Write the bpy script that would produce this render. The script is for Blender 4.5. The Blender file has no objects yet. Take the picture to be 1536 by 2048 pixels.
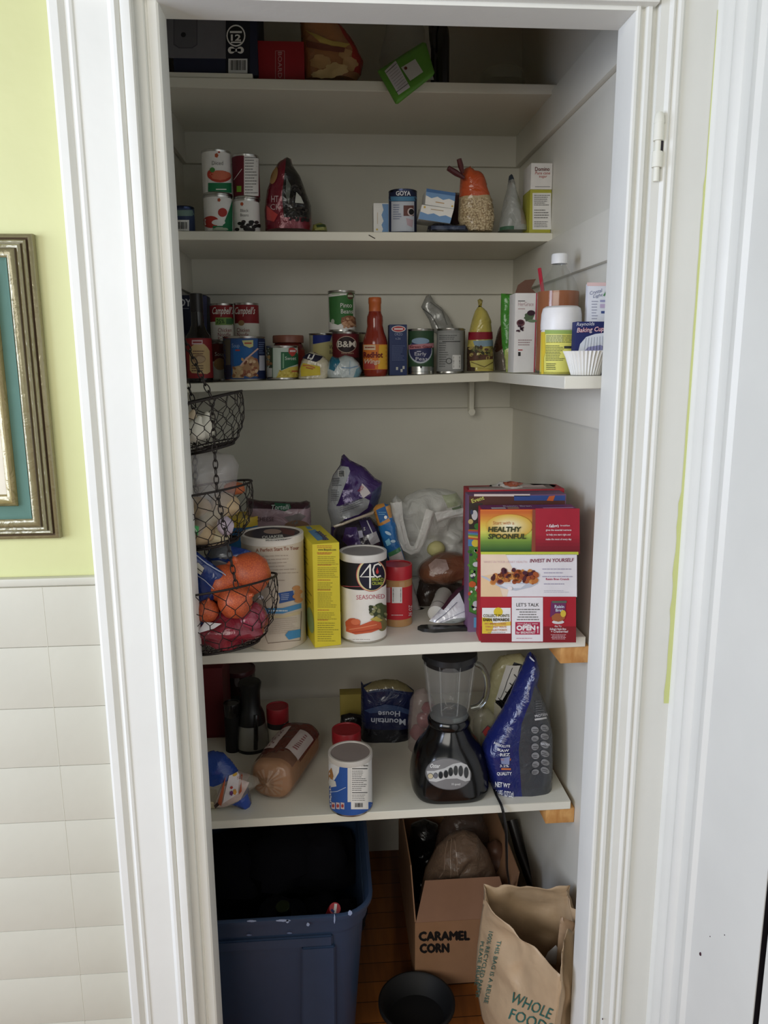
import bpy, bmesh, math, random
from mathutils import Vector, Matrix, geometry, noise
from math import sin, cos, pi, radians, sqrt, atan2, asin

SC = bpy.context.scene
COL = SC.collection

# ------------------------------------------------------------------ camera
CP, CY, CR, CF = radians(11.25), radians(4.21), radians(-0.39), 1520.0
CAM = Vector((0, 0, 1.57))
_f = Vector((sin(CY)*cos(CP), cos(CY)*cos(CP), -sin(CP)))
_rt = Vector((cos(CY), -sin(CY), 0)); _up = _rt.cross(_f)
_r = _rt*cos(CR) + _up*sin(CR); _u = _up*cos(CR) - _rt*sin(CR)
cd = bpy.data.cameras.new('camera'); cam = bpy.data.objects.new('camera', cd); COL.objects.link(cam)
cam.matrix_world = Matrix(((_r.x, _u.x, -_f.x, CAM.x), (_r.y, _u.y, -_f.y, CAM.y), (_r.z, _u.z, -_f.z, CAM.z), (0, 0, 0, 1)))
cd.sensor_fit = 'HORIZONTAL'; cd.sensor_width = 36.0; cd.lens = CF/1536*36.0
cd.clip_start = 0.05; cd.clip_end = 50
SC.camera = cam
# ------------------------------------------------------------------ world, lights, exposure
wd = bpy.data.worlds.new('world'); SC.world = wd; wd.use_nodes = True
wd.node_tree.nodes['Background'].inputs[0].default_value = (0.86, 0.94, 1.0, 1)
wd.node_tree.nodes['Background'].inputs[1].default_value = 0.16
def area(name, loc, tgt, sx, sy, power, col):
    l = bpy.data.lights.new(name, 'AREA'); l.shape = 'RECTANGLE'; l.size = sx; l.size_y = sy
    l.energy = power; l.color = col
    o = bpy.data.objects.new(name, l); COL.objects.link(o); o.location = loc
    o.rotation_euler = (Vector(tgt)-Vector(loc)).to_track_quat('-Z', 'Y').to_euler()
    return o
area('window_light_behind', (-1.35, -1.7, 2.15), (0.0, 1.5, 0.9), 2.3, 1.5, 57, (1.0, 0.965, 0.89))
area('window_light_left', (-2.1, 0.15, 1.55), (0.5, 1.35, 1.35), 1.1, 1.3, 60, (0.70, 0.79, 1.0))
SC.view_settings.view_transform = 'Standard'; SC.view_settings.look = 'None'
SC.view_settings.gamma = 1.0; SC.view_settings.use_curve_mapping = False
SC.view_settings.exposure = -0.13

# ------------------------------------------------------------------ pixel rays (photograph frame 1536x2048) to points
def ray(px, py): return _f + _r*((px-768)/CF) - _u*((py-1024)/CF)
def PY(px, py, Y): d = ray(px, py); return CAM + d*(Y/d.y)
def PX(px, py, X): d = ray(px, py); return CAM + d*(X/d.x)
def PZ(px, py, Z): d = ray(px, py); return CAM + d*((Z-CAM.z)/d.z)
def planefn(p0, n):
    p0 = Vector(p0); n = Vector(n).normalized()
    def fn(px, py, h):
        d = ray(px, py); return CAM + d*((p0-CAM).dot(n)/d.dot(n)) + n*h
    return fn
def cylfn(cx, cy, r, z0=-9, z1=9):
    def fn(px, py, h):
        d = ray(px, py); a = Vector((d.x, d.y)); o = Vector((-cx, -cy)); A = a.dot(a); B = a.dot(o)
        disc = B*B - A*(o.dot(o)-r*r)
        if disc <= 0: t = -B/A
        else: t = (-B-sqrt(disc))/A
        q = CAM + d*t; v = Vector((q.x-cx, q.y-cy)).normalized()*(r+h)
        return Vector((cx+v.x, cy+v.y, max(z0, min(z1, q.z))))
    return fn

# ------------------------------------------------------------------ materials (all procedural)
def lin(c): c = c/255.0; return c/12.92 if c <= 0.04045 else ((c+0.055)/1.055)**2.4
_M = {}
def M(rgb, kind='paper'):
    key = (tuple(rgb), kind)
    if key in _M: return _M[key]
    m = bpy.data.materials.new('%s_%02x%02x%02x' % ((kind,)+tuple(int(v) for v in rgb))); m.use_nodes = True
    nt = m.node_tree; b = nt.nodes['Principled BSDF']; N = nt.nodes; L = nt.links
    if kind not in ('paint',):
        gy = .3*rgb[0]+.59*rgb[1]+.11*rgb[2]; rgb = [(v*.86+gy*.14)*.98 for v in rgb]
    c = tuple(lin(v) for v in rgb)+(1,)
    m.diffuse_color = c
    P = dict(paper=(.6, 0, .35), print=(.45, 0, .5), paint=(.42, 0, .45), flat=(.8, 0, .2), foil=(.22, .15, .7), plastic=(.38, 0, .5), gloss=(.15, 0, .6),
             metal=(.28, 1, .5), steel=(.42, .85, .5), wood=(.55, 0, .4), film=(.22, 0, .6), skin=(.4, 0, .5), rust=(.6, .6, .5), matte=(.95, 0, .1))
    ro, me, sp = P.get(kind, (.5, 0, .5))
    b.inputs['Roughness'].default_value = ro; b.inputs['Metallic'].default_value = me
    b.inputs['Specular IOR Level'].default_value = sp
    tc = N.new('ShaderNodeTexCoord'); nz = N.new('ShaderNodeTexNoise')
    L.new(tc.outputs['Object'], nz.inputs['Vector'])
    nz.inputs['Scale'].default_value = 35 if kind != 'paint' else 7; nz.inputs['Detail'].default_value = 3
    mx = N.new('ShaderNodeMix'); mx.data_type = 'RGBA'; mx.blend_type = 'MULTIPLY'; mx.inputs[0].default_value = 1
    cr = N.new('ShaderNodeValToRGB'); lo = .93 if kind != 'paint' else .955
    cr.color_ramp.elements[0].position = .3; cr.color_ramp.elements[1].position = .7
    cr.color_ramp.elements[0].color = (lo, lo, lo, 1); cr.color_ramp.elements[1].color = (1, 1, 1, 1)
    L.new(nz.outputs['Fac'], cr.inputs[0]); mx.inputs[6].default_value = c; L.new(cr.outputs[0], mx.inputs[7])
    L.new(mx.outputs[2], b.inputs['Base Color'])
    if kind in ('film', 'clear', 'glass', 'frost'):
        b.inputs['Roughness'].default_value = {'film': .2, 'clear': .12, 'glass': .04, 'frost': .3}[kind]
    if kind == 'clear':
        b.inputs['Alpha'].default_value = .30; b.inputs['Specular IOR Level'].default_value = .9
    if kind == 'thin':
        b.inputs['Alpha'].default_value = .17; b.inputs['Specular IOR Level'].default_value = 1; b.inputs['Roughness'].default_value = .06
    if kind == 'frost':
        b.inputs['Alpha'].default_value = .62
    if kind in ('glass', 'liquid'):
        b.inputs['Transmission Weight'].default_value = 1; b.inputs['IOR'].default_value = 1.45 if kind == 'glass' else 1.34
        b.inputs['Roughness'].default_value = .02
    if kind in ('foil', 'film', 'clear', 'frost', 'kraft'):
        n2 = N.new('ShaderNodeTexNoise'); n2.inputs['Scale'].default_value = 28 if kind != 'kraft' else 16; n2.inputs['Detail'].default_value = 4
        n2.inputs['Distortion'].default_value = 1.2
        bp = N.new('ShaderNodeBump'); bp.inputs['Strength'].default_value = .5; bp.inputs['Distance'].default_value = {'kraft': .004, 'frost': .014, 'clear': .012, 'film': .009}.get(kind, .007)
        L.new(tc.outputs['Object'], n2.inputs['Vector']); L.new(n2.outputs['Fac'], bp.inputs['Height']); L.new(bp.outputs[0], b.inputs['Normal'])
    if kind == 'paint':
        bp = N.new('ShaderNodeBump'); bp.inputs['Strength'].default_value = .15; bp.inputs['Distance'].default_value = .002
        n2 = N.new('ShaderNodeTexNoise'); n2.inputs['Scale'].default_value = 60
        L.new(tc.outputs['Object'], n2.inputs['Vector']); L.new(n2.outputs['Fac'], bp.inputs['Height']); L.new(bp.outputs[0], b.inputs['Normal'])
    _M[key] = m
    return m
def wood_mat(name, a, bcol, scale=(1, 12, 12), rough=.5, plank=None, rough2=None):
    m = bpy.data.materials.new(name); m.use_nodes = True; nt = m.node_tree; N = nt.nodes; L = nt.links; b = N['Principled BSDF']
    tc = N.new('ShaderNodeTexCoord'); mp = N.new('ShaderNodeMapping'); mp.inputs['Scale'].default_value = scale
    L.new(tc.outputs['Object'], mp.inputs['Vector']); nz = N.new('ShaderNodeTexNoise'); nz.inputs['Scale'].default_value = 4
    nz.inputs['Detail'].default_value = 6; nz.inputs['Distortion'].default_value = .6; L.new(mp.outputs[0], nz.inputs['Vector'])
    cr = N.new('ShaderNodeValToRGB'); cr.color_ramp.elements[0].position = .35; cr.color_ramp.elements[1].position = .68
    cr.color_ramp.elements[0].color = tuple(lin(v) for v in a)+(1,); cr.color_ramp.elements[1].color = tuple(lin(v) for v in bcol)+(1,)
    L.new(nz.outputs['Fac'], cr.inputs[0]); L.new(cr.outputs[0], b.inputs['Base Color']); b.inputs['Roughness'].default_value = rough
    return m

# ------------------------------------------------------------------ mesh collector
def tagit(o, label=None, cat=None, group=None, kind=None):
    if label: o['label'] = label
    if cat: o['category'] = cat
    if group: o['group'] = group
    if kind: o['kind'] = kind
    return o
def thing(name, label, cat, loc, group=None):
    o = bpy.data.objects.new(name, None); COL.objects.link(o); o.location = loc; o.empty_display_size = .03
    return tagit(o, label, cat, group)
def fill(pts, step=None, extra=()):
    pts = [Vector((p[0], p[1])) for p in pts]
    if step:
        q = []
        for i, a in enumerate(pts):
            b = pts[(i+1) % len(pts)]; n = max(1, int(math.ceil((b-a).length/step)))
            for k in range(n): q.append(a.lerp(b, k/n))
        pts = q
    n = len(pts); vs = list(pts)
    if step:
        x0 = min(p.x for p in pts); x1 = max(p.x for p in pts); y0 = min(p.y for p in pts); y1 = max(p.y for p in pts)
        y = y0+step/2; row = 0
        while y < y1:
            x = x0+step*(.5 if row % 2 else .25)
            while x < x1:
                vs.append(Vector((x, y))); x += step
            y += step; row += 1
    r = geometry.delaunay_2d_cdt(vs, [], [list(range(n))], 1, 1e-7)
    return r[0], r[2]
_TX = {}
def text_mesh(s, bold=0.0, shear=0.0):
    k = (s, bold, shear)
    if k not in _TX:
        c = bpy.data.curves.new('lettering', 'FONT'); c.body = s; c.size = 1; c.resolution_u = 2; c.offset = bold; c.shear = shear
        o = bpy.data.objects.new('lettering', c); m = o.to_mesh()
        v = [(p.co.x, p.co.y) for p in m.vertices]; f = [tuple(p.vertices) for p in m.polygons]
        o.to_mesh_clear(); bpy.data.objects.remove(o); bpy.data.curves.remove(c)
        _TX[k] = (v, f)
    return _TX[k]
class MB:
    def __init__(s): s.V = []; s.F = []; s.I = []; s.mats = []; s.mi = {}
    def m(s, mat):
        if mat.name not in s.mi: s.mi[mat.name] = len(s.mats); s.mats.append(mat)
        return s.mi[mat.name]
    def add(s, vs, fs, mat):
        b = len(s.V); s.V += [tuple(v) for v in vs]; i = s.m(mat)
        for f in fs: s.F.append(tuple(b+k for k in f)); s.I.append(i)
    def poly(s, pts, mat): s.add(pts, [tuple(range(len(pts)))], mat)
    def box(s, x0, x1, y0, y1, z0, z1, mat, rot=0, piv=None):
        vs = [(x, y, z) for z in (z0, z1) for x, y in ((x0, y0), (x1, y0), (x1, y1), (x0, y1))]
        if rot:
            px, py = piv or ((x0+x1)/2, (y0+y1)/2); c, sn = cos(rot), sin(rot)
            vs = [(px+(x-px)*c-(y-py)*sn, py+(x-px)*sn+(y-py)*c, z) for x, y, z in vs]
        s.add(vs, [(3, 2, 1, 0), (4, 5, 6, 7), (0, 1, 5, 4), (1, 2, 6, 5), (2, 3, 7, 6), (3, 0, 4, 7)], mat)
    def bbox(s, x0, x1, y0, y1, z0, z1, mat, bev=.0015, rot=0, tilt=None):
        # bevelled box
        bm = bmesh.new(); bmesh.ops.create_cube(bm, size=1)
        bmesh.ops.scale(bm, vec=(x1-x0, y1-y0, z1-z0), verts=bm.verts)
        bmesh.ops.bevel(bm, geom=bm.edges[:], offset=bev, segments=2, affect='EDGES', profile=.6)
        mt = Matrix.Translation(((x0+x1)/2, (y0+y1)/2, (z0+z1)/2))
        if rot: mt = mt @ Matrix.Rotation(rot, 4, 'Z')
        if tilt: mt = mt @ tilt
        bm.transform(mt); s.bm(bm, mat)
    def bm(s, bm, mat):
        bm.verts.index_update(); s.add([v.co for v in bm.verts], [[v.index for v in f.verts] for f in bm.faces], mat); bm.free()
    def lathe(s, prof, mat, c=(0, 0, 0), n=40, mats=None, mtx=None, rf=None):
        vs = []; fs = []; c = Vector(c)
        for i, (r, z) in enumerate(prof):
            for k in range(n):
                a = 2*pi*k/n; rr = r*(rf(a, z, i) if rf else 1)
                v = Vector((rr*cos(a), rr*sin(a), z))
                if mtx: v = mtx @ v
                vs.append(v+c)
        for i in range(len(prof)-1):
            mm = mats[i] if mats else mat
            g = []
            for k in range(n):
                k2 = (k+1) % n; g.append((i*n+k, i*n+k2, (i+1)*n+k2, (i+1)*n+k))
            fs.append((g, mm))
        b = len(s.V); s.V += [tuple(v) for v in vs]
        for g, mm in fs:
            j = s.m(mm)
            for f in g: s.F.append(tuple(b+k for k in f)); s.I.append(j)
    def tube(s, pts, r, mat, n=6, closed=False):
        pts = [Vector(p) for p in pts]; N = len(pts); rr = r if isinstance(r, (list, tuple)) else [r]*N
        vs = []; up = Vector((.13, .27, .95)).normalized(); prev = None
        for i, p in enumerate(pts):
            t = (pts[(i+1) % N]-pts[i-1]) if closed else (pts[min(i+1, N-1)]-pts[max(i-1, 0)])
            if t.length < 1e-9: t = Vector((0, 0, 1))
            t.normalize()
            a = prev - t*prev.dot(t) if prev is not None else up - t*up.dot(t)
            if a.length < 1e-4: a = Vector((1, 0, 0)) - t*t.x
            a.normalize(); prev = a; b = t.cross(a)
            for k in range(n):
                th = 2*pi*k/n; vs.append(p + (a*cos(th)+b*sin(th))*rr[i])
        fs = []
        for i in range(N if closed else N-1):
            j = (i+1) % N
            for k in range(n): fs.append((i*n+k, i*n+(k+1) % n, j*n+(k+1) % n, j*n+k))
        if not closed: fs.append(tuple(range(n-1, -1, -1))); fs.append(tuple((N-1)*n+k for k in range(n)))
        s.add(vs, fs, mat)
    def ell(s, c, rx, ry, rz, mat, n=20, mm=12, nz=0, seed=0, rot=None):
        vs = []; fs = []
        for i in range(mm+1):
            t = pi*i/mm
            for k in range(n):
                a = 2*pi*k/n; d = Vector((sin(t)*cos(a), sin(t)*sin(a), cos(t)))
                k2 = 1 + (nz*noise.noise(d*1.7+Vector((seed, 3.1, .7))) if nz else 0)
                v = Vector((d.x*rx, d.y*ry, d.z*rz))*k2
                if rot: v = rot @ v
                vs.append(v+Vector(c))
        for i in range(mm):
            for k in range(n): fs.append((i*n+k, (i+1)*n+k, (i+1)*n+(k+1) % n, i*n+(k+1) % n))
        s.add(vs, fs, mat)
    def obj(s, name, parent=None, label=None, cat=None, group=None, kind=None, origin=None, smooth=True, ang=40, merge=True, solid=0):
        o0 = Vector(parent.location) if (parent is not None and parent.type == 'EMPTY') else (Vector(parent['_o']) if parent is not None else Vector(origin) if origin is not None else s.base())
        if origin is not None and parent is None: o0 = Vector(origin)
        me = bpy.data.meshes.new(name); me.from_pydata([tuple(Vector(v)-o0) for v in s.V], [], s.F)
        for mt in s.mats: me.materials.append(mt)
        me.polygons.foreach_set('material_index', s.I)
        if merge:
            bm = bmesh.new(); bm.from_mesh(me); bmesh.ops.remove_doubles(bm, verts=bm.verts, dist=1e-5)
            bmesh.ops.dissolve_degenerate(bm, edges=bm.edges, dist=1e-6); bmesh.ops.recalc_face_normals(bm, faces=bm.faces) if merge == 'n' else None
            bm.to_mesh(me); bm.free()
        if smooth:
            me.shade_smooth(); me.set_sharp_from_angle(angle=radians(ang))
        o = bpy.data.objects.new(name, me); COL.objects.link(o)
        if parent is not None: o.parent = parent
        else: o.location = o0
        o['_o'] = tuple(o0)
        if solid:
            md = o.modifiers.new('thickness', 'SOLIDIFY'); md.thickness = solid; md.offset = 0
        return tagit(o, label, cat, group, kind)
    def base(s):
        xs = [v[0] for v in s.V]; ys = [v[1] for v in s.V]; zs = [v[2] for v in s.V]
        return Vector(((min(xs)+max(xs))/2, (min(ys)+max(ys))/2, min(zs)))
class Art:
    """flat printing laid on a surface; coordinates are photograph pixels (flip) or metres"""
    H = .00035
    def __init__(s, mb, fn, step=12, flip=True): s.mb = mb; s.fn = fn; s.step = step; s.flip = flip; s.l = 1
    def put(s, vs, fs, mat, layer):
        h = s.H*(layer if layer is not None else s.l)
        s.mb.add([s.fn(v[0], v[1], h) for v in vs], [f if not s.flip else tuple(reversed(f)) for f in fs], mat)
    def poly(s, pts, mat, layer=None):
        v, f = fill(pts, s.step); s.put(v, f, mat, layer)
    def rect(s, x0, y0, x1, y1, mat, layer=None, rot=0):
        p = [(x0, y0), (x1, y0), (x1, y1), (x0, y1)]
        if rot: cx, cy = (x0+x1)/2, (y0+y1)/2; p = [(cx+(x-cx)*cos(rot)-(y-cy)*sin(rot), cy+(x-cx)*sin(rot)+(y-cy)*cos(rot)) for x, y in p]
        s.poly(p, mat, layer)
    def ell(s, cx, cy, rx, ry, mat, layer=None, n=24, rot=0, jag=0, seed=0):
        rnd = random.Random(seed); P = []
        for k in range(n):
            a = 2*pi*k/n; j = 1+jag*(rnd.random()-.5); x, y = rx*cos(a)*j, ry*sin(a)*j
            P.append((cx+x*cos(rot)-y*sin(rot), cy+x*sin(rot)+y*cos(rot)))
        s.poly(P, mat, layer)
    def stroke(s, pts, w, mat, layer=None):
        L = []; R = []
        for i, p in enumerate(pts):
            a = pts[max(0, i-1)]; b = pts[min(len(pts)-1, i+1)]; dx, dy = b[0]-a[0], b[1]-a[1]; l = math.hypot(dx, dy) or 1
            L.append((p[0]-dy/l*w/2, p[1]+dx/l*w/2)); R.append((p[0]+dy/l*w/2, p[1]-dx/l*w/2))
        s.poly(L+R[::-1], mat, layer)
    def heavy(s, t, x, y, h, mat, d=1.0, **k):
        for i, (a, b) in enumerate(((0, 0), (d, 0), (d/2, d*.5), (d/2, -d*.5))): kk = dict(k); kk['layer'] = k.get('layer', 1)+i*.2; s.text(t, x+a, y+b, h, mat, **kk)
    def text(s, t, x, y, h, mat, w=None, rot=0, bold=.01, shear=0, layer=None, mirror=False, skew=0):
        v, f = text_mesh(t, bold, shear)
        if not v: return
        x0 = min(p[0] for p in v); x1 = max(p[0] for p in v); k = h/.70
        kx = (w/(x1-x0)) if w else k
        sg = -1 if s.flip else 1; c, sn = cos(rot), sin(rot); q = []
        for a, b in v:
            a = (a-x0)*kx*(-1 if mirror else 1); b = b*k*sg + a*skew
            q.append((x+a*c-b*sn, y+a*sn+b*c))
        bm = bmesh.new(); vv = [bm.verts.new((a, b, 0)) for a, b in q]
        for g in f:
            try: bm.faces.new([vv[i] for i in g])
            except ValueError: pass
        for _ in range(3 if s.step else 0):
            e = [e for e in bm.edges if e.calc_length() > s.step*1.2]
            if not e: break
            bmesh.ops.subdivide_edges(bm, edges=e, cuts=1); bmesh.ops.triangulate(bm, faces=bm.faces)
        bm.verts.index_update()
        s.put([(p.co.x, p.co.y) for p in bm.verts], [tuple(p.index for p in g.verts) for g in bm.faces], mat, layer if layer is not None else s.l+1); bm.free()
    def lines(s, x0, y0, x1, y1, n, mat, seed=0, th=.38, layer=None, align='l', slope=0):
        rnd = random.Random(seed); dy = (y1-y0)/n
        for i in range(n):
            y = y0+dy*(i+.3); W = (x1-x0)*rnd.uniform(.6, 1); xs = x0 if align == 'l' else (x0+x1-W)/2; x = xs
            while x < xs+W:
                w = min(rnd.uniform(.05, .16)*(x1-x0), xs+W-x)
                ys = y+slope*(x-x0)
                s.put([(x, ys), (x+w, ys+slope*w), (x+w, ys+slope*w+dy*th), (x, ys+dy*th)], [(0, 1, 2, 3)], mat, layer if layer is not None else s.l+1)
                x += w + .018*(x1-x0)
    def bars(s, x0, y0, x1, y1, mat=None, seed=3, vert=False, layer=None):
        rnd = random.Random(seed); s.rect(x0, y0, x1, y1, M((225, 225, 222)), layer if layer is not None else s.l+1); k = M((25, 25, 25))
        a, b = (x0, x1) if not vert else (y0, y1); t = a+.08*(b-a)
        while t < b-.08*(b-a):
            w = rnd.choice((.02, .035, .05))*(b-a)
            if not vert: s.put([(t, y0+.1*(y1-y0)), (t+w, y0+.1*(y1-y0)), (t+w, y0+.8*(y1-y0)), (t, y0+.8*(y1-y0))], [(0, 1, 2, 3)], k, (layer or s.l+1)+1)
            else: s.put([(x0+.1*(x1-x0), t), (x0+.9*(x1-x0), t), (x0+.9*(x1-x0), t+w), (x0+.1*(x1-x0), t+w)], [(0, 1, 2, 3)], k, (layer or s.l+1)+1)
            t += w+rnd.choice((.02, .03, .045))*(b-a)

def puff(mb, out, Y, thick, mat, regions=(), D=.025, wr=0.0, ws=22, seed=0, step=.008, back=.8, lean=0, open_py=None, pw=.5, front_fn=None):
    """a soft pack: outline in pixels on the upright plane at depth Y, swelling to front and back; returns px->surface for printing"""
    Yf = (lambda z: Y + lean*z) if lean else (lambda z: Y)
    def P2(px, py):
        p = PY(px, py, Y)
        if lean:
            z0 = PY(out[0][0], max(o[1] for o in out), Y).z
            for _ in range(3): p = PY(px, py, Y+lean*(p.z-z0))
        return p
    O3 = [P2(*p) for p in out]; O = [Vector((p.x, p.z)) for p in O3]
    zb = min(p.y for p in O)
    op = set()
    if open_py is not None:
        for i in range(len(out)):
            if out[i][1] >= open_py and out[(i+1) % len(out)][1] >= open_py: op.add(i)
    segs = [(O[i], O[(i+1) % len(O)]) for i in range(len(O)) if i not in op]
    def dist(p):
        best = 9
        for a, b in segs:
            ab = b-a; t = max(0, min(1, (p-a).dot(ab)/max(ab.dot(ab), 1e-12))); d = (p-(a+ab*t)).length
            if d < best: best = d
        return best
    sv = Vector((seed*3.7, seed*1.3, 0))
    def hh(x, z):
        p = Vector((x, z)); d = dist(p); t = min(1, d/D); h = thick*(1-(1-t)**2)**pw
        if wr:
            q = Vector((x*ws, z*ws, 0))+sv
            n = noise.noise(q)+.5*noise.noise(q*2.3)+ .8*(abs(noise.noise(q*1.4+Vector((5, 2, 1))))-.3)
            h += wr*n*min(1, d/(D*.35))
        return max(h, 0.0)
    def yb(z): return Y+lean*(z-zb)
    # triangulate
    q = []
    for i, a in enumerate(O):
        b = O[(i+1) % len(O)]; n = max(1, int(math.ceil((b-a).length/step)))
        for k in range(n): q.append(a.lerp(b, k/n))
    nb = len(q); vs = list(q); ed = []
    R = []
    for rp, rm in regions:
        r2 = [P2(*p) for p in rp]; r2 = [Vector((p.x, p.z)) for p in r2]; b0 = len(vs); rr = []
        for i, a in enumerate(r2):
            b = r2[(i+1) % len(r2)]; n = max(1, int(math.ceil((b-a).length/step)))
            for k in range(n): rr.append(a.lerp(b, k/n))
        vs += rr; ed += [(b0+i, b0+(i+1) % len(rr)) for i in range(len(rr))]; R.append((r2, rm))
    x0 = min(p.x for p in q); x1 = max(p.x for p in q); y0 = min(p.y for p in q); y1 = max(p.y for p in q)
    y = y0+step/2; row = 0
    while y < y1:
        x = x0+step*(.5 if row % 2 else .1)
        while x < x1: vs.append(Vector((x, y))); x += step
        y += step*.87; row += 1
    r = geometry.delaunay_2d_cdt(vs, ed, [list(range(nb))], 1, 1e-6)
    V, F = r[0], r[2]
    def inside(p, poly):
        c = False; j = len(poly)-1
        for i in range(len(poly)):
            a, b = poly[i], poly[j]
            if (a.y > p.y) != (b.y > p.y) and p.x < (b.x-a.x)*(p.y-a.y)/(b.y-a.y)+a.x: c = not c
            j = i
        return c
    H = [hh(v.x, v.y) for v in V]
    fv = [(v.x, yb(v.y)-h, v.y) for v, h in zip(V, H)]
    bv = [(v.x, yb(v.y)+h*back, v.y) for v, h in zip(V, H)]
    groups = {}
    cnt = {}
    for f in F:
        c = sum((V[i] for i in f), Vector((0, 0)))/len(f); mm = mat
        if not inside(c, O): continue
        for r2, rm in R:
            if inside(c, r2): mm = rm
        groups.setdefault(mm.name, (mm, []))[1].append(tuple(f))
        for i in range(len(f)):
            a, b = f[i], f[(i+1) % len(f)]; cnt[(a, b)] = cnt.get((a, b), 0)+1
    b0 = len(mb.V); mb.V += fv+bv; n = len(fv)
    for mm, fs in groups.values():
        i = mb.m(mm)
        for f in fs:
            mb.F.append(tuple(b0+k for k in f)); mb.I.append(i)
            mb.F.append(tuple(b0+n+k for k in reversed(f))); mb.I.append(i)
    i = mb.m(mat)
    for (a, b) in cnt:
        if (b, a) not in cnt and (H[a] > 1e-5 or H[b] > 1e-5): mb.F.append((b0+b, b0+a, b0+n+a, b0+n+b)); mb.I.append(i)
    def fn(px, py, h):
        p = P2(px, py); hv = hh(p.x, p.z); p = PY(px, py, yb(p.z)-hv); hv = hh(p.x, p.z)
        return Vector((p.x, yb(p.z)-hv-h*2.6-.0006, p.z))
    return fn
def extrude_profile(mb, pts, z0, z1, mat):
    vs = [(x, y, z) for z in (z0, z1) for x, y in pts]; n = len(pts)
    mb.add(vs, [(i, i+1, n+i+1, n+i) for i in range(n-1)], mat)

# ------------------------------------------------------------------ the setting
WHITE = M((208, 206, 190), 'paint'); TRIM = M((228, 228, 220), 'paint'); INW = M((216, 213, 200), 'paint'); SHELFW = M((224, 221, 206), 'paint')
GREEN = M((206, 207, 150), 'paint')
XL, XR, YB = -.372, .545, 2.215
def slab(name, b, mat, **k):
    mb = MB(); mb.box(*b, mat); return mb.obj(name, kind='structure', smooth=False, **k)
def struct(name, mb, **k): return mb.obj(name, kind='structure', **k)
slab('wall_back', (XL-.05, XR+.05, YB, YB+.06, 0, 2.55), INW)
slab('wall_closet_left', (XL-.06, XL, 1.31, YB, 0, 2.55), INW)
slab('wall_closet_right', (XR, XR+.06, 1.31, YB, 0, 2.55), INW)
slab('ceiling_closet', (XL-.06, XR+.06, 1.31, YB+.06, 2.55, 2.6), INW)
# cleats that carry the shelves
n = 0
for z0, z1 in ((2.09, 2.178), (1.753, 1.846), (1.435, 1.528)):
    for nm, b in (('trim_back', (XL, XR, YB-.015, YB, z0, z1)), ('trim_left', (XL, XL+.012, 1.31, YB-.015, z0, z1)), ('trim_right', (XR-.014, XR, 1.31, YB-.015, z0, z1))):
        if z0 < 1.5 and nm != 'trim_back': z1b = z1-.012
        else: z1b = z1
        mb = MB(); mb.bbox(*b[:4], z0, z1b, INW, bev=.002); n += 1; struct('trim_%d' % n, mb)
# front wall with the opening
XO0, XO1, ZO, YF0, YF1 = -.233, .4775, 2.086, 1.262, 1.31
mb = MB()
mb.box(-2.6, XO0-.02, YF0, YF1, 0, 2.6, GREEN); mb.box(XO1+.02, .62, YF0, YF1, 0, 2.6, TRIM); mb.box(XO0-.02, XO1+.02, YF0, YF1, ZO+.02, 2.6, GREEN)
struct('wall_front', mb, smooth=False)
mb = MB()
extrude_profile(mb, [(-.3885, 1.262), (-.3885, 1.243), (-.387, 1.238), (-.383, 1.236), (-.372, 1.236), (-.368, 1.239), (-.364, 1.243), (-.360, 1.241), (-.356, 1.237), (-.352, 1.238), (-.350, 1.240),
    (-.303, 1.240), (-.300, 1.237), (-.296, 1.231), (-.291, 1.230), (-.287, 1.233), (-.285, 1.236), (-.283, 1.232), (-.280, 1.231), (-.270, 1.231), (-.268, 1.233), (-.268, 1.252),
    (-.256, 1.252), (-.2545, 1.2535), (-.2535, 1.257), (-.251, 1.257), (-.249, 1.254), (-.237, 1.254), (-.234, 1.256), (-.233, 1.26), (-.233, 1.3105), (-.26, 1.3105)], 0, 2.13, TRIM)
struct('trim_left', mb, ang=25)
mb = MB()
extrude_profile(mb, [(.50, 1.3105), (.4775, 1.3105), (.4775, 1.244), (.4785, 1.241), (.481, 1.239), (.4845, 1.239), (.487, 1.242), (.489, 1.246), (.4925, 1.247), (.495, 1.243), (.4975, 1.239), (.503, 1.239), (.505, 1.243), (.506, 1.248), (.512, 1.248), (.514, 1.243), (.515, 1.236),
    (.528, 1.236), (.530, 1.233), (.533, 1.231), (.536, 1.232), (.538, 1.235), (.541, 1.233), (.544, 1.231), (.548, 1.231), (.551, 1.234), (.553, 1.237), (.604, 1.237)], 0, 2.6, TRIM)
struct('trim_right', mb, ang=25)
mb = MB()
mb.box(XO0-.002, XO1+.002, 1.240, 1.3105, ZO, ZO+.02, TRIM); mb.bbox(-.392, .51, 1.226, 1.262, ZO+.006, 2.22, TRIM, bev=.004)
struct('trim_top', mb)
# side wall with its door casing at the right edge of the view (comes towards the camera)
mb = MB()
extrude_profile(mb, [(.604, 1.237), (.6045, 1.229), (.607, 1.224), (.607, 1.219), (.602, 1.214), (.602, 1.206), (.604, 1.200), (.606, 1.192), (.607, 1.188), (.602, 1.180), (.600, 1.172),
    (.602, 1.165), (.609, 1.158), (.611, 1.150), (.611, 1.128), (.602, 1.120), (.598, 1.112), (.598, 1.100), (.604, 1.092)], 0, 2.6, TRIM)
struct('trim_corner', mb, ang=30)
slab('wall_side', (.604, .66, .9066, 1.095, 0, 2.6), TRIM)
slab('wall_side_gap_shade', (.6055, .66, .9052, .9066, 0, 2.1), M((24, 18, 22), 'flat'))  # added dark strip: shade of the door gap painted over the wall's end face
mb = MB(); mb.box(.6045, .64, -1.5, .892, .0, 2.1, TRIM); struct('door_1', mb, smooth=False)
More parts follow.
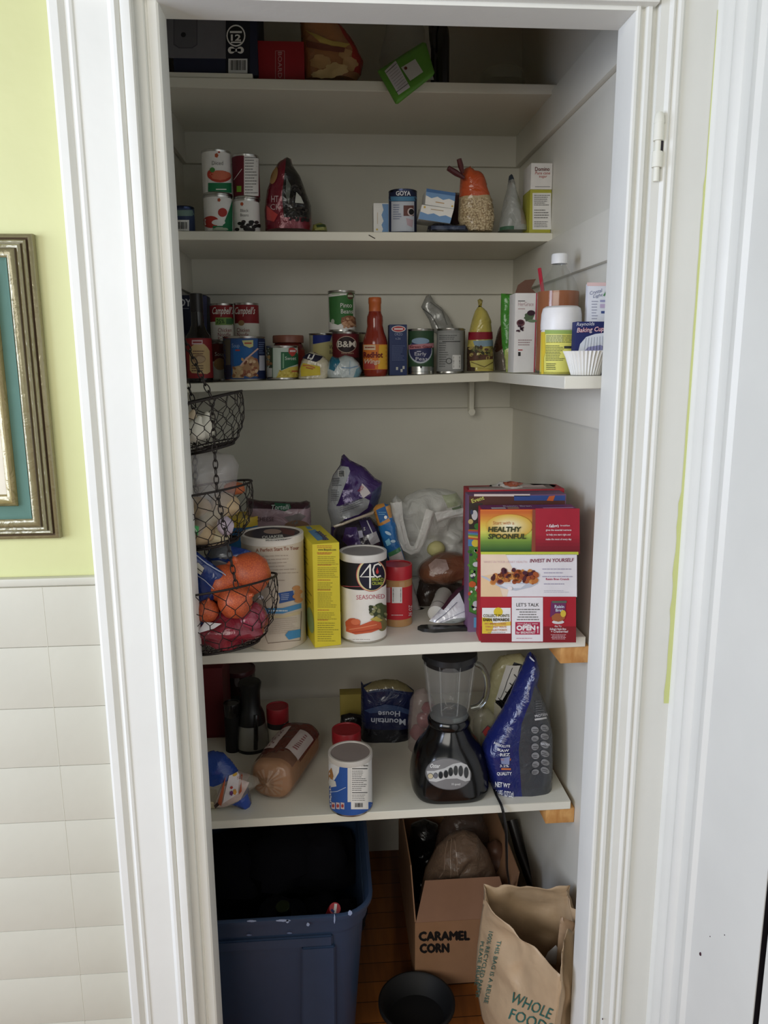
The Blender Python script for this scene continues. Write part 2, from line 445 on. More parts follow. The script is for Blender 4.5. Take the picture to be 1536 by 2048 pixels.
slab('wall_side_upper', (.612, .66, -1.5, .905, 2.1, 2.6), TRIM)
slab('wall_side_shade_backing', (.641, .66, -1.5, .905, 0, 2.1), M((24, 18, 22), 'flat'))  # near-black sheet behind the door gap, shade put into its colour
# floor
FW = wood_mat('oak_floor', (96, 50, 18), (176, 106, 44), (3, .25, 3), .32)
nt = FW.node_tree; N = nt.nodes; L = nt.links
bk = N.new('ShaderNodeTexBrick'); tc = N.new('ShaderNodeTexCoord'); L.new(tc.outputs['Object'], bk.inputs['Vector'])
bk.inputs['Scale'].default_value = 1; bk.inputs['Brick Width'].default_value = .9; bk.inputs['Row Height'].default_value = .062; bk.inputs['Mortar Size'].default_value = .0012
bk.inputs['Color1'].default_value = (1, 1, 1, 1); bk.inputs['Color2'].default_value = (.72, .72, .72, 1); bk.inputs['Mortar'].default_value = (.08, .05, .03, 1)
mx = N.new('ShaderNodeMix'); mx.data_type = 'RGBA'; mx.blend_type = 'MULTIPLY'; mx.inputs[0].default_value = 1
src = N['Principled BSDF'].inputs['Base Color'].links[0].from_socket
L.new(src, mx.inputs[6]); L.new(bk.outputs['Color'], mx.inputs[7]); L.new(mx.outputs[2], N['Principled BSDF'].inputs['Base Color'])
slab('floor', (-2.6, .66, -3, YB+.06, -.05, 0), FW)
# wainscot left of the door: painted tile-pattern board with a cap
mb = MB(); z = 1.206; k = 0
zs = [1.206]
for py in (1292, 1414, 1531, 1641, 1749, 1856): zs.append(PY(100, py, 1.255).z)
zs += [zs[-1]-.1, zs[-1]-.2, 0]
mb.box(-2.5, -.387, 1.256, 1.263, 0, 1.21, WHITE)
xs = [-.387, -.478, -.70] + [-.70-.22*i for i in range(1, 9)]
for i in range(len(zs)-1):
    mb.bbox(-2.5, -.387, 1.2515, 1.26, zs[i+1]+.0005, zs[i]-.0003, WHITE, bev=.0006)
for xv_ in (-.478, -.70, -.92): mb.box(xv_-.0005, xv_+.0005, 1.2512, 1.2516, .0, 1.205, M((205, 203, 186), 'paint'))
mb.bbox(-2.5, -.3888, 1.246, 1.263, 1.209, 1.222, WHITE, bev=.003)
struct('wall_wainscot', mb)
# ------------------------------------------------------------------ shelves (things)
def shelf(name, label, quadtop, th, mat=SHELFW, lips=None):
    mb = MB(); n = len(quadtop); vs = [Vector(p) for p in quadtop]+[Vector(p)-Vector((0, 0, th)) for p in quadtop]
    bm = bmesh.new(); v = [bm.verts.new(p) for p in vs]
    bm.faces.new(v[:n]); bm.faces.new(list(reversed(v[n:])))
    for i in range(n): bm.faces.new((v[i], v[n+i], v[n+(i+1) % n], v[(i+1) % n]))
    bmesh.ops.recalc_face_normals(bm, faces=bm.faces)
    bmesh.ops.bevel(bm, geom=bm.edges[:], offset=.0012, segments=1, affect='EDGES')
    mb.bm(bm, mat); return mb
S1, S2, S4, S5 = 2.190, 1.866, .998, .588
def s3z(x): return 1.5178+.0277*(x+.36)
E1 = 1.868
G = 'painted pantry shelves'
mb = shelf('shelf', '', [(XL, E1, S1), (XR, E1, S1), (XR, YB, S1), (XL, YB, S1)], .022)
mb.obj('shelf', label='topmost white pantry shelf, holding the dark appliance box and red box', cat='shelf', group=G)
mb = shelf('shelf', '', [(XL, E1, S2), (XR, E1, S2), (XR, YB, S2), (XL, YB, S2)], .020)
mb.bbox(.105, .122, E1-.0008, E1+.002, S2-.012, S2-.010, M((60, 52, 44), 'flat'), bev=.0004, tilt=Matrix.Rotation(radians(28), 4, 'Y'))
mb.obj('shelf', label='second white shelf from the top, holding tomato cans and oats', cat='shelf', group=G)
q = [(XL, 1.93, s3z(XL)), (.4135, 1.945, s3z(.4135)), (.419, 1.332, 1.5415), (XR, 1.332, 1.5415), (XR, YB, s3z(XR)), (XL, YB, s3z(XL))]
mb = shelf('shelf', '', q, .0225)
mb.obj('shelf', label='L-shaped white shelf with soup cans and an arm along the right wall', cat='shelf', group=G)
mb = shelf('shelf', '', [(XL, 1.452, S4), (XR-.012, 1.481, S4), (XR-.012, YB-.02, S4), (XL, YB-.02, S4)], .0225, M((232, 228, 214), 'paint'))
mb.obj('shelf', label='wide deep white shelf with cereal boxes on wooden cleat', cat='shelf', group=G)
mb = shelf('shelf', '', [(XL, 1.517, S5), (XR-.012, 1.527, S5), (XR-.012, 2.12, S5), (XL, 2.12, S5)], .020, M((228, 225, 210), 'paint'))
mb.obj('shelf', label='lowest deep white shelf, with the blender on it', cat='shelf', group=G)
PINE = wood_mat('pine', (186, 128, 66), (214, 164, 100), (14, 1.2, 5), .55)
for zt, px0, px1, Yc, lb in ((S4-.0228, 1121, 1168, 1.487, 'bare pine cleat under the right end of the wide deep shelf'), (S5-.0203, 1091, 1145, 1.533, 'bare pine cleat under the right end of the lowest shelf')):
    x0 = PY(px0, 1310 if zt > .8 else 1640, Yc).x; x1 = XR-.0005
    mb = MB(); mb.bbox(x0, x1, Yc, 2.1, zt-.038, zt-.0002, PINE, bev=.002)
    mb.obj('cleat', label=lb, cat='wooden cleat', group='pine shelf cleats')
mb = MB(); mb.box(XL, XL+.035, 1.47, 2.1, S4-.0228-.038, S4-.0230, PINE); mb.obj('cleat', label='bare pine cleat hidden under the left end of the wide deep shelf', cat='wooden cleat', group='pine shelf cleats')
mb = MB(); mb.box(XL, XL+.035, 1.53, 2.1, S5-.0203-.038, S5-.0205, PINE); mb.obj('cleat', label='bare pine cleat hidden under the left end of the lowest shelf', cat='wooden cleat', group='pine shelf cleats')
# thin riser board on the top shelf under the appliance box
mb = MB(); a = PY(505, 160, 1.868); mb.bbox(XL+.001, a.x, 1.872, 2.18, S1+.0003, S1+.011, SHELFW, bev=.001)
mb.obj('riser_board', label='thin white board on the top shelf under the dark appliance box', cat='board')
# metal shelf bracket
mb = MB(); bx = PY(943, 800, 2.17).x
mb.bbox(bx-.007, bx+.007, 2.165, 2.197, 1.425, s3z(bx)-.0232, SHELFW, bev=.003)
mb.lathe([(0, 0), (.010, 0), (.010, .004), (0, .004)], SHELFW, c=(bx, 2.165, 1.425), n=16, mtx=Matrix.Rotation(radians(90), 4, 'X'))
mb.obj('shelf_bracket', label='white painted metal bracket under the L-shaped shelf', cat='bracket', merge=True)
# hinge
HX = PY(1313, 300, 1.236).x; hz = lambda py: PY(1313, py, 1.236).z
T = thing('hinge', 'cream painted door hinge on the right door casing', 'hinge', (HX, 1.236, hz(362)))
HM = M((230, 229, 215), 'paint'); mb = MB()
def pin(prof):
    mb.lathe(prof, HM, c=(HX, 1.232, 0), n=20)
z = [hz(v) for v in (226, 232, 246, 248, 283, 285, 305, 306, 336, 338, 364)]
pin([(0, z[0]), (.004, z[0]), (.007, z[1]), (.0078, z[2]), (.0078, z[3]), (.0045, z[3])]); mb.obj('pin_head', T)
mb = MB(); pin([(0, z[3]), (.0075, z[3]), (.0078, z[4]), (.0, z[4])]); pin([(0, z[6]), (.0078, z[6]), (.0078, z[8]), (0, z[8])]); mb.obj('knuckle', T)
mb = MB(); pin([(0, z[3]), (.0045, z[3]), (.0045, z[9]), (.0045, z[10]), (0, z[10])]); mb.obj('pin', T)
mb = MB(); mb.bbox(HX-.001, HX+.016, 1.2325, 1.2375, z[8], z[3], HM, bev=.0005); mb.bbox(HX+.004, HX+.009, 1.2318, 1.2324, z[6], z[4], M((60, 55, 60), 'flat'), bev=.0001); mb.obj('leaf', T)
# sloppy green paint edge on the right casing
mb = MB(); ar = Art(mb, planefn((0, 1.2368, 0), (0, -1, 0)), 6); gp = M((208, 214, 142), 'paint'); rnd = random.Random(4); Lp = []; Rp = []
for i in range(60):
    py = 20+i*23.5; xe = 1440.5-py*(102/1400); w = (1.5 if py < 350 else 3+3*abs(noise.noise(Vector((py*.01, 0, 0)))) if py < 1000 else 6+5*abs(noise.noise(Vector((py*.03, 0, 0)))))
    Lp.append((xe-w-3, py)); Rp.append((xe, py))
ar.poly(Lp+Rp[::-1], gp, 1); mb.obj('trim_paint_edge', kind='structure')
mb = MB(); rnd = random.Random(9)
for px, py, r in ((1401, 1908, .0022), (1369, 1898, .0012), (1449, 1870, .0007), (1420, 1873, .0007), (1240, 1928, .0012), (1205, 2038, .0012)):
    p = PY(px, py, 1.234) if px < 1300 else PX(px, py, .6035); mb.ell(p, r, r, r*1.5, M((70, 40, 50), 'flat'), n=8, mm=6)
mb.obj('trim_paint_chips', kind='structure')
# ------------------------------------------------------------------ framed picture
FXR, FZT, FZB = -.4405, 1.763, 1.288; FXL = FXR-.44
T = thing('picture_frame', 'bronze and teal framed picture hanging on the green wall', 'picture', ((FXL+FXR)/2, 1.262, FZB))
BR = M((150, 140, 98), 'foil'); BD = M((92, 74, 50), 'plastic'); TE = M((84, 120, 104), 'flat'); GO = M((160, 142, 84), 'foil'); CR = M((232, 222, 196))
def framerings(prof, mats):
    mb = MB()
    for i in range(len(prof)-1):
        for (d0, y0), (d1, y1), m in ((prof[i], prof[i+1], mats[i]),):
            c0 = [(FXL+d0, y0, FZB+d0), (FXR-d0, y0, FZB+d0), (FXR-d0, y0, FZT-d0), (FXL+d0, y0, FZT-d0)]
            c1 = [(FXL+d1, y1, FZB+d1), (FXR-d1, y1, FZB+d1), (FXR-d1, y1, FZT-d1), (FXL+d1, y1, FZT-d1)]
            for k in range(4): mb.poly([c0[k], c0[(k+1) % 4], c1[(k+1) % 4], c1[k]], m)
    return mb
w = 1.262
framerings([(0, w), (0, 1.252), (.002, 1.249), (.006, 1.247), (.0085, 1.2495), (.0095, 1.2455), (.012, 1.242), (.015, 1.2445), (.016, 1.240), (.019, 1.237), (.022, 1.2395), (.0235, 1.235), (.028, 1.232), (.033, 1.233), (.0365, 1.238)],
    [BR, BR, BR, BD, BD, BR, BR, BD, BR, BR, BD, BR, BR, BR]).obj('outer_moulding', T, label='ridged bronze outer moulding', ang=60)
framerings([(.0365, 1.2365), (.042, 1.240), (.052, 1.2425), (.057, 1.241)], [TE]*3).obj('teal_band', T, label='teal painted band')
framerings([(.057, 1.242), (.059, 1.237), (.064, 1.234), (.069, 1.239), (.073, 1.2405), (.0755, 1.245)], [GO]*5).obj('inner_moulding', T, label='worn gold inner moulding')
framerings([(.0755, 1.2455), (.103, 1.2465), (.1045, 1.2485)], [CR, BD]).obj('mat_board', T, label='cream mat board')
mb = MB(); mb.box(FXL+.10, FXR-.10, 1.2488, 1.26, FZB+.10, FZT-.10, M((92, 98, 104)))
mb.box(FXL+.10, FXR-.10, 1.2484, 1.26, FZB+.10, FZB+.16, M((66, 82, 66)))
mb.obj('picture', T, label='grey and dark green picture', smooth=False)
# ------------------------------------------------------------------ builders of packs
STEEL = M((190, 188, 182), 'metal'); BLK = M((22, 21, 22)); WHT = M((236, 234, 228)); GREY = M((120, 118, 114)); DK = M((48, 46, 46))
def can(name, label, cat, pxl, pxr, Yc, z0, pyt, base, art=None, bands=(), group=None, metal=None, z1=None, mid=None, step=5, lidmat=None, plastic=False, parts=None):
    pm = (pxl+pxr)/2; py = mid or pyt+30; a = PY(pxl, py, Yc); b = PY(pxr, py, Yc); x = (a.x+b.x)/2; r = (b.x-a.x)/2*.995
    if z1 is None: z1 = PY(pm, pyt, Yc-r*.97).z if PY(pm, pyt, Yc).z > CAM.z else PY(pm, pyt, Yc+r*.97).z
    metal = metal or STEEL; c = (x, Yc, 0); T = thing(name, label, cat, (x, Yc, z0), group)
    mb = MB(); mb.lathe([(0, z0+.002), (r*.88, z0+.002), (r*.93, z0), (r*.99, z0+.0005), (r, z0+.0025), (r*.975, z0+.005), (r*.972, z1-.005), (r, z1-.0025), (r, z1-.0006), (r*.98, z1), (r*.95, z1-.0008), (r*.93, z1-.004), (r*.6, z1-.0036), (r*.58, z1-.0042), (0, z1-.0042)],
        metal, c=c, n=48, mats=([metal]*9+[lidmat or metal]*6)); mb.obj('can_body', T)
    mb = MB(); zz0, zz1 = z0+.0055, z1-.0055; h = zz1-zz0; rl = r*.982
    cuts = sorted(set([0, 1]+[v for bb in bands for v in bb[:2]]))
    pr = [(rl, zz0+c_*h) for c_ in cuts]; ms = []
    for i in range(len(cuts)-1):
        mm = base; m_ = (cuts[i]+cuts[i+1])/2
        for b0, b1, bm_ in bands:
            if b0 <= m_ <= b1: mm = bm_
        ms.append(mm)
    mb.lathe(pr, base, c=c, n=48, mats=ms)
    if art: art(Art(mb, cylfn(x, Yc, rl, zz0, zz1), step))
    mb.obj('label', T)
    return T, x, r, z1
def carton(name, label, cat, px0, px1, pyt, z0, Yf, depth, mat, art=None, group=None, rot=0, z1=None, mid=None, side=None, top=None, sart=None, tart=None, pyf=None, bev=.0012):
    """carton whose front face spans px0..px1; rot turns it about its front left edge"""
    py = mid or pyt+20; a = PY(px0, py, Yf)
    if z1 is None: z1 = PY((px0+px1)/2, pyt, Yf).z
    c, s = cos(rot), sin(rot); d = ray(px1, py); k = Vector((-s, c, 0))   # front plane: p = a + t(c,s)
    q = CAM + d*((a-CAM).dot(k)/d.dot(k)); w = (Vector((q.x-a.x, q.y-a.y))).length
    mb = MB(); mt = Matrix.Translation((a.x, a.y, 0)) @ Matrix.Rotation(rot, 4, 'Z')
    b2 = MB(); b2.bbox(0, w, 0, depth, z0, z1, mat, bev=bev)
    mb.add([mt @ Vector(v) for v in b2.V], b2.F, mat)
    fn = planefn(mt @ Vector((0, 0, 0)), (mt.to_3x3() @ Vector((0, -1, 0))))
    if art: art(Art(mb, fn, None))
    if sart:   # side face facing the camera; metres along depth, height
        right = (a.x < 0 and rot > -1.2) if side is None else side == 'r'
        o = Vector((w if right else 0, 0, 0)); nn = Vector((1 if right else -1, 0, 0))
        sart(Art(mb, lambda u, v, h: mt @ (o+Vector((0, u if right else depth-u, z0+v))+nn*h), None, False), depth, z1-z0)
    if tart: tart(Art(mb, lambda u, v, h: mt @ Vector((u, v, z1+h)), None, False), w, depth)
    o = mb.obj(name, label=label, cat=cat, group=group, origin=mt @ Vector((w/2, depth/2, z0)), ang=30)
    return o, (a, w, z1)
def bag(name, label, cat, out, Y, thick, mat, z0=None, group=None, art=None, step=5, part='pouch', more=None, **k):
    mb = MB(); fn = puff(mb, out, Y, thick, mat, **k)
    if art: art(Art(mb, fn, step))
    if z0 is not None:
        dz = z0-min(v[2] for v in mb.V); mb.V = [(v[0], v[1], max(v[2], z0)) for v in mb.V]
    if more is None: return mb.obj(name, label=label, cat=cat, group=group, ang=50)
    bz = mb.base(); T = thing(name, label, cat, bz, group); mb.obj(part, T, ang=50); more(T, fn); return T

# ------------------------------------------------------------------ top shelf
def a1(ar):
    ar.poly([(333, 30), (480, 30), (478, 118), (333, 116)], M((112, 110, 116), 'paper'))
    ar.poly([(347, 30), (395, 30), (395, 90), (385, 97), (358, 97), (347, 90)], M((78, 77, 82)), 2); ar.poly([(349, 30), (393, 30), (393, 89), (384, 95), (359, 95), (349, 88)], M((98, 97, 102)), 3)
    ar.ell(367, 70, 5, 5, M((30, 30, 34)), 4)
    ar.poly([(452, 30), (500, 30), (500, 148), (452, 148)], M((26, 27, 38)), 4)
    ar.ell(472, 72, 19, 22, WHT, 5); ar.ell(472, 72, 16.5, 19, BLK, 6); ar.rect(460, 63, 484, 67, WHT, 7)
    ar.text('12', 462, 82, 12, WHT, w=20, bold=.03, layer=7); ar.rect(462, 84, 483, 87, WHT, 7)
    ar.ell(463, 101, 7, 7, WHT, 6); ar.ell(481, 101, 7, 7, WHT, 6); ar.rect(462, 98, 482, 104, WHT, 6); ar.text('1', 470, 104, 6, BLK, layer=7)
    ar.bars(457, 118, 495, 147, layer=5)
p = PY(510, 120, 1.884)
carton('appliance_box', 'dark navy and grey coffee maker carton on the top shelf with a barcode', 'box', 338, 510, -60, S1+.0113, 1.884, .24, M((28, 32, 58)), a1)
def a2(ar):
    ar.text('BOARD', 556, 104, 8, M((205, 150, 148)), w=52, rot=radians(90), bold=.0)
    [ar.stroke(q_, 1.2, M((190, 120, 120)), 2) for q_ in ([(551, 102), (569, 102)], [(569, 102), (569, 160)], [(569, 160), (551, 160)], [(551, 160), (551, 102)])]
carton('red_box', 'plain red cardboard box on the top shelf with small vertical lettering', 'box', 512, 608, 82, S1+.0003, 1.90, .16, M((168, 26, 34)), a2)
def a3(ar):
    for i, (x, y, rx, ry) in enumerate([(640, 125, 20, 14), (672, 140, 24, 13), (700, 128, 15, 14), (650, 150, 26, 9), (690, 108, 14, 9)]):
        ar.ell(x, y, rx, ry, M((206, 172, 112) if i % 2 else (186, 140, 84)), 2+i % 2, jag=.3, seed=i)
    ar.poly([(612, 82), (640, 88), (690, 98), (688, 106), (640, 100), (614, 96)], M((120, 60, 40)), 3); ar.poly([(610, 60), (650, 78), (700, 92), (690, 97), (640, 86)], M((190, 160, 70)), 2)
bag('snack_bag', 'crinkled orange and red snack bag on the top shelf beside the red box', 'bag', [(606, 165), (603, 100), (602, 70), (598, 30), (640, 22), (668, 40), (690, 60), (712, 92), (727, 125), (722, 150), (712, 165)], 1.94, .045, M((172, 112, 66), 'film'), z0=S1,
    regions=[([(668, 38), (690, 60), (712, 92), (728, 125), (722, 152), (700, 152), (704, 110), (684, 78)], M((176, 44, 34), 'film'))], wr=.006, seed=4, art=a3, D=.05, open_py=165)
bag('plastic_wrap', 'crumpled clear plastic wrap behind the green packet on the top shelf', 'plastic wrap', [(765, 166), (758, 120), (770, 70), (775, 30), (835, 28), (850, 60), (852, 166)], 2.0, .03, M((190, 190, 184), 'clear'), z0=S1, wr=.008, seed=8, D=.04, open_py=166)
def a4(ar):
    ar.poly([(769, 143), (791, 122), (820, 175), (797, 191)], M((212, 206, 208)), 1); ar.stroke([(772, 147), (793, 128)], 1, BLK, 3); ar.stroke([(792, 186), (816, 168)], 1, BLK, 3)
    ar.poly([(802, 136), (830, 119), (846, 145), (820, 163)], M((206, 204, 196)), 2); ar.ell(811, 138, 3.2, 3.2, M((110, 50, 30)), 4)
    for i in range(7):
        ar.stroke([(777+i*2.9, 150+i*4.8), (794+i*2.9, 135+i*4.8)], .7, GREY, 3)
bag('green_packet', 'bright green packet with white panels hanging tilted over the top shelf edge', 'packet', [(755, 143), (760, 138), (845, 84), (852, 86), (869, 145), (866, 152), (796, 208), (791, 208)], 1.838, .008, M((92, 162, 46), 'plastic'),
    lean=.36, art=a4, wr=.0012, seed=2, D=.012)
bag('white_sachet', 'small white and green sachet leaning on the dark bottle', 'sachet', [(826, 95), (850, 88), (858, 120), (868, 160), (856, 160)], 1.90, .005, M((196, 200, 186), 'film'), z0=S1, regions=[([(851, 122), (860, 122), (864, 142), (856, 140)], M((70, 100, 84), 'film'))], wr=.001, D=.01)
T = thing('dark_bottle', 'tall black bottle standing on the top shelf', 'bottle', (PY(880, 120, 1.95).x, 1.95, S1)); X0 = T.location.x; r0 = (PY(899, 100, 1.95).x-PY(862, 100, 1.95).x)/2
zt = PY(880, 60, 1.95).z
mb = MB(); mb.lathe([(0, S1), (r0*.95, S1), (r0, S1+.004), (r0, zt-.02), (r0*.9, zt), (r0*.5, zt+.02), (r0*.42, zt+.05), (0, zt+.05)], M((26, 24, 24), 'gloss'), c=(X0, 1.95, 0)); mb.obj('bottle_body', T)
mb = MB(); mb.lathe([(0, zt+.05), (r0*.5, zt+.05), (r0*.5, zt+.075), (0, zt+.075)], M((60, 20, 24), 'plastic'), c=(X0, 1.95, 0)); mb.obj('cap', T)
mb = MB(); mb.tube([(X0-r0*.3, 1.925, zt+.03), (X0-r0*1.2, 1.92, zt-.005), (X0-r0*1.1, 1.92, zt-.03), (X0-r0*.9, 1.925, zt-.05)], .006, M((30, 27, 27), 'gloss')); mb.obj('handle', T)
bag('clear_bag', 'flat clear plastic bag lying at the right of the top shelf', 'bag', [(958, 168), (962, 146), (975, 134), (1000, 128), (1030, 132), (1046, 146), (1050, 168)], 2.0, .05, M((196, 196, 176), 'clear'), z0=S1, wr=.006, seed=6, D=.04, open_py=168)

# ------------------------------------------------------------------ second shelf
def nut(ar, x0, y0, x1, y1, seed=1, base=True):
    if base: ar.rect(x0, y0, x1, y1, M((232, 230, 224)), 1)
    ar.rect(x0+1, y0+2, x1-1, y0+4, BLK, 2); ar.rect(x0+1, y0+10, x1-1, y0+11, BLK, 2); ar.lines(x0+2, y0+13, x1-2, y1-3, max(4, int((y1-y0)/7)), GREY, seed, th=.3)
def c1(ar):
    ar.rect(436, 300, 440, 306, M((190, 60, 40)), 2); ar.ell(433, 311, 4, 5, M((196, 84, 44)), 2, n=5); ar.text('Diced', 424, 330, 8, GREY, w=22, bold=0)
    ar.ell(440, 353, 22, 12, M((196, 62, 40)), 2); ar.ell(440, 351, 20, 9, M((224, 110, 76)), 3, jag=.3); ar.ell(421, 349, 6, 9, M((206, 60, 40)), 3); ar.ell(425, 340, 5, 5, M((70, 140, 60)), 4)
    ar.rect(417, 366, 462, 386, M((22, 124, 72)), 4); ar.rect(432, 378, 452, 380, WHT, 5)
def c2(ar):
    ar.ell(438, 400, 3.5, 4, M((196, 84, 44)), 2, n=5); ar.ell(445, 425, 9, 9, M((190, 50, 40)), 2); ar.ell(422, 444, 16, 12, M((196, 50, 40)), 2); ar.poly([(464, 400), (464, 464), (440, 464), (450, 440), (458, 420)], M((24, 122, 72)), 3)
    ar.ell(437, 445, 13, 6, WHT, 4); ar.rect(426, 452, 463, 463, M((24, 122, 72)), 4); ar.ell(440, 459, 14, 4, M((176, 190, 160)), 5, jag=.4)
def c3(ar):
    ar.poly([(462, 304), (486, 304), (486, 394), (466, 394)], M((110, 24, 38)), 1); ar.stroke([(468, 360), (484, 338)], 1, WHT, 2); ar.rect(474, 372, 483, 384, M((120, 170, 40)), 3); nut(ar, 488, 305, 517, 392, 3)
def c4(ar):
    ar.ell(484, 408, 3.5, 4, M((196, 84, 44)), 2, n=5); ar.text('Black', 481, 424, 6, GREY, w=16, bold=0); ar.text('Beans', 481, 433, 6, GREY, w=16, bold=0)
    rnd = random.Random(3)
    for i in range(26): ar.ell(rnd.uniform(474, 518), rnd.uniform(443, 462), 4.5, 3.4, M((30, 24, 24)) if i % 3 else M((52, 42, 42)), 2+i % 3)
Yc = 1.925
T, x, r, zz = can('food_can', 'white and green tomato can, lower of the left stack on the second shelf', 'can', 407, 466, Yc, S2, 388, WHT, c2, group=None)
can('food_can', 'white diced tomato can with green band, on top of the left stack', 'can', 403, 463, Yc+.002, zz+.0002, 297, WHT, c1)
T, x, r, zz = can('food_can', 'white black bean can, lower of the right stack on the second shelf', 'can', 467, 520, Yc+.004, S2, 396, WHT, c4)
can('food_can', 'dark red can showing its nutrition panel, stacked on the black bean can', 'can', 464, 519, Yc+.004, zz+.0002, 306, M((116, 28, 42)), c3)
def c5(ar): ar.rect(352, 440, 378, 462, WHT, 2); ar.rect(349, 420, 389, 432, M((110, 140, 130)), 1); ar.bars(354, 442, 376, 462)
can('small_tin', 'small dark blue tin at the left end of the second shelf', 'tin', 348, 390, Yc, S2, 411, M((44, 60, 96)), c5, metal=M((50, 60, 90), 'metal'))
def c6(ar):
    rnd = random.Random(5); ar.text('HT', 543, 405, 13, M((216, 190, 190)), w=14, bold=.0); ar.text('CK', 541, 420, 11, M((206, 170, 170)), w=20, bold=.0)
    ar.poly([(533, 412), (556, 430), (548, 444), (534, 440)], M((216, 62, 60), 'foil'), 2); ar.ell(548, 352, 7, 18, M((196, 150, 90)), 2, rot=.25)
    for i in range(120):
        y = rnd.uniform(372, 442); x = rnd.uniform(572, 600+(y-372)*.27); ar.ell(x, y, 3.4, 2.4, M((30, 26, 24)) if i % 2 else M((64, 58, 52)), 2+i % 2, n=7, rot=rnd.random()*3)
    ar.poly([(593, 385), (602, 395), (608, 408), (590, 406)], M((190, 192, 180)), 5); ar.poly([(573, 355), (582, 372), (578, 410), (571, 390)], M((110, 116, 108), 'foil'), 4)
bag('coffee_bag', 'dark red foil bag with black beans panel on the second shelf, folded peak top', 'bag', [(531, 463), (529, 420), (534, 380), (545, 350), (556, 326), (573, 315), (582, 318), (586, 332), (600, 352), (612, 385), (622, 412), (624, 463)], 1.945, .048, M((136, 22, 44), 'foil'), z0=S2,
    regions=[([(574, 316), (586, 330), (600, 352), (612, 385), (622, 412), (622, 440), (570, 442), (566, 400), (572, 350)], M((40, 38, 36), 'foil'))], wr=.005, seed=7, art=c6, D=.04, open_py=463, front_fn=None)
bag('sauce_packet', 'flat olive and yellow packet lying right of the coffee bag', 'packet', [(624, 463), (626, 449), (640, 445), (652, 450), (655, 463)], 1.93, .02, M((150, 150, 70), 'film'), z0=S2, regions=[([(632, 452), (650, 450), (652, 456), (634, 458)], M((50, 70, 30)))], wr=.002, D=.01, open_py=463)
# white and blue sweetener boxes, goya style can
def bx(ar, pts):  # white carton with blue hill band, pts = four corners
    (ax, ay), (bx_, by), (cx, cy), (dx, dy) = pts
    def q(u, v): return ((ax*(1-u)+bx_*u)*(1-v)+(dx*(1-u)+cx*u)*v, (ay*(1-u)+by*u)*(1-v)+(dy*(1-u)+cy*u)*v)
    return q
BL = M((112, 156, 206)); BL2 = M((66, 112, 170))
def c7(ar):
    ar.poly([(764, 408), (777, 408), (777, 464), (764, 464), (766, 458), (763, 450), (767, 442), (763, 430), (767, 420)], BL, 1); ar.ell(754, 459, 2, 2, M((220, 190, 90)), 2); ar.stroke([(755, 425), (755, 448)], .8, M((200, 170, 120)), 2)
carton('sweetener_box', 'white and blue box upright left of the dark blue can', 'box', 747, 777, 406, S2, 1.925, .05, WHT, c7, rot=0)
def c8(ar):
    ar.rect(776, 393, 836, 402, M((70, 130, 170)), 1); ar.text('GOYA', 792, 391, 9, M((225, 226, 230)), w=29, bold=.03); ar.rect(783, 403, 828, 463, M((188, 194, 204)), 2)
    ar.rect(807, 411, 827, 432, M((110, 66, 60)), 3); ar.ell(821, 424, 6.5, 8, M((210, 190, 186)), 4); ar.ell(822, 424, 5, 6, BLK, 5); ar.lines(787, 408, 804, 440, 7, M((120, 130, 160)), 3, layer=4); ar.poly([(812, 436), (826, 440), (824, 455), (814, 450)], M((186, 160, 168)), 3)
can('food_can', 'dark blue can with pale panel between two white and blue boxes', 'can', 777, 834, Yc, S2, 377, M((26, 34, 70)), c8, metal=M((60, 66, 90), 'metal'))
def tilted(label, pts, Yf, depth, art):
    """carton turned in the picture plane: corners tl,tr,br,bl"""
    P_ = [PY(x, y, Yf) for x, y in pts]; mb = MB(); bmm = bmesh.new(); v = [bmm.verts.new(p) for p in P_]+[bmm.verts.new(p+Vector((0, depth, 0))) for p in P_]
    bmm.faces.new(v[:4]); bmm.faces.new(v[7:3:-1])
    for i in range(4): bmm.faces.new((v[i], v[4+i], v[4+(i+1) % 4], v[(i+1) % 4]))
    bmesh.ops.recalc_face_normals(bmm, faces=bmm.faces); bmesh.ops.bevel(bmm, geom=bmm.edges[:], offset=.001, segments=1, affect='EDGES'); mb.bm(bmm, WHT)
    ar = Art(mb, planefn(P_[0], (0, -1, 0)), None); q = bx(ar, pts); art(ar, q); return mb.obj('sweetener_box', label=label, cat='box', ang=30)
def c9(ar, q):
    ar.poly([q(0, .0), q(1, 0), q(1, .52), q(.8, .42), q(.6, .55), q(.4, .40), q(.2, .55), q(0, .42)], BL, 1); ar.poly([q(0, 0), q(1, 0), q(1, .2), q(0, .2)], BL2, 2); ar.ell(*q(.93, .85), 2, 2, M((220, 180, 70)), 2); ar.poly([q(.35, .72), q(.65, .72), q(.65, .78), q(.35, .78)], M((200, 160, 110)), 2)
def c10(ar, q):
    ar.poly([q(0, 1), q(1, 1), q(1, .62), q(.8, .5), q(.62, .62), q(.42, .48), q(.25, .6), q(0, .48)], BL, 1); ar.ell(*q(.1, .15), 2.2, 2.2, M((220, 180, 70)), 2); ar.poly([q(.3, .2), q(.7, .2), q(.7, .26), q(.3, .26)], M((190, 170, 140)), 2)
def c11(ar): ar.poly([(862, 452), (930, 452), (930, 459), (862, 459)], M((60, 70, 96), 'foil'), 2)
bag('dark_packet', 'flat black and navy packet under the two tilted white boxes', 'packet', [(853, 464), (856, 452), (870, 447), (930, 449), (940, 464)], 1.90, .02, M((28, 30, 44), 'film'), z0=S2, art=c11, wr=.002, D=.01, open_py=464)
tilted('tilted white and blue box, lower of the leaning pair', [(844, 409), (908, 418), (900, 447), (837, 438)], 1.885, .07, c10)
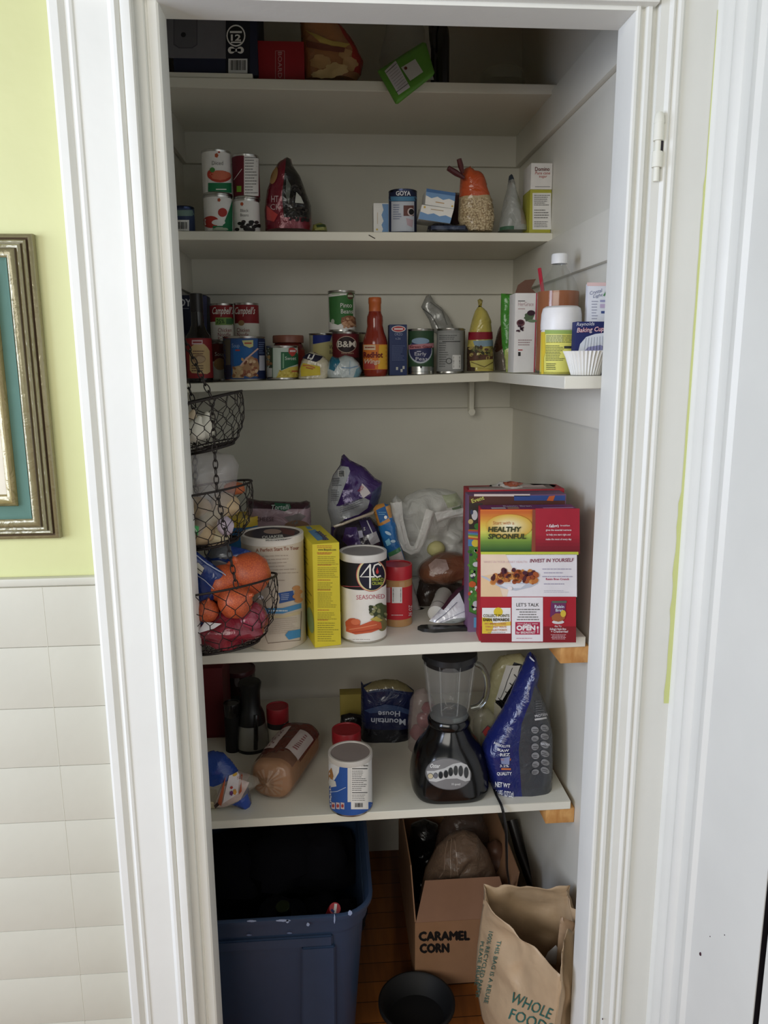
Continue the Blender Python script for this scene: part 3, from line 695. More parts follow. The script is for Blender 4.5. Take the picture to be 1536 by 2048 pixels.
tilted('tilted white and blue box, upper of the leaning pair', [(853, 377), (911, 386), (908, 418), (850, 409)], 1.89, .07, c9)
can('spice_jar', 'small dark jar hidden behind the tilted white boxes', 'jar', 893, 922, 2.02, S2, 385, M((70, 40, 44)), None)
# oats bag with orange top and clips
def c12(ar):
    rnd = random.Random(8)
    for i in range(420):
        x, y = rnd.uniform(921, 986), rnd.uniform(397, 461); ar.ell(x, y, 2.1, 1.4, M((214, 192, 150)) if i % 3 else M((160, 134, 98)), 1+i % 3, n=6, rot=rnd.random()*3)
OUT = [(925, 464), (916, 440), (918, 400), (921, 350), (928, 338), (940, 332), (947, 340), (958, 342), (968, 352), (976, 378), (984, 402), (989, 440), (984, 464)]
def more_o(T, fn):
    mb = MB(); bm_ = M((92, 36, 40), 'plastic')
    for a, b in (((896, 336), (928, 356)), ((918, 318), (925, 346))):
        pa, pb = PY(*a, 1.885), PY(*b, 1.895); mb = MB(); mb.tube([pa, pa.lerp(pb, .5), pb], [.006, .007, .004], bm_, n=8); mb.tube([pa+Vector((.003, -.003, -.004)), pb+Vector((0, .004, 0))], .0028, bm_); mb.obj('bag_clip', T, label='dark red plastic clip')
bag('oats_bag', 'clear bag of rolled oats with orange top closed by two clips', 'bag', OUT, 1.935, .034, M((196, 172, 128), 'film'), z0=S2, regions=[([(912, 395), (916, 330), (940, 328), (980, 340), (988, 392), (950, 397)], M((214, 84, 38), 'film'))],
    wr=.003, seed=3, D=.03, open_py=464, art=c12, more=more_o, part='bag_body')
bag('freezer_bag', 'grey clear plastic bag with folded neck beside the oats bag', 'bag', [(996, 463), (1002, 430), (1008, 400), (1014, 378), (1018, 352), (1023, 348), (1028, 362), (1036, 392), (1048, 430), (1057, 463)], 1.93, .03, M((176, 180, 176), 'frost'), z0=S2,
    regions=[([(1016, 352), (1023, 346), (1025, 362), (1017, 362)], M((50, 66, 84))), ([(998, 456), (1022, 456), (1022, 463), (997, 463)], M((60, 100, 74))), ([(1035, 420), (1042, 420), (1050, 452), (1036, 452)], M((176, 160, 150), 'frost'))], wr=.004, seed=12, D=.02, open_py=463)
def c13(ar):
    ar.rect(1065, 386, 1102, 459, M((226, 224, 216)), 1); ar.lines(1068, 389, 1100, 412, 6, GREY, 2, layer=3); ar.lines(1068, 418, 1100, 438, 4, GREY, 4, layer=3); ar.lines(1068, 442, 1100, 455, 4, GREY, 5, layer=3)
o, (a, w, zz) = carton('sugar_box', 'yellow edged box at the right end of the second shelf', 'box', 1060, 1103, 379, S2, 1.885, .07, M((176, 172, 46)), c13)
def c14(ar):
    ar.text('Domino', 1070, 342, 8, M((110, 40, 40)), w=29, bold=.015); ar.text('Pure cane', 1070, 349, 6, M((190, 60, 50)), w=30, shear=.2, bold=.0); ar.text('sugar', 1078, 355, 5, M((190, 60, 50)), w=16, bold=0); ar.rect(1070, 373, 1100, 374, GREY, 2)
carton('sugar_box', 'white sugar box stacked on the yellow edged box', 'box', 1062, 1105, 326, zz+.0002, 1.885, .07, M((228, 224, 216)), c14)
# ------------------------------------------------------------------ shelf with soup cans
def z3(px, Y): return s3z(PY(px, 750, Y).x)+.0004
def blobs(ar, n, x0, y0, x1, y1, cols, r=3, layer=3, seed=0, ry=None):
    rnd = random.Random(seed)
    for i in range(n):
        ar.ell(rnd.uniform(x0, x1), rnd.uniform(y0, y1), r*rnd.uniform(.7, 1.2), (ry or r*.75)*rnd.uniform(.7, 1.2), M(cols[i % len(cols)]), layer+i % 3, n=9, rot=rnd.random()*3)
def d1(ar):
    ar.text('OY', 357, 612, 14, M((200, 202, 206)), w=26, bold=.03); ar.rect(350, 616, 378, 618, M((120, 124, 140)), 1); ar.rect(400, 592, 414, 660, M((60, 62, 100)), 1); ar.rect(398, 590, 400, 700, M((20, 22, 40)), 2)
carton('pasta_box', 'dark navy box behind the black sauce bottle at the left end of the shelf', 'box', 366, 414, 590, z3(385, 2.09), 2.09, .08, M((30, 34, 62)), d1, mid=650)
def bottle(name, label, px, Yc, z0, prof, mat, cat='bottle', group=None):
    """profile of (half width px, row) from the top down, in photograph pixels at depth Yc"""
    x = PY(px, 700, Yc).x; sc = (PY(px+10, 700, Yc).x-PY(px, 700, Yc).x)/10
    pr = [(w*sc, PY(px, r, Yc).z) for w, r in prof][::-1]
    pr = [(0, z0+.001), (pr[0][0]*.94, z0)]+[(a, max(b, z0+.0015)) for a, b in pr]+[(0, max(b for _, b in pr))]
    T = thing(name, label, cat, (x, Yc, z0), group); mb = MB(); mb.lathe(pr, mat, c=(x, Yc, 0), n=40)
    return T, x, sc, mb
T, x, sc, mb = bottle('sauce_bottle', 'tall black sauce bottle with red and cream label, chain of the baskets in front', 398, 1.985, z3(398, 1.985), [(12, 606), (12, 622), (13, 650), (17, 662), (24, 672), (26, 682), (26, 750), (25, 765)], M((20, 15, 14), 'gloss'))
mb.obj('bottle_body', T)
mb = MB(); zt = PY(398, 606, 1.985).z; zc = PY(398, 588, 1.985).z; mb.lathe([(12.5*sc, zt-.022), (12.8*sc, zt-.02), (12.8*sc, zc), (11.5*sc, zc+.001), (0, zc+.001)], M((24, 18, 18), 'plastic'), c=(x, 1.985, 0)); mb.obj('cap', T)
mb = MB(); rl = 26.2*sc; zl0, zl1 = PY(398, 756, 1.985).z, PY(398, 677, 1.985).z; mb.lathe([(rl, zl0), (rl, zl1)], M((150, 34, 38)), c=(x, 1.985, 0), n=48)
ar = Art(mb, cylfn(x, 1.985, rl, zl0, zl1), 5)
ar.poly([(379, 700), (384, 692), (390, 688), (398, 686), (408, 688), (414, 694), (419, 702), (420, 744), (414, 748), (384, 746), (380, 740)], M((198, 166, 110)), 2); ar.rect(384, 680, 405, 689, M((205, 170, 170)), 3); ar.rect(386, 683, 403, 686, M((150, 34, 38)), 4)
ar.ell(398, 718, 13, 9, M((152, 118, 84)), 3); ar.ell(400, 719, 9, 6, M((182, 152, 112)), 4, jag=.3); ar.lines(384, 729, 416, 744, 3, M((90, 62, 50)), 3, layer=4); ar.lines(386, 700, 412, 710, 2, M((110, 70, 60)), 5, layer=3)
mb.obj('label', T)
RED = M((150, 28, 34)); CRM = M((226, 222, 208))
def d2(ar):
    ar.text('Campbell’s', 425, 628, 14, M((232, 224, 214)), w=42, bold=.012, shear=.35); ar.rect(431, 635, 467, 650, M((120, 160, 70)), 2); ar.text('25%', 433, 647, 9, M((40, 70, 30)), w=16, bold=.02); ar.rect(452, 637, 466, 648, M((60, 110, 60)), 3)
    ar.text('Chicken', 436, 664, 8, RED, w=27, bold=0); ar.text('Noodle', 436, 673, 8, RED, w=25, bold=0); ar.text('Soup', 436, 681, 7, RED, w=18, bold=0)
def d3(ar):
    ar.text('Campbell’s', 470, 628, 14, M((232, 224, 214)), w=40, bold=.012, shear=.35); ar.ell(483, 646, 6, 5.5, M((160, 120, 70)), 3); ar.text('Chicken', 474, 664, 8, RED, w=25, bold=0); ar.text('Noodle', 475, 673, 8, RED, w=22, bold=0)
def d4(ar):
    ar.text('Soup', 430, 712, 8, CRM, w=20, bold=0); ar.ell(440, 728, 12, 12, M((196, 150, 90)), 2)
Yk = 2.075; z0 = z3(445, Yk)
T, x, r, zz = can('soup_can', 'dark red and cream soup can under the soup can with green stripe', 'can', 420.5, 466.5, Yk, z0, 683, CRM, d4, bands=[(.5, 1, M((120, 40, 34)))])
can('soup_can', 'red and white soup can with a green stripe, upper left beside the black bottle', 'can', 420, 467.5, Yk, zz+.0002, 606, CRM, d2, bands=[(.52, 1, RED)], mid=640)
T, x, r, zz = can('soup_can', 'red and white soup can hidden behind the big blue soup can', 'can', 469.5, 517, Yk+.004, z3(493, Yk), 683, CRM, None, bands=[(.5, 1, RED)])
can('soup_can', 'red and white soup can with round seal, directly behind the big blue can', 'can', 469, 518.5, Yk+.002, zz+.0002, 605, CRM, d3, bands=[(.47, 1, RED)], mid=640)
def d5(ar):
    ar.poly([(446, 678), (461, 678), (461, 756), (446, 756)], M((92, 86, 72)), 1); ar.rect(447, 730, 463, 756, M((44, 44, 70)), 2)
    ar.poly([(462, 678), (515, 676), (515, 756), (462, 758)], M((44, 86, 150)), 1); ar.poly([(466, 690), (492, 694), (506, 700), (496, 730), (480, 742), (468, 730)], M((24, 100, 176)), 2)
    ar.poly([(484, 681), (506, 680), (506, 693), (499, 696), (488, 691)], M((206, 204, 130)), 3); ar.rect(489, 685, 503, 688, M((190, 80, 50)), 4)
    ar.text('Soup', 464, 695, 8, M((150, 170, 200)), w=15, bold=0); ar.rect(471, 699, 480, 702, M((190, 60, 50)), 3)
    ar.ell(500, 734, 17, 21, M((176, 128, 84)), 4, jag=.1); blobs(ar, 26, 484, 718, 513, 752, [(206, 160, 110), (160, 90, 60), (222, 184, 140), (130, 70, 44)], 4, 5, 2)
    ar.poly([(466, 734), (484, 730), (488, 756), (466, 756)], M((190, 160, 110)), 4); blobs(ar, 8, 468, 736, 484, 754, [(206, 170, 120), (150, 100, 60)], 4, 5, 3)
    ar.stroke([(481, 732), (492, 718), (515, 697)], 3, M((216, 176, 160)), 8)
    ar.rect(516, 676, 531, 756, M((26, 40, 84)), 2); ar.rect(518, 711, 529, 741, M((190, 190, 200)), 3); ar.lines(517, 683, 529, 708, 6, M((120, 140, 180)), 2, layer=3)
can('soup_can', 'large blue soup can with picture of a spoonful of chunky soup', 'can', 446, 531, 1.998, z3(488, 2.0), 672, M((36, 56, 110)), d5, mid=700)
def d6(ar):
    ar.rect(533, 694, 545, 756, M((60, 70, 50)), 1); blobs(ar, 8, 534, 712, 543, 730, [(190, 150, 90), (150, 100, 60)], 3, 2, 4); ar.rect(534, 736, 545, 754, M((196, 196, 190)), 3); ar.stroke([(545.5, 695), (545.5, 755)], 1, M((40, 100, 60)), 3)
    ar.poly([(562, 704), (596, 704), (596, 728), (578, 734), (562, 741)], M((34, 104, 62)), 2); ar.poly([(565, 707), (568, 707), (568, 736), (565, 737)], M((120, 170, 130)), 3); ar.text('Sweet', 570, 720, 7, M((214, 226, 210)), w=22, bold=0)
    ar.poly([(577, 697), (583, 694), (589, 697), (593, 702), (588, 711), (583, 713), (577, 706)], M((196, 60, 50)), 4); ar.rect(579, 700, 590, 704, M((226, 190, 190)), 5)
    ar.poly([(552, 756), (562, 742), (578, 735), (596, 732), (596, 756)], M((214, 190, 70)), 3); blobs(ar, 30, 556, 742, 595, 755, [(226, 204, 90), (196, 168, 50)], 2.6, 4, 5); ar.rect(582, 741, 594, 744, M((190, 90, 50)), 8)
can('vegetable_can', 'pale green corn can with red badge in front of the red lidded jar', 'can', 533, 597, 1.985, z3(565, 1.985), 691, M((196, 210, 196)), d6, mid=720)
T, x, sc, mb = bottle('sauce_jar', 'glass jar of red sauce with a copper red lid behind the corn can', 577, 2.085, z3(577, 2.085), [(26, 686), (29, 690), (31, 696), (32, 702), (32, 755)], M((112, 34, 26), 'gloss'), cat='jar')
mb.obj('jar_body', T); mb = MB(); za, zb = PY(577, 686, 2.085).z, PY(577, 671, 2.085).z; mb.lathe([(30*sc, za), (31*sc, za+.001), (31*sc, zb-.003), (30*sc, zb), (0, zb-.001)], M((150, 84, 62), 'plastic'), c=(x, 2.085, 0)); mb.obj('lid', T)
mb = MB(); mb.lathe([(32.3*sc, PY(577, 745, 2.085).z), (32.3*sc, PY(577, 700, 2.085).z)], M((150, 40, 34)), c=(x, 2.085, 0)); mb.obj('label', T)
# small snack bags
def d7(ar):
    ar.poly([(604, 716), (612, 709), (618, 706), (646, 713), (640, 720), (632, 724), (612, 718)], M((28, 26, 54)), 2); ar.text('LJ', 614, 717, 8, WHT, w=16, shear=.3, bold=.03, layer=4)
    ar.poly([(601, 735), (606, 726), (640, 733), (641, 750), (602, 753)], M((222, 196, 40)), 2); ar.stroke([(606, 731), (618, 731), (630, 736)], 3, M((210, 120, 60)), 3); ar.stroke([(612, 735), (626, 738)], 2.4, M((196, 100, 50)), 3)
bag('snack_bag', 'small yellow and dark blue snack bag lying before the white bean can', 'bag', [(597, 757), (598, 740), (603, 722), (612, 708), (622, 703), (646, 712), (657, 722), (660, 745), (655, 757)], 1.965, .02, M((212, 202, 170), 'film'), z0=z3(628, 1.96), art=d7, wr=.004, seed=21, D=.02, open_py=757)
def d8(ar):
    ar.stroke([(683, 735), (700, 736), (716, 732)], 1.6, M((110, 150, 190)), 2); ar.stroke([(700, 722), (699, 750)], 1.2, M((150, 180, 200)), 2)
bag('snack_bag', 'small clear and light blue bag under the maroon bean can', 'bag', [(655, 756), (650, 742), (656, 726), (664, 712), (676, 716), (690, 710), (706, 714), (718, 726), (724, 742), (718, 756)], 1.965, .024, M((186, 198, 198), 'film'), z0=z3(690, 1.965),
    regions=[([(660, 712), (676, 712), (680, 724), (668, 742), (658, 738)], M((30, 110, 140), 'film')), ([(712, 738), (724, 730), (726, 756), (706, 756)], M((110, 160, 176), 'film'))], art=d8, wr=.006, seed=22, D=.022, open_py=756)
def d9(ar):
    ar.poly([(626, 668), (664, 668), (660, 682), (640, 686), (626, 688)], M((36, 54, 150)), 2); ar.poly([(626, 690), (640, 686), (658, 684), (670, 686), (670, 730), (640, 730), (626, 716)], M((214, 202, 130)), 1)
    ar.ell(650, 668.5, 12, 1.5, WHT, 3); ar.text('White', 658, 698, 8, M((60, 56, 60)), w=20, bold=0); ar.text('Beans', 659, 708, 7, M((60, 56, 60)), w=18, bold=0); ar.stroke([(628, 705), (640, 712), (650, 716)], 3, M((120, 50, 70)), 3)
can('bean_can', 'white bean can with blue and pale yellow label behind the snack bags', 'can', 618, 674, 2.125, z3(646, 2.12), 666, M((196, 192, 160)), d9, mid=690)
def d10(ar):
    ar.ell(693, 689, 20, 17, M((190, 160, 140)), 2); ar.ell(693, 689, 18.5, 15.5, M((44, 24, 28)), 3); ar.text('B&M', 676, 694, 12, M((226, 216, 200)), w=34, bold=.02, layer=5); ar.text('Baked Beans', 683, 708, 4.5, M((180, 150, 120)), w=24, bold=0)
T, x, r, zz = can('bean_can', 'maroon baked bean can with big white letters, under the green pinto bean can', 'can', 664, 719, 2.045, z3(691, 2.045), 663, M((112, 26, 34)), d10, bands=[(0, .42, M((56, 30, 30)))], mid=690)
def d11(ar):
    ar.poly([(658, 594), (690, 590), (706, 592), (706, 640), (690, 644), (676, 650), (660, 644)], M((52, 118, 52)), 2); ar.ell(700, 592, 7.5, 8.5, M((70, 120, 60)), 3); ar.ell(700, 592, 6, 7, M((96, 60, 48)), 4); ar.rect(695, 590, 705, 594, M((190, 190, 160)), 5)
    ar.text('Pinto', 681, 615, 9, WHT, w=22, bold=0, layer=5); ar.text('Beans', 682, 627, 9, WHT, w=23, bold=0, layer=5); ar.lines(664, 585, 682, 590, 2, M((120, 160, 90)), 2, layer=3)
    ar.ell(698, 643, 16, 12, M((150, 96, 64)), 3); blobs(ar, 34, 685, 635, 712, 654, [(186, 130, 90), (150, 92, 60), (206, 156, 116)], 3.4, 5, 6)
    ar.ell(666, 643, 3.4, 5, M((190, 196, 180)), 3)
can('bean_can', 'green and white pinto bean can standing on top of the maroon can', 'can', 656, 711, 2.05, zz+.0002, 580, WHT, d11, mid=620, bands=[(.97, 1, M((120, 130, 110)))])
can('bean_can', 'cream can standing behind the hot sauce bottle', 'can', 711, 764, 2.135, z3(738, 2.13), 664, M((172, 160, 120)), None, bands=[(0, .8, M((80, 50, 40)))], mid=690)
# hot sauce
Yb = 1.985; z0 = z3(751, Yb)
T, x, sc, mb = bottle('hot_sauce_bottle', 'orange red hot wing sauce bottle with orange cap', 750.5, Yb, z0, [(11.5, 612), (12, 622), (13, 627), (15.5, 633), (16, 642), (15.5, 652), (18, 664), (22, 675), (24.5, 686), (24.5, 742), (23, 748)], M((150, 42, 24), 'gloss'))
mb.obj('bottle_body', T)
mb = MB(); za, zb = PY(750, 624, Yb).z, PY(750, 595, Yb).z; zm = PY(750, 608, Yb).z
mb.lathe([(12.2*sc, za), (12*sc, zm), (12.6*sc, zm+.001), (12.6*sc, zb-.002), (11.5*sc, zb), (0, zb)], M((206, 96, 36), 'plastic'), c=(x, Yb, 0), rf=lambda a, z, i: 1+(.02*sin(a*24) if i in (2, 3) else 0), n=72); mb.obj('cap', T)
mb = MB(); rl = 24.8*sc; mb.lathe([(rl, PY(750, 739, Yb).z), (rl, PY(750, 689, Yb).z)], M((226, 120, 36)), c=(x, Yb, 0), n=48); ar = Art(mb, cylfn(x, Yb, rl), 4)
ar.poly([(758, 690), (774, 690), (774, 738), (756, 738)], M((236, 176, 40)), 1); ar.poly([(728, 690), (751, 690), (751, 700), (728, 700)], M((226, 196, 160)), 2); ar.lines(731, 692, 749, 698, 1, M((160, 60, 40)), 2, layer=4)
ar.text('RedHot', 728, 715, 11, M((120, 24, 28)), w=37, bold=.03, layer=5); ar.text('Wings', 730, 727, 9, M((230, 200, 170)), w=30, bold=.02, shear=.3, layer=5); ar.poly([(728, 722), (750, 722), (750, 738), (728, 738)], M((190, 60, 50)), 2)
mb.obj('label', T)
def d12(ar):
    ar.ell(797, 658, 14, 6.5, WHT, 2); ar.ell(797, 658, 12.5, 5.3, M((190, 40, 46)), 3); ar.rect(788, 656, 806, 660, M((230, 200, 200)), 4); ar.text('ORZO', 789, 671, 5, M((150, 160, 190)), w=16, bold=0); ar.text('n.26', 791, 679, 4, M((150, 160, 190)), w=10, bold=0)
    ar.lines(784, 690, 810, 722, 8, M((84, 98, 140)), 2, layer=3)
    for a in ((792, 734), (801, 738), (805, 732)): ar.rect(a[0], a[1], a[0]+4, a[1]+6, M((190, 190, 180)), 3)
o, _ = carton('pasta_box', 'slim dark blue pasta box with red oval beside the hot sauce', 'box', 779, 814, 649, z3(797, 1.965), 1.965, .05, M((40, 56, 104)), d12, mid=700)
def d13(ar):
    ar.ell(841, 702, 25, 28, M((52, 90, 60)), 1, jag=.0); ar.ell(841, 702, 23, 25, M((180, 190, 200)), 2); ar.ell(841, 700, 21.5, 23.5, M((46, 50, 96)), 3)
    ar.ell(841, 682, 17, 6.5, M((130, 160, 190)), 4); ar.poly([(818, 690), (866, 686), (866, 695), (818, 699)], M((186, 120, 130)), 5); ar.text('Green Giant', 821, 696, 5, M((120, 30, 40)), w=42, bold=.02, layer=7)
    ar.text('Early', 830, 711, 7, M((206, 206, 216)), w=22, bold=0, layer=6); ar.text('Peas', 832, 721, 7, M((206, 206, 216)), w=22, bold=0, layer=6); ar.rect(834, 702, 842, 704, M((170, 170, 190)), 5)
    ar.rect(816, 733, 868, 742, M((188, 190, 188), 'metal'), 1); ar.ell(842, 734, 2, 2.5, BLK, 3)
can('vegetable_can', 'dark green pea can with navy oval badge next to the slim blue box', 'can', 815.5, 868, 1.985, z3(842, 1.985), 657, M((44, 78, 50)), d13, mid=700, bands=[(0, .12, M((170, 172, 168), 'metal'))])
def d14(ar):
    ar.rect(876, 666, 919, 739, M((150, 152, 150)), 1); ar.lines(879, 669, 914, 680, 3, M((90, 92, 92)), 2, layer=3); ar.lines(879, 684, 898, 735, 11, M((100, 102, 102)), 3, layer=3); ar.rect(885, 682, 920, 684, M((80, 80, 80)), 3); ar.bars(905, 710, 921, 738, vert=True)
    ar.ell(898, 722, 6, 6, M((60, 60, 60)), 4); ar.ell(898, 722, 4.5, 4.5, M((150, 152, 150)), 5)
T, x, r, zc = can('food_can', 'plain grey can showing its printed back, with silver foil pack above', 'can', 873, 928, 1.985, z3(900, 1.985), 656, M((140, 142, 140)), d14, mid=700)
can('food_can', 'can with brown label mostly hidden behind the plain grey can', 'can', 876, 930, 2.10, z3(905, 2.1), 657, M((120, 96, 70)), None, mid=700)
bag('foil_pack', 'crumpled silver foil packet leaning on the wall above the grey can', 'packet', [(866, 664), (858, 640), (842, 614), (852, 592), (860, 588), (868, 604), (884, 616), (896, 632), (905, 650), (912, 668), (890, 676)], 2.165, .010, M((168, 168, 162), 'foil'), wr=.006, seed=31, D=.015, lean=.12, part='foil',
    art=lambda ar: (ar.stroke([(846, 618), (862, 630), (874, 650), (880, 668)], 1.6, M((90, 90, 88)), 2), ar.stroke([(860, 604), (884, 622), (894, 650)], 1.4, M((110, 110, 106)), 2)))
for (a, b), lb in (((930, 2.10), ''),): pass
def d15(ar):
    ar.poly([(936, 664), (984, 664), (985, 678), (935, 680)], M((156, 24, 44)), 2); ar.poly([(946, 682), (984, 680), (986, 692), (950, 694)], M((130, 160, 180)), 2)
    blobs(ar, 36, 940, 694, 983, 716, [(120, 120, 60), (60, 60, 34), (170, 150, 80), (90, 60, 40)], 4, 3, 7); ar.poly([(940, 722), (984, 716), (985, 738), (942, 734)], M((200, 190, 90)), 3); ar.stroke([(942, 724), (968, 734), (985, 724)], 1.5, M((110, 90, 40)), 5)
    ar.poly([(938, 712), (984, 708), (984, 718), (940, 722)], M((96, 60, 40)), 4)
bag('pasta_bag', 'yellow bag with red band and a twisted top, standing right of the grey can', 'bag', [(934, 742), (934, 700), (938, 665), (944, 640), (950, 622), (957, 612), (955, 600), (960, 597), (966, 601), (963, 613), (974, 622), (982, 640), (984, 665), (988, 742)], 1.975, .03, M((202, 186, 84), 'film'), z0=z3(960, 1.975),
    regions=[([(930, 694), (944, 694), (946, 742), (930, 742)], M((70, 50, 38), 'film'))], art=d15, wr=.003, seed=33, D=.025, open_py=742)
bag('foil_bag', 'brown and silver foil bag behind the bright green packet', 'bag', [(990, 740), (986, 700), (996, 660), (1004, 645), (1014, 660), (1030, 700), (1034, 740)], 2.06, .03, M((150, 138, 126), 'foil'), z0=z3(1010, 2.06), regions=[([(986, 700), (996, 655), (1006, 640), (1010, 690), (990, 705)], M((96, 58, 40), 'foil'))], wr=.006, seed=35, D=.03, open_py=740)
bag('green_packet', 'tall bright green packet squeezed against the white tea box', 'packet', [(1012, 746), (1010, 720), (1004, 690), (1001, 640), (1002, 587), (1026, 588), (1046, 600), (1050, 746)], 1.90, .012, M((66, 156, 44), 'film'), z0=z3(1030, 1.90), regions=[([(1008, 700), (1024, 690), (1034, 746), (1010, 746)], M((196, 210, 120), 'film'))], wr=.003, seed=36, D=.015)
# things on the arm
Z3A = 1.5418
def d16(ar):
    ar.text('HerGrace', 1036, 612, 8, M((196, 160, 166)), w=31, bold=0); ar.rect(1036, 601, 1050, 603, GREY, 1); ar.rect(1036, 617, 1050, 618.5, M((190, 150, 150)), 1)
    ar.ell(1058, 634, 10, 8, M((86, 110, 76)), 2, jag=.4, rot=-.5); ar.ell(1062, 626, 8, 5.5, M((60, 34, 48)), 3); ar.ell(1064, 642, 9, 3, M((110, 140, 100)), 3); ar.ell(1041, 646, 8, 7, M((116, 70, 76)), 3); ar.ell(1041, 645, 5.5, 4, M((70, 30, 40)), 5)
    blobs(ar, 9, 1033, 652, 1052, 662, [(60, 36, 50), (90, 60, 70)], 3, 4, 8); ar.lines(1036, 678, 1064, 692, 3, M((170, 140, 140)), 2, layer=2); ar.rect(1036, 699, 1045, 701, M((190, 60, 60)), 2)
    ar.rect(1036, 704, 1041, 712, DK, 2)
a = PY(1029, 660, 1.72)
mb = MB(); zt = PY(1050, 586, 1.72).z; Wb = PY(1071.5, 660, 1.72).x-a.x
T = thing('tea_box', 'white box with berry pictures and red side, its brown flap open', 'box', (a.x+Wb/2, 1.75, Z3A))
REDP = M((196, 40, 66)); mb = MB(); mb.bbox(a.x, a.x+Wb, 1.72, 1.775, Z3A, zt, WHT, bev=.001)
mb.add([(a.x+Wb+.0003, 1.721, Z3A+.001), (a.x+Wb+.0003, 1.774, Z3A+.001), (a.x+Wb+.0003, 1.774, zt-.001), (a.x+Wb+.0003, 1.721, zt-.001)], [(0, 1, 2, 3)], REDP)
mb.add([(a.x+Wb-.002, 1.7195, Z3A+.001), (a.x+Wb+.0008, 1.7195, Z3A+.001), (a.x+Wb+.0008, 1.7195, zt), (a.x+Wb-.002, 1.7195, zt)], [(0, 1, 2, 3)], REDP)
d16(Art(mb, planefn((0, 1.72, 0), (0, -1, 0)), None)); mb.obj('carton', T, ang=30)
mb = MB(); KR = M((112, 70, 50), 'kraft'); q = [PY(1030, 588, 1.775), PY(1036, 570, 1.778), PY(1050, 560, 1.780), PY(1072, 558, 1.782), PY(1062, 576, 1.778), PY(1074, 588, 1.775)]
mb.poly(q, KR); mb.poly([v+Vector((0, .0012, 0)) for v in q[::-1]], KR); mb.obj('flap', T, label='open brown cardboard flap', merge=False)
mb = MB(); mb.tube([PY(1079, 537, 1.69), PY(1088, 600, 1.67), PY(1092, 700, 1.655)], .0042, M((206, 36, 60), 'plastic')); mb.obj('red_straw', label='short red plastic stick behind the vinegar bottle', cat='stick')
# vinegar bottle
Yv = 1.60; zf = Z3A; xv = PY(1116, 600, Yv).x; sv = (PY(1126, 600, Yv).x-xv)/10; zr = lambda r: PY(1116, r, Yv).z
T = thing('vinegar_bottle', 'clear bottle half full of amber vinegar with white cap', 'bottle', (xv, Yv, zf))
mb = MB(); gp = [(0, zf+.004), (36*sv, zf), (41*sv, zf+.004), (41*sv, zr(590)), (40*sv, zr(582)), (34*sv, zr(566)), (25*sv, zr(550)), (16*sv, zr(538)), (13*sv, zr(530)), (13*sv, zr(524))]
mb.lathe(gp, M((150, 156, 142), 'thin'), c=(xv, Yv, 0)); mb.obj('bottle_body', T)
mb = MB(); mb.lathe([(0, zf+.006), (38*sv, zf+.006), (40*sv, zf+.01), (40*sv, zr(584)), (0, zr(584))], M((176, 84, 16), 'gloss'), c=(xv, Yv, 0)); mb.obj('vinegar', T, label='amber vinegar')
mb = MB(); mb.lathe([(13*sv, zr(528)), (15.5*sv, zr(528)), (15.5*sv, zr(511)), (14*sv, zr(508)), (0, zr(507))], M((238, 238, 236), 'plastic'), c=(xv, Yv, 0), rf=lambda a, z, i: 1+.012*sin(a*30) if i in (1, 2) else 1, n=90); mb.obj('cap', T)
# white canister with yellow label
Yw = 1.487; xw = PY(1121, 680, Yw).x; sw = (PY(1131, 680, Yw).x-xw)/10; zr = lambda r: PY(1121, r, Yw).z
T = thing('drink_mix_canister', 'white plastic canister with yellow green label in front of the vinegar', 'canister', (xw, Yw, zf))
WP = M((238, 236, 232), 'plastic'); YL = M((226, 220, 92)); R = 38*sw
mb = MB(); mb.lathe([(0, zf+.001), (R*.93, zf), (R, zf+.004), (R, zr(662)), (R*.97, zr(658)), (0, zr(658))], WP, c=(xw, Yw, 0), n=48); mb.obj('canister_body', T)
mb = MB(); mb.lathe([(R*1.03, zr(660)), (R*1.04, zr(650)), (R*1.01, zr(628)), (R*.94, zr(617)), (R*.8, zr(613)), (0, zr(612))], WP, c=(xw, Yw, 0), n=48); mb.obj('lid', T)
mb = MB(); rl = R*1.008; mb.lathe([(rl, zf+.005), (rl, zr(748)), (rl, zr(664))], YL, c=(xw, Yw, 0), n=48); ar = Art(mb, cylfn(xw, Yw, rl), 5)
ar.rect(1090, 660, 1159, 668, M((150, 180, 80)), 1); ar.rect(1092, 669, 1125, 684, M((216, 216, 130)), 1); ar.lines(1093, 670, 1156, 686, 4, M((110, 120, 60)), 2, layer=3); ar.lines(1092, 690, 1130, 722, 10, M((90, 96, 50)), 4, layer=3); ar.lines(1093, 726, 1115, 740, 4, M((50, 60, 30)), 5, layer=3); ar.rect(1128, 692, 1158, 697, M((60, 60, 56)), 3)
ar.poly([(1083, 664), (1090, 664), (1091, 704), (1088, 716), (1088, 748), (1083, 748)], M((232, 200, 40)), 2)
mb.obj('label', T)
def d17(ar):
    ar.text('Crystal', 1180, 590, 7, M((110, 120, 160)), w=26, shear=.3, bold=0, rot=-.25); ar.text('Light', 1186, 596, 6, M((110, 120, 160)), w=20, shear=.3, bold=0, rot=-.2); ar.rect(1174, 565, 1222, 572, M((226, 190, 186)), 1)
    ar.rect(1200, 600, 1222, 604, M((150, 150, 190)), 2); ar.rect(1200, 608, 1222, 616, M((190, 170, 200)), 2); ar.rect(1202, 622, 1222, 627, M((60, 80, 140)), 2); ar.lines(1183, 600, 1196, 640, 7, M((170, 172, 190)), 2, layer=2); ar.stroke([(1207, 592), (1216, 578)], 3, M((70, 140, 80)), 3)
carton('drink_packet', 'tall white packet with pale pink top edge, by the right door jamb', 'packet', 1175, 1226, 567, Z3A, 1.463, .016, M((222, 224, 230)), d17, mid=620)
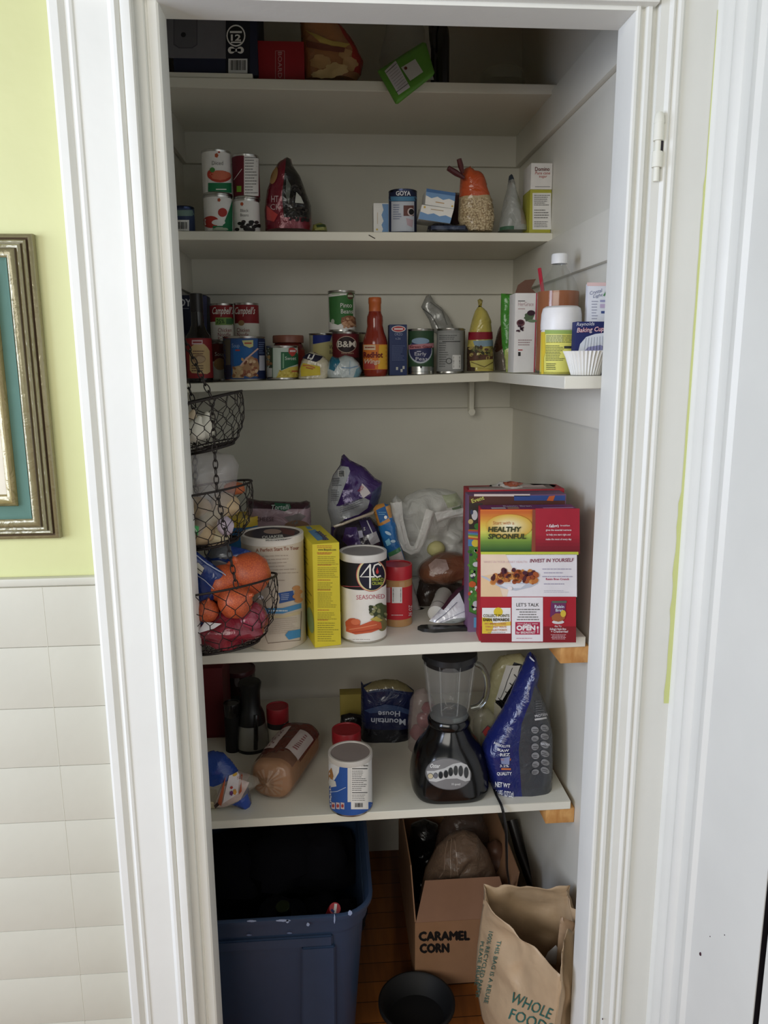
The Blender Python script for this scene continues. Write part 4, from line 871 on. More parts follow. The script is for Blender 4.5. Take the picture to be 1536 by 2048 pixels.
def d18(ar):
    ar.text('Reynolds', 1153, 652, 7, M((226, 226, 236)), w=36, shear=.25, bold=.0, rot=-.04); ar.text('Baking Cups', 1153, 665, 9, M((206, 60, 90)), w=60, shear=.25, bold=.035, rot=-.06, layer=4); ar.text('Baking Cups', 1153, 665, 9, M((236, 226, 230)), w=60, shear=.25, bold=.0, rot=-.06, layer=5)
    ar.poly([(1156, 704), (1160, 688), (1172, 674), (1190, 668), (1222, 664), (1222, 700)], M((222, 226, 232)), 2)
    for i in range(9): ar.stroke([(1172+i*5.5, 676-i*.6), (1168+i*6.2, 700)], .8, M((150, 160, 176)), 3)
    ar.poly([(1166, 704), (1176, 694), (1200, 690), (1224, 698)], M((150, 150, 196)), 3)
o, _ = carton('baking_cup_box', 'dark blue baking cups box behind the stack of white paper cups', 'box', 1151, 1224, 643, Z3A, 1.416, .024, M((30, 40, 104)), d18, mid=680)
Yp = 1.377; xp = PY(1172, 730, Yp).x; sp_ = (PY(1182, 730, Yp).x-xp)/10; zr = lambda r: PY(1172, r, Yp-.03).z
PW = M((232, 230, 222)); mb = MB()
rf = lambda a, z, i: 1+.045*sin(a*36)
for k in range(5):
    dz = k*.0032; b0, t0 = 28*sp_, (40+k*.8)*sp_
    mb.lathe([(0, zf+.0004+dz), (b0, zf+.0006+dz), (t0, zr(705)+dz*.4-.003), (t0*1.002, zr(704)+dz*.4-.003), (b0*.97, zf+.0018+dz), (0, zf+.0016+dz)], PW, c=(xp, Yp, 0), n=144, rf=lambda a, z, i: 1+(.04*sin(a*36) if z > zf+.01 else .015*sin(a*36)))
mb.obj('paper_baking_cups', label='stack of white fluted paper baking cups at the end of the shelf arm', cat='paper cups', ang=60, merge=False)
# ------------------------------------------------------------------ wide deep shelf
def frontY(px, py, z): return PZ(px, py, z).y
def tub(name, label, cat, pxl, pxr, pyt, pyb, z0, base, art=None, bands=(), mid=None, metal=None, lidh=0, lidmat=None, lidr=1.02, lidart=None, body='can_body', group=None, inner=None, z0b=.001):
    """cylinder standing on a shelf below eye level, found from its outline"""
    mid = mid or (pyt+pyb)/2; pm = (pxl+pxr)/2; yf = frontY(pm, pyb, z0); Yc = yf
    for _ in range(5): r = (PY(pxr, mid, Yc).x-PY(pxl, mid, Yc).x)/2*.99; Yc = yf+r
    x = (PY(pxr, mid, Yc).x+PY(pxl, mid, Yc).x)/2; z1 = PY(pm, pyt, Yc+r).z; c = (x, Yc, 0)
    T = thing(name, label, cat, (x, Yc, z0), group); metal = metal or STEEL; zl = z1-lidh
    mb = MB(); mb.lathe([(0, z0+.003), (r*.93, z0+.003), (r*.95, z0+z0b), (r*.99, z0+.0006), (r, z0+.003), (r*.985, z0+.006), (r*.98, zl-.003), (r, zl-.001), (r*.98, zl), (r*.9, zl-.001), (0, zl-.001)], metal, c=c, n=56); mb.obj(body, T)
    rl = r*.99; a0, a1 = z0+.005, zl-.003; h = a1-a0; mb = MB(); cuts = sorted(set([0, 1]+[v for b in bands for v in b[:2]])); ms = []
    for i in range(len(cuts)-1):
        m_ = (cuts[i]+cuts[i+1])/2; mm = base
        for b in bands:
            if b[0] <= m_ <= b[1]: mm = b[2]
        ms.append(mm)
    mb.lathe([(rl, a0+v*h) for v in cuts], base, c=c, n=64, mats=ms)
    if art: art(Art(mb, cylfn(x, Yc, rl, a0, a1), 5))
    mb.obj('label', T)
    if lidh:
        R = r*lidr; mb = MB(); mb.lathe([(R*.98, zl-.004), (R, zl-.003), (R, z1-.001), (R*.985, z1), (R*.90, z1), (R*.88, z1-.0022)], lidmat, c=c, n=64); mb.lathe([(R*.88, z1-.0022), (0, z1-.0022)], inner or lidmat, c=c, n=64)
        if lidart: lidart(Art(mb, planefn((0, 0, z1-.0022), (0, 0, 1)), 6), x, Yc, R)
        mb.obj('lid', T)
    return T, x, Yc, r, z1
def ellfn(c, rx, ry, rz):
    c = Vector(c)
    def fn(px, py, h):
        d = ray(px, py); o = CAM-c; D = Vector((d.x/rx, d.y/ry, d.z/rz)); O = Vector((o.x/rx, o.y/ry, o.z/rz)); A = D.dot(D); B = D.dot(O); q = B*B-A*(O.dot(O)-1)
        t = (-B-sqrt(q))/A if q > 0 else -B/A; p = CAM+d*t; return p+(p-c).normalized()*(h*2+.0005)
    return fn
BRN = M((150, 84, 60)); KB = M((206, 190, 168))
def e1(ar):
    ar.text('A Perfect Start To Your', 512, 1104, 7, BRN, w=86, bold=.015, rot=-.06, skew=-.0); ar.lines(520, 1110, 600, 1152, 6, M((176, 156, 136)), 3, th=.22, layer=2, slope=-.04); ar.lines(556, 1158, 575, 1163, 1, M((176, 156, 136)), 3, layer=2)
    ar.poly([(556, 1186), (586, 1181), (589, 1200), (558, 1207), (560, 1196)], M((44, 84, 156)), 2); ar.lines(562, 1187, 584, 1201, 4, M((190, 200, 220)), 3, th=.3, layer=3, slope=-.1)
    for q_ in range(4): ar.ell(592+q_ % 2*4, 1176+q_*8, 8, 5, M((196, 134, 78)), 3+q_, rot=-.2)
    ar.poly([(529, 1216), (565, 1216), (602, 1206), (602, 1216), (565, 1227), (530, 1227)], M((70, 140, 190)), 3); ar.lines(538, 1217, 590, 1225, 1, M((200, 220, 230)), 3, layer=5)
    for p_ in ([(532, 1230), (531, 1272), (536, 1286), (600, 1280), (602, 1222)],): ar.stroke(p_, 1, M((110, 86, 70)), 3)
    ar.poly([(534, 1230), (566, 1230), (600, 1221), (600, 1228), (566, 1236), (534, 1236)], M((206, 186, 140)), 2); ar.lines(537, 1238, 598, 1270, 8, M((190, 172, 150)), 6, th=.25, layer=3, slope=-.08)
    ar.poly([(570, 1270), (576, 1262), (600, 1258), (600, 1274), (577, 1279)], M((60, 140, 190)), 4)
def e1l(ar, x, y, R):
    ar.ell(547, 1068, 47, 13.5, M((70, 58, 64)), 1); ar.poly([(503, 1064), (520, 1057), (546, 1055), (556, 1068), (530, 1078), (508, 1076)], M((52, 46, 62)), 2); ar.ell(545, 1064, 18, 5, M((170, 140, 124)), 3); ar.poly([(560, 1056), (590, 1062), (588, 1072), (566, 1068)], M((110, 56, 52)), 2)
    ar.text('QUAKER', 524, 1079, 5.5, M((220, 220, 210)), w=44, bold=.03, rot=-.06, layer=5); ar.text('MASTER', 531, 1084, 4.5, M((220, 220, 210)), w=40, bold=.03, rot=-.06, layer=5)
tub('oat_canister', 'large beige cardboard oatmeal canister beside the bottom wire basket', 'canister', 484, 610, 1051, 1302, S4, KB, e1, lidh=.012, lidmat=M((222, 214, 202), 'plastic'), inner=M((86, 70, 66)), lidart=e1l, lidr=1.0, metal=KB, body='canister_body', mid=1150)
# yellow box turned away
YE = M((226, 206, 34)); OR = M((206, 120, 40))
def e2(ar):
    ar.text('www.Bisquick.com', 636, 1101, 4, DK, w=36, bold=.01, rot=-.0); ar.lines(634, 1090, 676, 1097, 2, OR, 3, layer=2); ar.lines(634, 1103, 676, 1108, 1, OR, 3, layer=2)
    for i, (a, b, n_) in enumerate(((1112, 1130, 5), (1134, 1156, 6), (1164, 1180, 4), (1184, 1216, 8), (1224, 1240, 4), (1244, 1284, 9))):
        ar.lines(635, a, 677, b, n_, M((150, 138, 30)), 5+i, th=.3, layer=2); ar.lines(635, a-6, 668, a-2, 1, OR, 9+i, layer=2)
def e2s(ar, dp, h):
    m_ = M((150, 136, 30)); rnd = random.Random(3)
    for i in range(14): ar.rect(dp*.1, h*(.93-.045*i), dp*rnd.uniform(.5, .9), h*(.94-.045*i), m_, 1)
    ar.ell(dp*.8, h*.22, dp*.2, h*.12, M((160, 186, 110)), 2)
def e2t(ar, w, dp):
    ar.poly([(w*.3, dp*.15), (w*.62, dp*.2), (w*.62, dp*.75), (w*.3, dp*.7)], M((96, 150, 196)), 1); ar.text('Bisquick', w*.72, dp*.14, w*.22, M((70, 70, 130)), w=dp*.5, rot=radians(90), bold=.03, layer=3); ar.rect(w*.36, dp*.78, w*.55, dp*.95, M((96, 150, 196)), 1)
carton('baking_mix_box', 'narrow bright yellow box standing between the oat canister and the crumb canister', 'box', 627, 680.5, 1088, S4+.0003, frontY(628, 1296, S4), .175, YE, e2, rot=radians(13), mid=1190, sart=e2s, side='l', tart=e2t)
# bread crumb canister
def e3(ar):
    ar.stroke([(676, 1171), (700, 1173), (728, 1173), (760, 1170)], 1.2, M((200, 80, 90)), 2)
    ar.ell(742, 1150, 29.5, 33, M((206, 90, 84)), 3, n=40); ar.ell(742, 1150, 28, 31.5, M((222, 210, 150)), 4, n=40); ar.ell(743, 1150, 25, 30, M((24, 22, 46)), 5, n=40)
    W = M((236, 234, 226)); ar.stroke([(740, 1128), (721, 1153), (748, 1153)], 3, W, 7); ar.stroke([(739.5, 1128), (739.5, 1176)], 3.4, W, 7)
    ar.stroke([(760, 1131), (755, 1127), (748, 1130), (745, 1139), (747, 1149), (753, 1154), (760, 1151)], 3, W, 7); ar.ell(753, 1143, 2.6, 4, M((206, 50, 50)), 8); ar.poly([(753, 1134), (755, 1141), (751, 1141)], M((206, 50, 50)), 8)
    ar.text('BREAD', 743, 1161, 6, M((176, 190, 60)), w=22, bold=.02, layer=8); ar.text('CRUMBS', 743, 1169, 6, M((176, 190, 60)), w=22, bold=.02, layer=8)
    ar.text('SEASONED', 713, 1199, 9, M((200, 90, 110)), w=56, bold=-.002, rot=-.04, layer=3)
    ar.ell(763, 1222, 16, 15, M((72, 84, 44)), 2, jag=.35, seed=4); blobs(ar, 26, 740, 1212, 772, 1238, [(90, 104, 56), (54, 64, 38), (140, 140, 90)], 4, 3, 4); ar.poly([(740, 1238), (752, 1232), (764, 1240), (750, 1246)], M((190, 170, 70)), 5)
    ar.ell(763, 1248, 10, 14, M((120, 110, 60)), 3); ar.ell(706, 1247, 14, 11, M((206, 84, 44)), 6, jag=.1); ar.ell(712, 1243, 9, 6, M((226, 110, 66)), 7); ar.poly([(694, 1252), (720, 1250), (744, 1240), (760, 1244), (762, 1256), (742, 1264), (712, 1268), (694, 1262)], M((210, 86, 46)), 8, )
    ar.stroke([(700, 1258), (724, 1254), (752, 1248)], 2, M((232, 130, 84)), 10); ar.stroke([(706, 1264), (730, 1261), (756, 1256)], 1.4, M((176, 56, 34)), 10); ar.lines(697, 1277, 758, 1281, 1, M((190, 180, 176)), 3, layer=2)
tub('breadcrumb_canister', 'black and white bread crumb canister with vegetable picture and white lid', 'canister', 680.5, 773.5, 1089, 1288, S4, M((238, 234, 226)), e3, bands=[(.66, 1, M((20, 18, 22)))], lidh=.012, lidmat=M((214, 210, 204), 'plastic'), inner=M((150, 145, 146), 'plastic'), body='canister_body', mid=1200, metal=M((206, 200, 190), 'metal'))
# peanut butter jar
RD = M((206, 36, 46)); PBm = M((190, 140, 84), 'gloss')
def e4(ar):
    ar.rect(770, 1175, 781, 1205, M((214, 176, 180)), 1); ar.bars(784, 1174, 804, 1206, vert=True); ar.text('36 OZ', 823, 1232, 6, M((226, 200, 200)), w=22, rot=radians(-90), bold=.02); ar.lines(783, 1228, 806, 1232, 1, M((226, 190, 190)), 2, layer=3)
T, x, Yc, r, z1 = tub('peanut_butter_jar', 'peanut butter jar with red label and red lid beside the crumb canister', 'jar', 764, 825, 1119, 1255, S4, RD, e4, lidh=.030, lidmat=M((204, 36, 48), 'plastic'), lidr=.98, body='jar_body', metal=PBm, mid=1190, bands=[(0, .12, PBm), (.87, 1, PBm)])
# cereal boxes
CRD = M((190, 28, 44)); CW = M((234, 230, 232))
def e5(ar):
    x0, x1 = 960.5, 1153
    # top photo panel
    sun = [(214, 84, 30), (232, 130, 30), (240, 180, 40), (236, 214, 70), (226, 226, 90)]
    ar.rect(x0, 1019, 1080, 1105, M((226, 110, 34)), 1)
    stops = [(1019, (214, 92, 34)), (1034, (226, 140, 40)), (1048, (232, 190, 60)), (1062, (222, 214, 84)), (1070, (180, 196, 70)), (1082, (110, 150, 50)), (1094, (70, 112, 42)), (1104, (44, 82, 36))]
    for y in range(1019, 1105, 3):
        for (ya, ca), (yb, cb_) in zip(stops, stops[1:]):
            if ya <= y <= yb: k = (y-ya)/(yb-ya); ar.rect(x0, y, 1080, 1105, M(tuple(int((ca[i]*(1-k)+cb_[i]*k)/4)*4 for i in range(3))), 1+(y-1019)/12)
    for i in range(14): k = i/13; ar.ell(1018, 1052, 46-41*k, 24-20*k, M((int(222+24*k), int(176+66*k), int(58+150*k))), 9+i*.25, n=30)
    ar.rect(1070, 1016, 1158, 1105, M((184, 30, 50)), 14); ar.poly([(1064, 1018), (1078, 1018), (1074, 1105), (1062, 1105)], M((150, 70, 44)), 13)
    for i in range(5): ar.rect(1070, 1070+i*7, 1158, 1106, M((176-i*12, 28-i, 46-i*2)), 15+i)
    ar.text('Start with a', 985, 1048, 7, M((196, 110, 40)), w=42, bold=0, layer=16); ar.heavy('HEALTHY', 975, 1062, 9.5, M((58, 64, 24)), .7, w=66, bold=.02, shear=.12, layer=17); ar.heavy('SPOONFUL', 975, 1076, 9.5, M((58, 64, 24)), .7, w=75, bold=.02, shear=.12, layer=17)
    W = M((236, 226, 226)); ar.text('Kellogg’s', 1096, 1053, 6, W, w=20, shear=.3, bold=.03, layer=22); ar.text('A', 1091, 1052, 3.5, W, layer=22); ar.text('breakfast', 1119, 1051, 3.5, W, w=19, bold=0, layer=22)
    for i, t in enumerate(('gives the essential nutrients', 'to help you start right and', 'make the most of every day')): ar.text(t, 1090+(i == 1), 1060+i*9.2, 3.6, W, w=51-3*(i == 1), bold=.012, layer=22)
    ar.rect(x0, 1102, 1155, 1108, M((196, 206, 50)), 20); ar.rect(x0, 1107, 1152, 1192, CW, 20)
    ar.poly([(x0, 1107), (1010, 1107), (1026, 1140), (1012, 1192), (x0, 1192)], M((240, 214, 186)), 21); ar.poly([(x0, 1150), (990, 1146), (1004, 1192), (x0, 1192)], M((238, 200, 150)), 22)
    ar.text('INVEST IN YOURSELF', 1058, 1123, 7, M((140, 30, 70)), w=88, bold=.015, shear=.2, rot=-.02, layer=23); ar.text('WHAT IN YOUR HEART HEALTH', 966, 1124, 4.5, M((226, 190, 190)), w=86, bold=0, layer=23)
    ar.poly([(962, 1149), (972, 1152), (984, 1160), (1004, 1163), (1030, 1165), (1072, 1160), (1074, 1165), (1060, 1172), (1030, 1179), (1002, 1174), (984, 1164), (972, 1157), (961, 1151)], M((190, 196, 208)), 23); ar.poly([(990, 1163), (1050, 1166), (1040, 1174), (1012, 1174)], M((222, 224, 230)), 24)
    blobs(ar, 60, 984, 1145, 1070, 1163, [(196, 110, 40), (160, 70, 30), (214, 140, 60), (90, 34, 44), (176, 84, 34)], 6.5, 24, 9); blobs(ar, 22, 1000, 1137, 1062, 1150, [(206, 130, 54), (170, 84, 34), (84, 34, 50)], 6, 24, 10); ar.ell(1018, 1174, 5, 4, W, 28)
    for i, t in enumerate((0, 1, 2, 4)): ar.lines(1083+3*(i % 2), 1134+t*7.4, 1144, 1138+t*7.4, 1, M((176, 170, 190)), i, th=.5, layer=22)
    ar.text('Raisin Bran Crunch', 1090, 1158, 4, M((196, 40, 90)), w=46, bold=.02, layer=22); ar.lines(1086, 1178, 1142, 1184, 2, M((190, 186, 200)), 4, th=.3, layer=22)
    ar.rect(x0, 1191, 1150, 1282, CRD, 23); ar.rect(x0, 1250, 1150, 1282, M((150, 24, 34)), 24)
    ar.rect(1022, 1192, 1084, 1280, CW, 25); ar.text('LET’S TALK', 1031, 1210, 6.5, DK, w=45, bold=.01, layer=26)
    for i in range(5): ar.lines(1030, 1214+i*5, 1078, 1218+i*5, 1, GREY, i+2, th=.5, layer=26, align='c')
    ar.rect(1029, 1241, 1078, 1266, M((190, 34, 74)), 26); ar.heavy('OPEN', 1031, 1257, 9, W, .9, w=37, bold=.03, layer=27); ar.text('for BREAKFAST', 1031, 1264, 4.5, W, w=38, bold=.02, layer=27); ar.rect(1033, 1244, 1044, 1245, W, 27); ar.rect(1062, 1244, 1074, 1245, W, 27); ar.text('Kellogg’s', 1045, 1247, 4, W, w=15, shear=.3, bold=.02, layer=27)
    ar.ell(1073.5, 1252, 2, 3, W, 27); ar.rect(1073, 1254, 1074.5, 1263, W, 27); ar.lines(1031, 1272, 1076, 1275, 1, M((206, 130, 150)), 3, layer=26)
    ar.rect(963, 1213, 1020, 1264, M((238, 236, 232)), 25); ar.ell(995, 1221, 9, 9, M((226, 196, 30)), 26); ar.poly([(963, 1232), (982, 1234), (986, 1250), (980, 1264), (963, 1264)], M((226, 196, 40)), 26); ar.poly([(980, 1244), (1020, 1240), (1020, 1248), (990, 1250)], M((232, 190, 60)), 26)
    ar.text('COLLECT POINTS', 965, 1231, 5.5, M((90, 80, 30)), w=52, bold=.02, layer=28); ar.text('EARN REWARDS', 965, 1239, 5.5, M((70, 56, 20)), w=52, bold=.04, layer=28)
    for i, t in enumerate(('NO MORE CODES', 'TWO FAST WAYS', 'TO COLLECT POINTS')): ar.text(t, 968+i, 1246+i*6.3, 3.8, M((206, 130, 70)), w=42, bold=.02, layer=28)
    ar.lines(974, 1260.5, 1010, 1263, 1, GREY, 2, layer=27)
    ar.poly([(1100, 1200), (1130, 1198), (1128, 1230), (1098, 1231)], M((120, 46, 100)), 26); ar.rect(1102, 1199, 1131, 1203, M((90, 110, 90)), 27); ar.text('Raisin', 1107, 1213, 6, M((200, 210, 226)), w=19, bold=.03, layer=28); ar.text('Bran', 1109, 1220, 5.5, M((200, 210, 226)), w=15, bold=.03, layer=28)
    ar.ell(1114, 1232, 13, 8, M((176, 96, 50)), 28, jag=.2); ar.ell(1114, 1241, 12, 4, M((220, 216, 214)), 27); ar.ell(1124, 1224, 5.5, 7, M((226, 190, 50)), 29)
    ar.text('Also Try', 1107, 1251, 3.6, W, w=14, bold=.01, layer=26); ar.text('Kellogg’s Raisin Bran', 1098, 1257, 4.2, W, w=32, bold=.02, layer=26); ar.text('+ Cranberries!', 1100, 1262, 4.2, W, w=34, bold=.02, layer=26); ar.lines(1094, 1265, 1136, 1276, 4, M((220, 180, 184)), 7, th=.4, layer=26, align='c')
PU = M((130, 44, 106))
def e5t(ar, w, dp):
    ar.rect(.001, .001, w-.001, dp-.001, PU, 1); ar.rect(w*.11, .002, w*.26, dp*.35, M((206, 200, 206)), 2); ar.rect(w*.28, .003, w*.4, dp*.3, M((200, 170, 120)), 2); ar.rect(w*.65, .002, w*.97, dp*.25, M((196, 130, 180)), 2); ar.text('Raisin Bran', w*.25, dp*.45, dp*.3, M((190, 180, 200)), w=w*.3, bold=.03, layer=3); ar.rect(w*.6, dp*.5, w*.9, dp*.75, M((110, 60, 130)), 2)
Ya = frontY(962, 1282, S4)
carton('cereal_box', 'red cereal box with bran flakes on a spoon, front of the three cereal boxes', 'box', 960.5, 1148.5, 1017, S4+.0003, Ya, .046, CRD, e5, rot=radians(-3.5), mid=1150, tart=e5t, bev=.001)
def e6(ar):
    ar.rect(938, 992, 1130, 1010, M((92, 50, 40)), 1); ar.rect(1028, 991, 1130, 1001, M((50, 80, 150)), 2); ar.rect(948, 988, 1060, 992.5, M((226, 206, 196)), 2); ar.poly([(1093, 1001), (1098, 992), (1110, 991), (1106, 1002)], M((216, 96, 40)), 3)
    ar.rect(938, 1006, 965, 1230, M((74, 140, 52)), 1); ar.rect(938, 1006, 965, 1058, M((60, 52, 44)), 2); ar.text('Event', 944, 1006, 8, M((206, 206, 90)), w=26, bold=.02, rot=-.3, layer=4)
    ar.ell(949, 1030, 6, 10, M((206, 206, 206)), 4); ar.ell(943, 1024, 3, 5, M((60, 70, 100)), 5); ar.ell(941, 1043, 5, 5, M((206, 186, 110)), 4); ar.ell(955, 1052, 7, 6, M((60, 130, 50)), 5)
    for i, c_ in enumerate(((206, 90, 40), (120, 90, 160), (80, 150, 190), (110, 160, 60), (226, 190, 60), (206, 90, 50))): ar.poly([(936, 1059+i*3), (965, 1060+i*3.4), (965, 1064+i*3.4), (936, 1062+i*3)], M(c_), 4+i)
    ar.rect(936, 1078, 965, 1092, M((80, 140, 196)), 3); ar.ell(951, 1086, 8, 7.5, M((232, 206, 50)), 5)
    blobs(ar, 46, 938, 1098, 963, 1220, [(90, 160, 60), (60, 120, 44), (226, 226, 220), (206, 80, 40), (60, 60, 90), (110, 170, 60)], 3.6, 4, 12); ar.ell(944, 1168, 7, 6, M((216, 96, 40)), 8, jag=.2); ar.ell(952, 1128, 7, 5, M((216, 216, 222)), 8); ar.ell(955, 1180, 4, 4, M((190, 50, 50)), 8); ar.ell(951, 1207, 6, 6, M((206, 206, 214)), 8)
    ar.poly([(936, 1222), (965, 1234), (965, 1266), (936, 1266)], M((124, 96, 130)), 9); ar.rect(947, 1234, 960, 1254, M((90, 160, 206)), 10)
Yb_ = frontY(940, 1263, S4)
carton('cereal_box', 'green and purple cereal box with cartoon garden print, middle of the three', 'box', 936.5, 1126, 990, S4+.0003, Yb_, .050, M((124, 84, 120)), e6, rot=0, mid=1150, bev=.001)
def e7(ar): ar.rect(936, 980, 1128, 992, M((196, 36, 50)), 1); ar.text('Post', 1024, 989, 5, M((226, 170, 90)), w=14, bold=.02)
o, (a7, w7, z7) = carton('cereal_box', 'red cereal box with torn open top, rearmost of the three cereal boxes', 'box', 934.5, 1122, 979, S4+.0003, Yb_+.056, .062, M((176, 40, 48)), e7, mid=1150, bev=.001)
mb = MB(); FL = M((150, 130, 120), 'kraft'); y0_ = Yb_+.056
q = [Vector((a7.x+.002, y0_+.001, z7)), Vector((a7.x+w7*.9, y0_+.001, z7)), Vector((a7.x+w7*.86, y0_+.02, z7+.006)), Vector((a7.x+w7*.4, y0_+.03, z7+.002)), Vector((a7.x+.004, y0_+.02, z7+.004))]
mb.poly(q, FL); mb.obj('flap', o, label='loose torn top flap', merge=False, solid=.0008)
def e8(ar): ar.ell(1025, 969, 14, 5, M((186, 92, 60)), 3, jag=.3, seed=3); ar.ell(1035, 968, 14, 3.5, M((206, 130, 110)), 2); ar.stroke([(1003, 970), (1002, 975)], 1.6, M((60, 60, 60)), 2); ar.stroke([(1008, 966), (1014, 972)], 1.6, M((90, 80, 80)), 2)
bag('bread_packet', 'flat pale packet with red printing lying on top of the rear cereal boxes', 'packet', [(978, 979), (985, 974), (1000, 964), (1020, 961), (1050, 966), (1070, 972), (1086, 974), (1112, 979)], Yb_+.10, .04, M((214, 206, 194), 'film'), z0=z7+.0002, art=e8, wr=.002, D=.015, open_py=979, seed=3)
# clutter behind
def e9(ar):
    ar.poly([(548, 1006), (580, 1008), (582, 1016), (570, 1022), (552, 1018)], M((34, 96, 66)), 3); ar.text('Tortelli', 543, 1019, 9, M((190, 206, 196)), w=36, shear=.2, rot=-.03, bold=.01, layer=5); ar.text('CHEESE', 512, 1042, 8, M((84, 54, 60)), w=36, bold=.0)
    ar.poly([(568, 1034), (600, 1026), (612, 1032), (590, 1052)], M((140, 136, 132), 'frost'), 2); ar.ell(594, 1054, 26, 14, M((132, 96, 72)), 2)
bag('tortellini_bag', 'mauve plastic cheese tortellini bag with dark maroon folded top, behind the oat canister', 'bag', [(494, 1110), (493, 1040), (492, 1002), (495, 995), (505, 998), (520, 1001), (560, 1003), (600, 1004), (613, 1001), (620, 1004), (622, 1030), (624, 1110)], 1.80, .03, M((170, 140, 148), 'film'), z0=S4,
    regions=[([(490, 990), (505, 998), (560, 1002), (625, 998), (622, 1014), (560, 1014), (492, 1013)], M((64, 34, 44), 'film'))], art=e9, wr=.003, seed=41, D=.03)
tub('blue_can', 'blue canister with yellow lid half hidden behind the oat canister', 'canister', 449, 522, 1023, 1215, S4, M((36, 116, 180)), lambda ar: (ar.rect(455, 1037, 522, 1039, M((170, 200, 210)), 2), ar.lines(500, 1044, 520, 1060, 3, M((120, 176, 210)), 2, layer=2)), lidh=.018, lidmat=M((226, 190, 44), 'plastic'), metal=M((36, 100, 160)), body='canister_body', mid=1080, bands=[(0, .45, M((24, 70, 96)))])
SIL = M((176, 178, 182), 'foil')
def e10(ar):
    ar.poly([(681, 938), (685, 932), (697, 934), (700, 942), (675, 1008), (671, 1008)], M((176, 180, 184)), 2); ar.bars(676, 940, 690, 954, vert=True); ar.lines(664, 955, 686, 972, 5, M((90, 90, 96)), 3, layer=3); ar.lines(662, 978, 680, 1002, 6, M((110, 110, 116)), 4, layer=3)
    ar.poly([(724, 966), (734, 976), (741, 986), (726, 996), (719, 984)], M((222, 212, 214)), 3); ar.text('TACO', 720, 985, 6, M((196, 60, 80)), w=14, rot=-1.0, bold=.02, layer=5); ar.lines(680, 1010, 730, 1026, 4, M((120, 120, 126)), 6, layer=3, slope=-.35)
bag('tortilla_chip_bag', 'crumpled purple and silver chip bag standing tall against the back', 'bag', [(672, 1195), (660, 1090), (662, 1046), (655, 1020), (656, 980), (666, 950), (680, 930), (683, 912), (688, 908), (700, 920), (730, 935), (750, 956), (765, 964), (762, 990), (756, 1008), (742, 1024), (722, 1036), (716, 1060), (724, 1090), (730, 1195)], 1.83, .035, M((64, 34, 110), 'foil'), z0=S4,
    regions=[([(655, 1046), (655, 980), (668, 948), (682, 930), (700, 938), (672, 1008), (690, 1006), (728, 990), (738, 996), (734, 1012), (716, 1026), (690, 1032), (664, 1052)], SIL), ([(742, 980), (764, 966), (760, 1000), (748, 1014), (738, 1000)], M((70, 76, 120), 'foil'))], art=e10, wr=.008, ws=24, seed=42, D=.045, lean=.06)
def e11(ar):
    ar.poly([(716, 1062), (724, 1060), (727, 1074), (718, 1076)], M((150, 146, 166), 'foil'), 3); ar.poly([(733, 1070), (752, 1062), (760, 1082), (742, 1090)], M((176, 176, 178), 'foil'), 3); ar.poly([(718, 1042), (742, 1040), (754, 1064), (730, 1072)], M((48, 34, 80)), 2); ar.stroke([(734, 1042), (745, 1066)], 2, M((190, 190, 196)), 4); ar.text('S', 727, 1060, 6, M((190, 190, 180)), layer=4)
bag('snack_bag', 'dark purple and black snack bag slumped behind the crumb canister', 'bag', [(668, 1250), (664, 1100), (668, 1060), (680, 1044), (706, 1036), (740, 1034), (756, 1044), (768, 1080), (776, 1130), (780, 1250)], 1.72, .04, M((40, 30, 46), 'foil'), z0=S4, regions=[([(690, 1050), (712, 1048), (720, 1080), (700, 1090), (684, 1075)], M((66, 40, 104), 'foil'))], art=e11, wr=.009, seed=43, D=.04)
mb = MB(); mb.tube([PY(668, 1053, 1.665), PY(685, 1048, 1.66), PY(705, 1040, 1.665), PY(745, 1026, 1.69), PY(748, 1022, 1.70)], [.0032, .003, .003, .0035, .002], M((176, 160, 138), 'film')); mb.obj('twist_tie', label='pale beige twisted paper tie across the dark snack bag', cat='tie')
def e12(ar):
    ar.poly([(752, 1020), (770, 1012), (776, 1032), (759, 1043)], M((26, 90, 156)), 2); ar.ell(771, 1034, 3, 3.5, WHT, 3); ar.lines(757, 1022, 772, 1030, 2, M((110, 170, 210)), 2, layer=3); ar.ell(776, 1066, 7, 3, M((176, 206, 226)), 2, rot=.5); ar.ell(786, 1082, 5, 3, M((176, 206, 226)), 2); ar.poly([(770, 1082), (778, 1076), (782, 1088), (774, 1092)], M((120, 190, 220)), 2)
bag('cracker_strip', 'bright blue snack strip with gold top edge leaning behind the peanut butter jar', 'packet', [(812, 1250), (790, 1180), (770, 1100), (756, 1052), (746, 1018), (752, 1010), (766, 1006), (780, 1010), (784, 1030), (792, 1050), (796, 1078), (806, 1105), (830, 1180), (850, 1250)], 1.70, .012, M((32, 110, 180), 'film'), z0=S4,
    regions=[([(744, 1022), (752, 1009), (768, 1006), (770, 1012), (752, 1020), (759, 1044), (777, 1034), (780, 1040), (756, 1052)], M((196, 130, 50), 'film')), ([(770, 1012), (784, 1008), (784, 1034), (777, 1034)], M((196, 140, 70), 'film')), ([(776, 1106), (800, 1094), (830, 1180), (850, 1250), (812, 1250), (790, 1180)], M((200, 190, 186), 'film')), ([(775, 1104), (798, 1092), (802, 1100), (778, 1112)], M((70, 140, 90), 'film'))], art=e12, wr=.002, seed=44, D=.012)
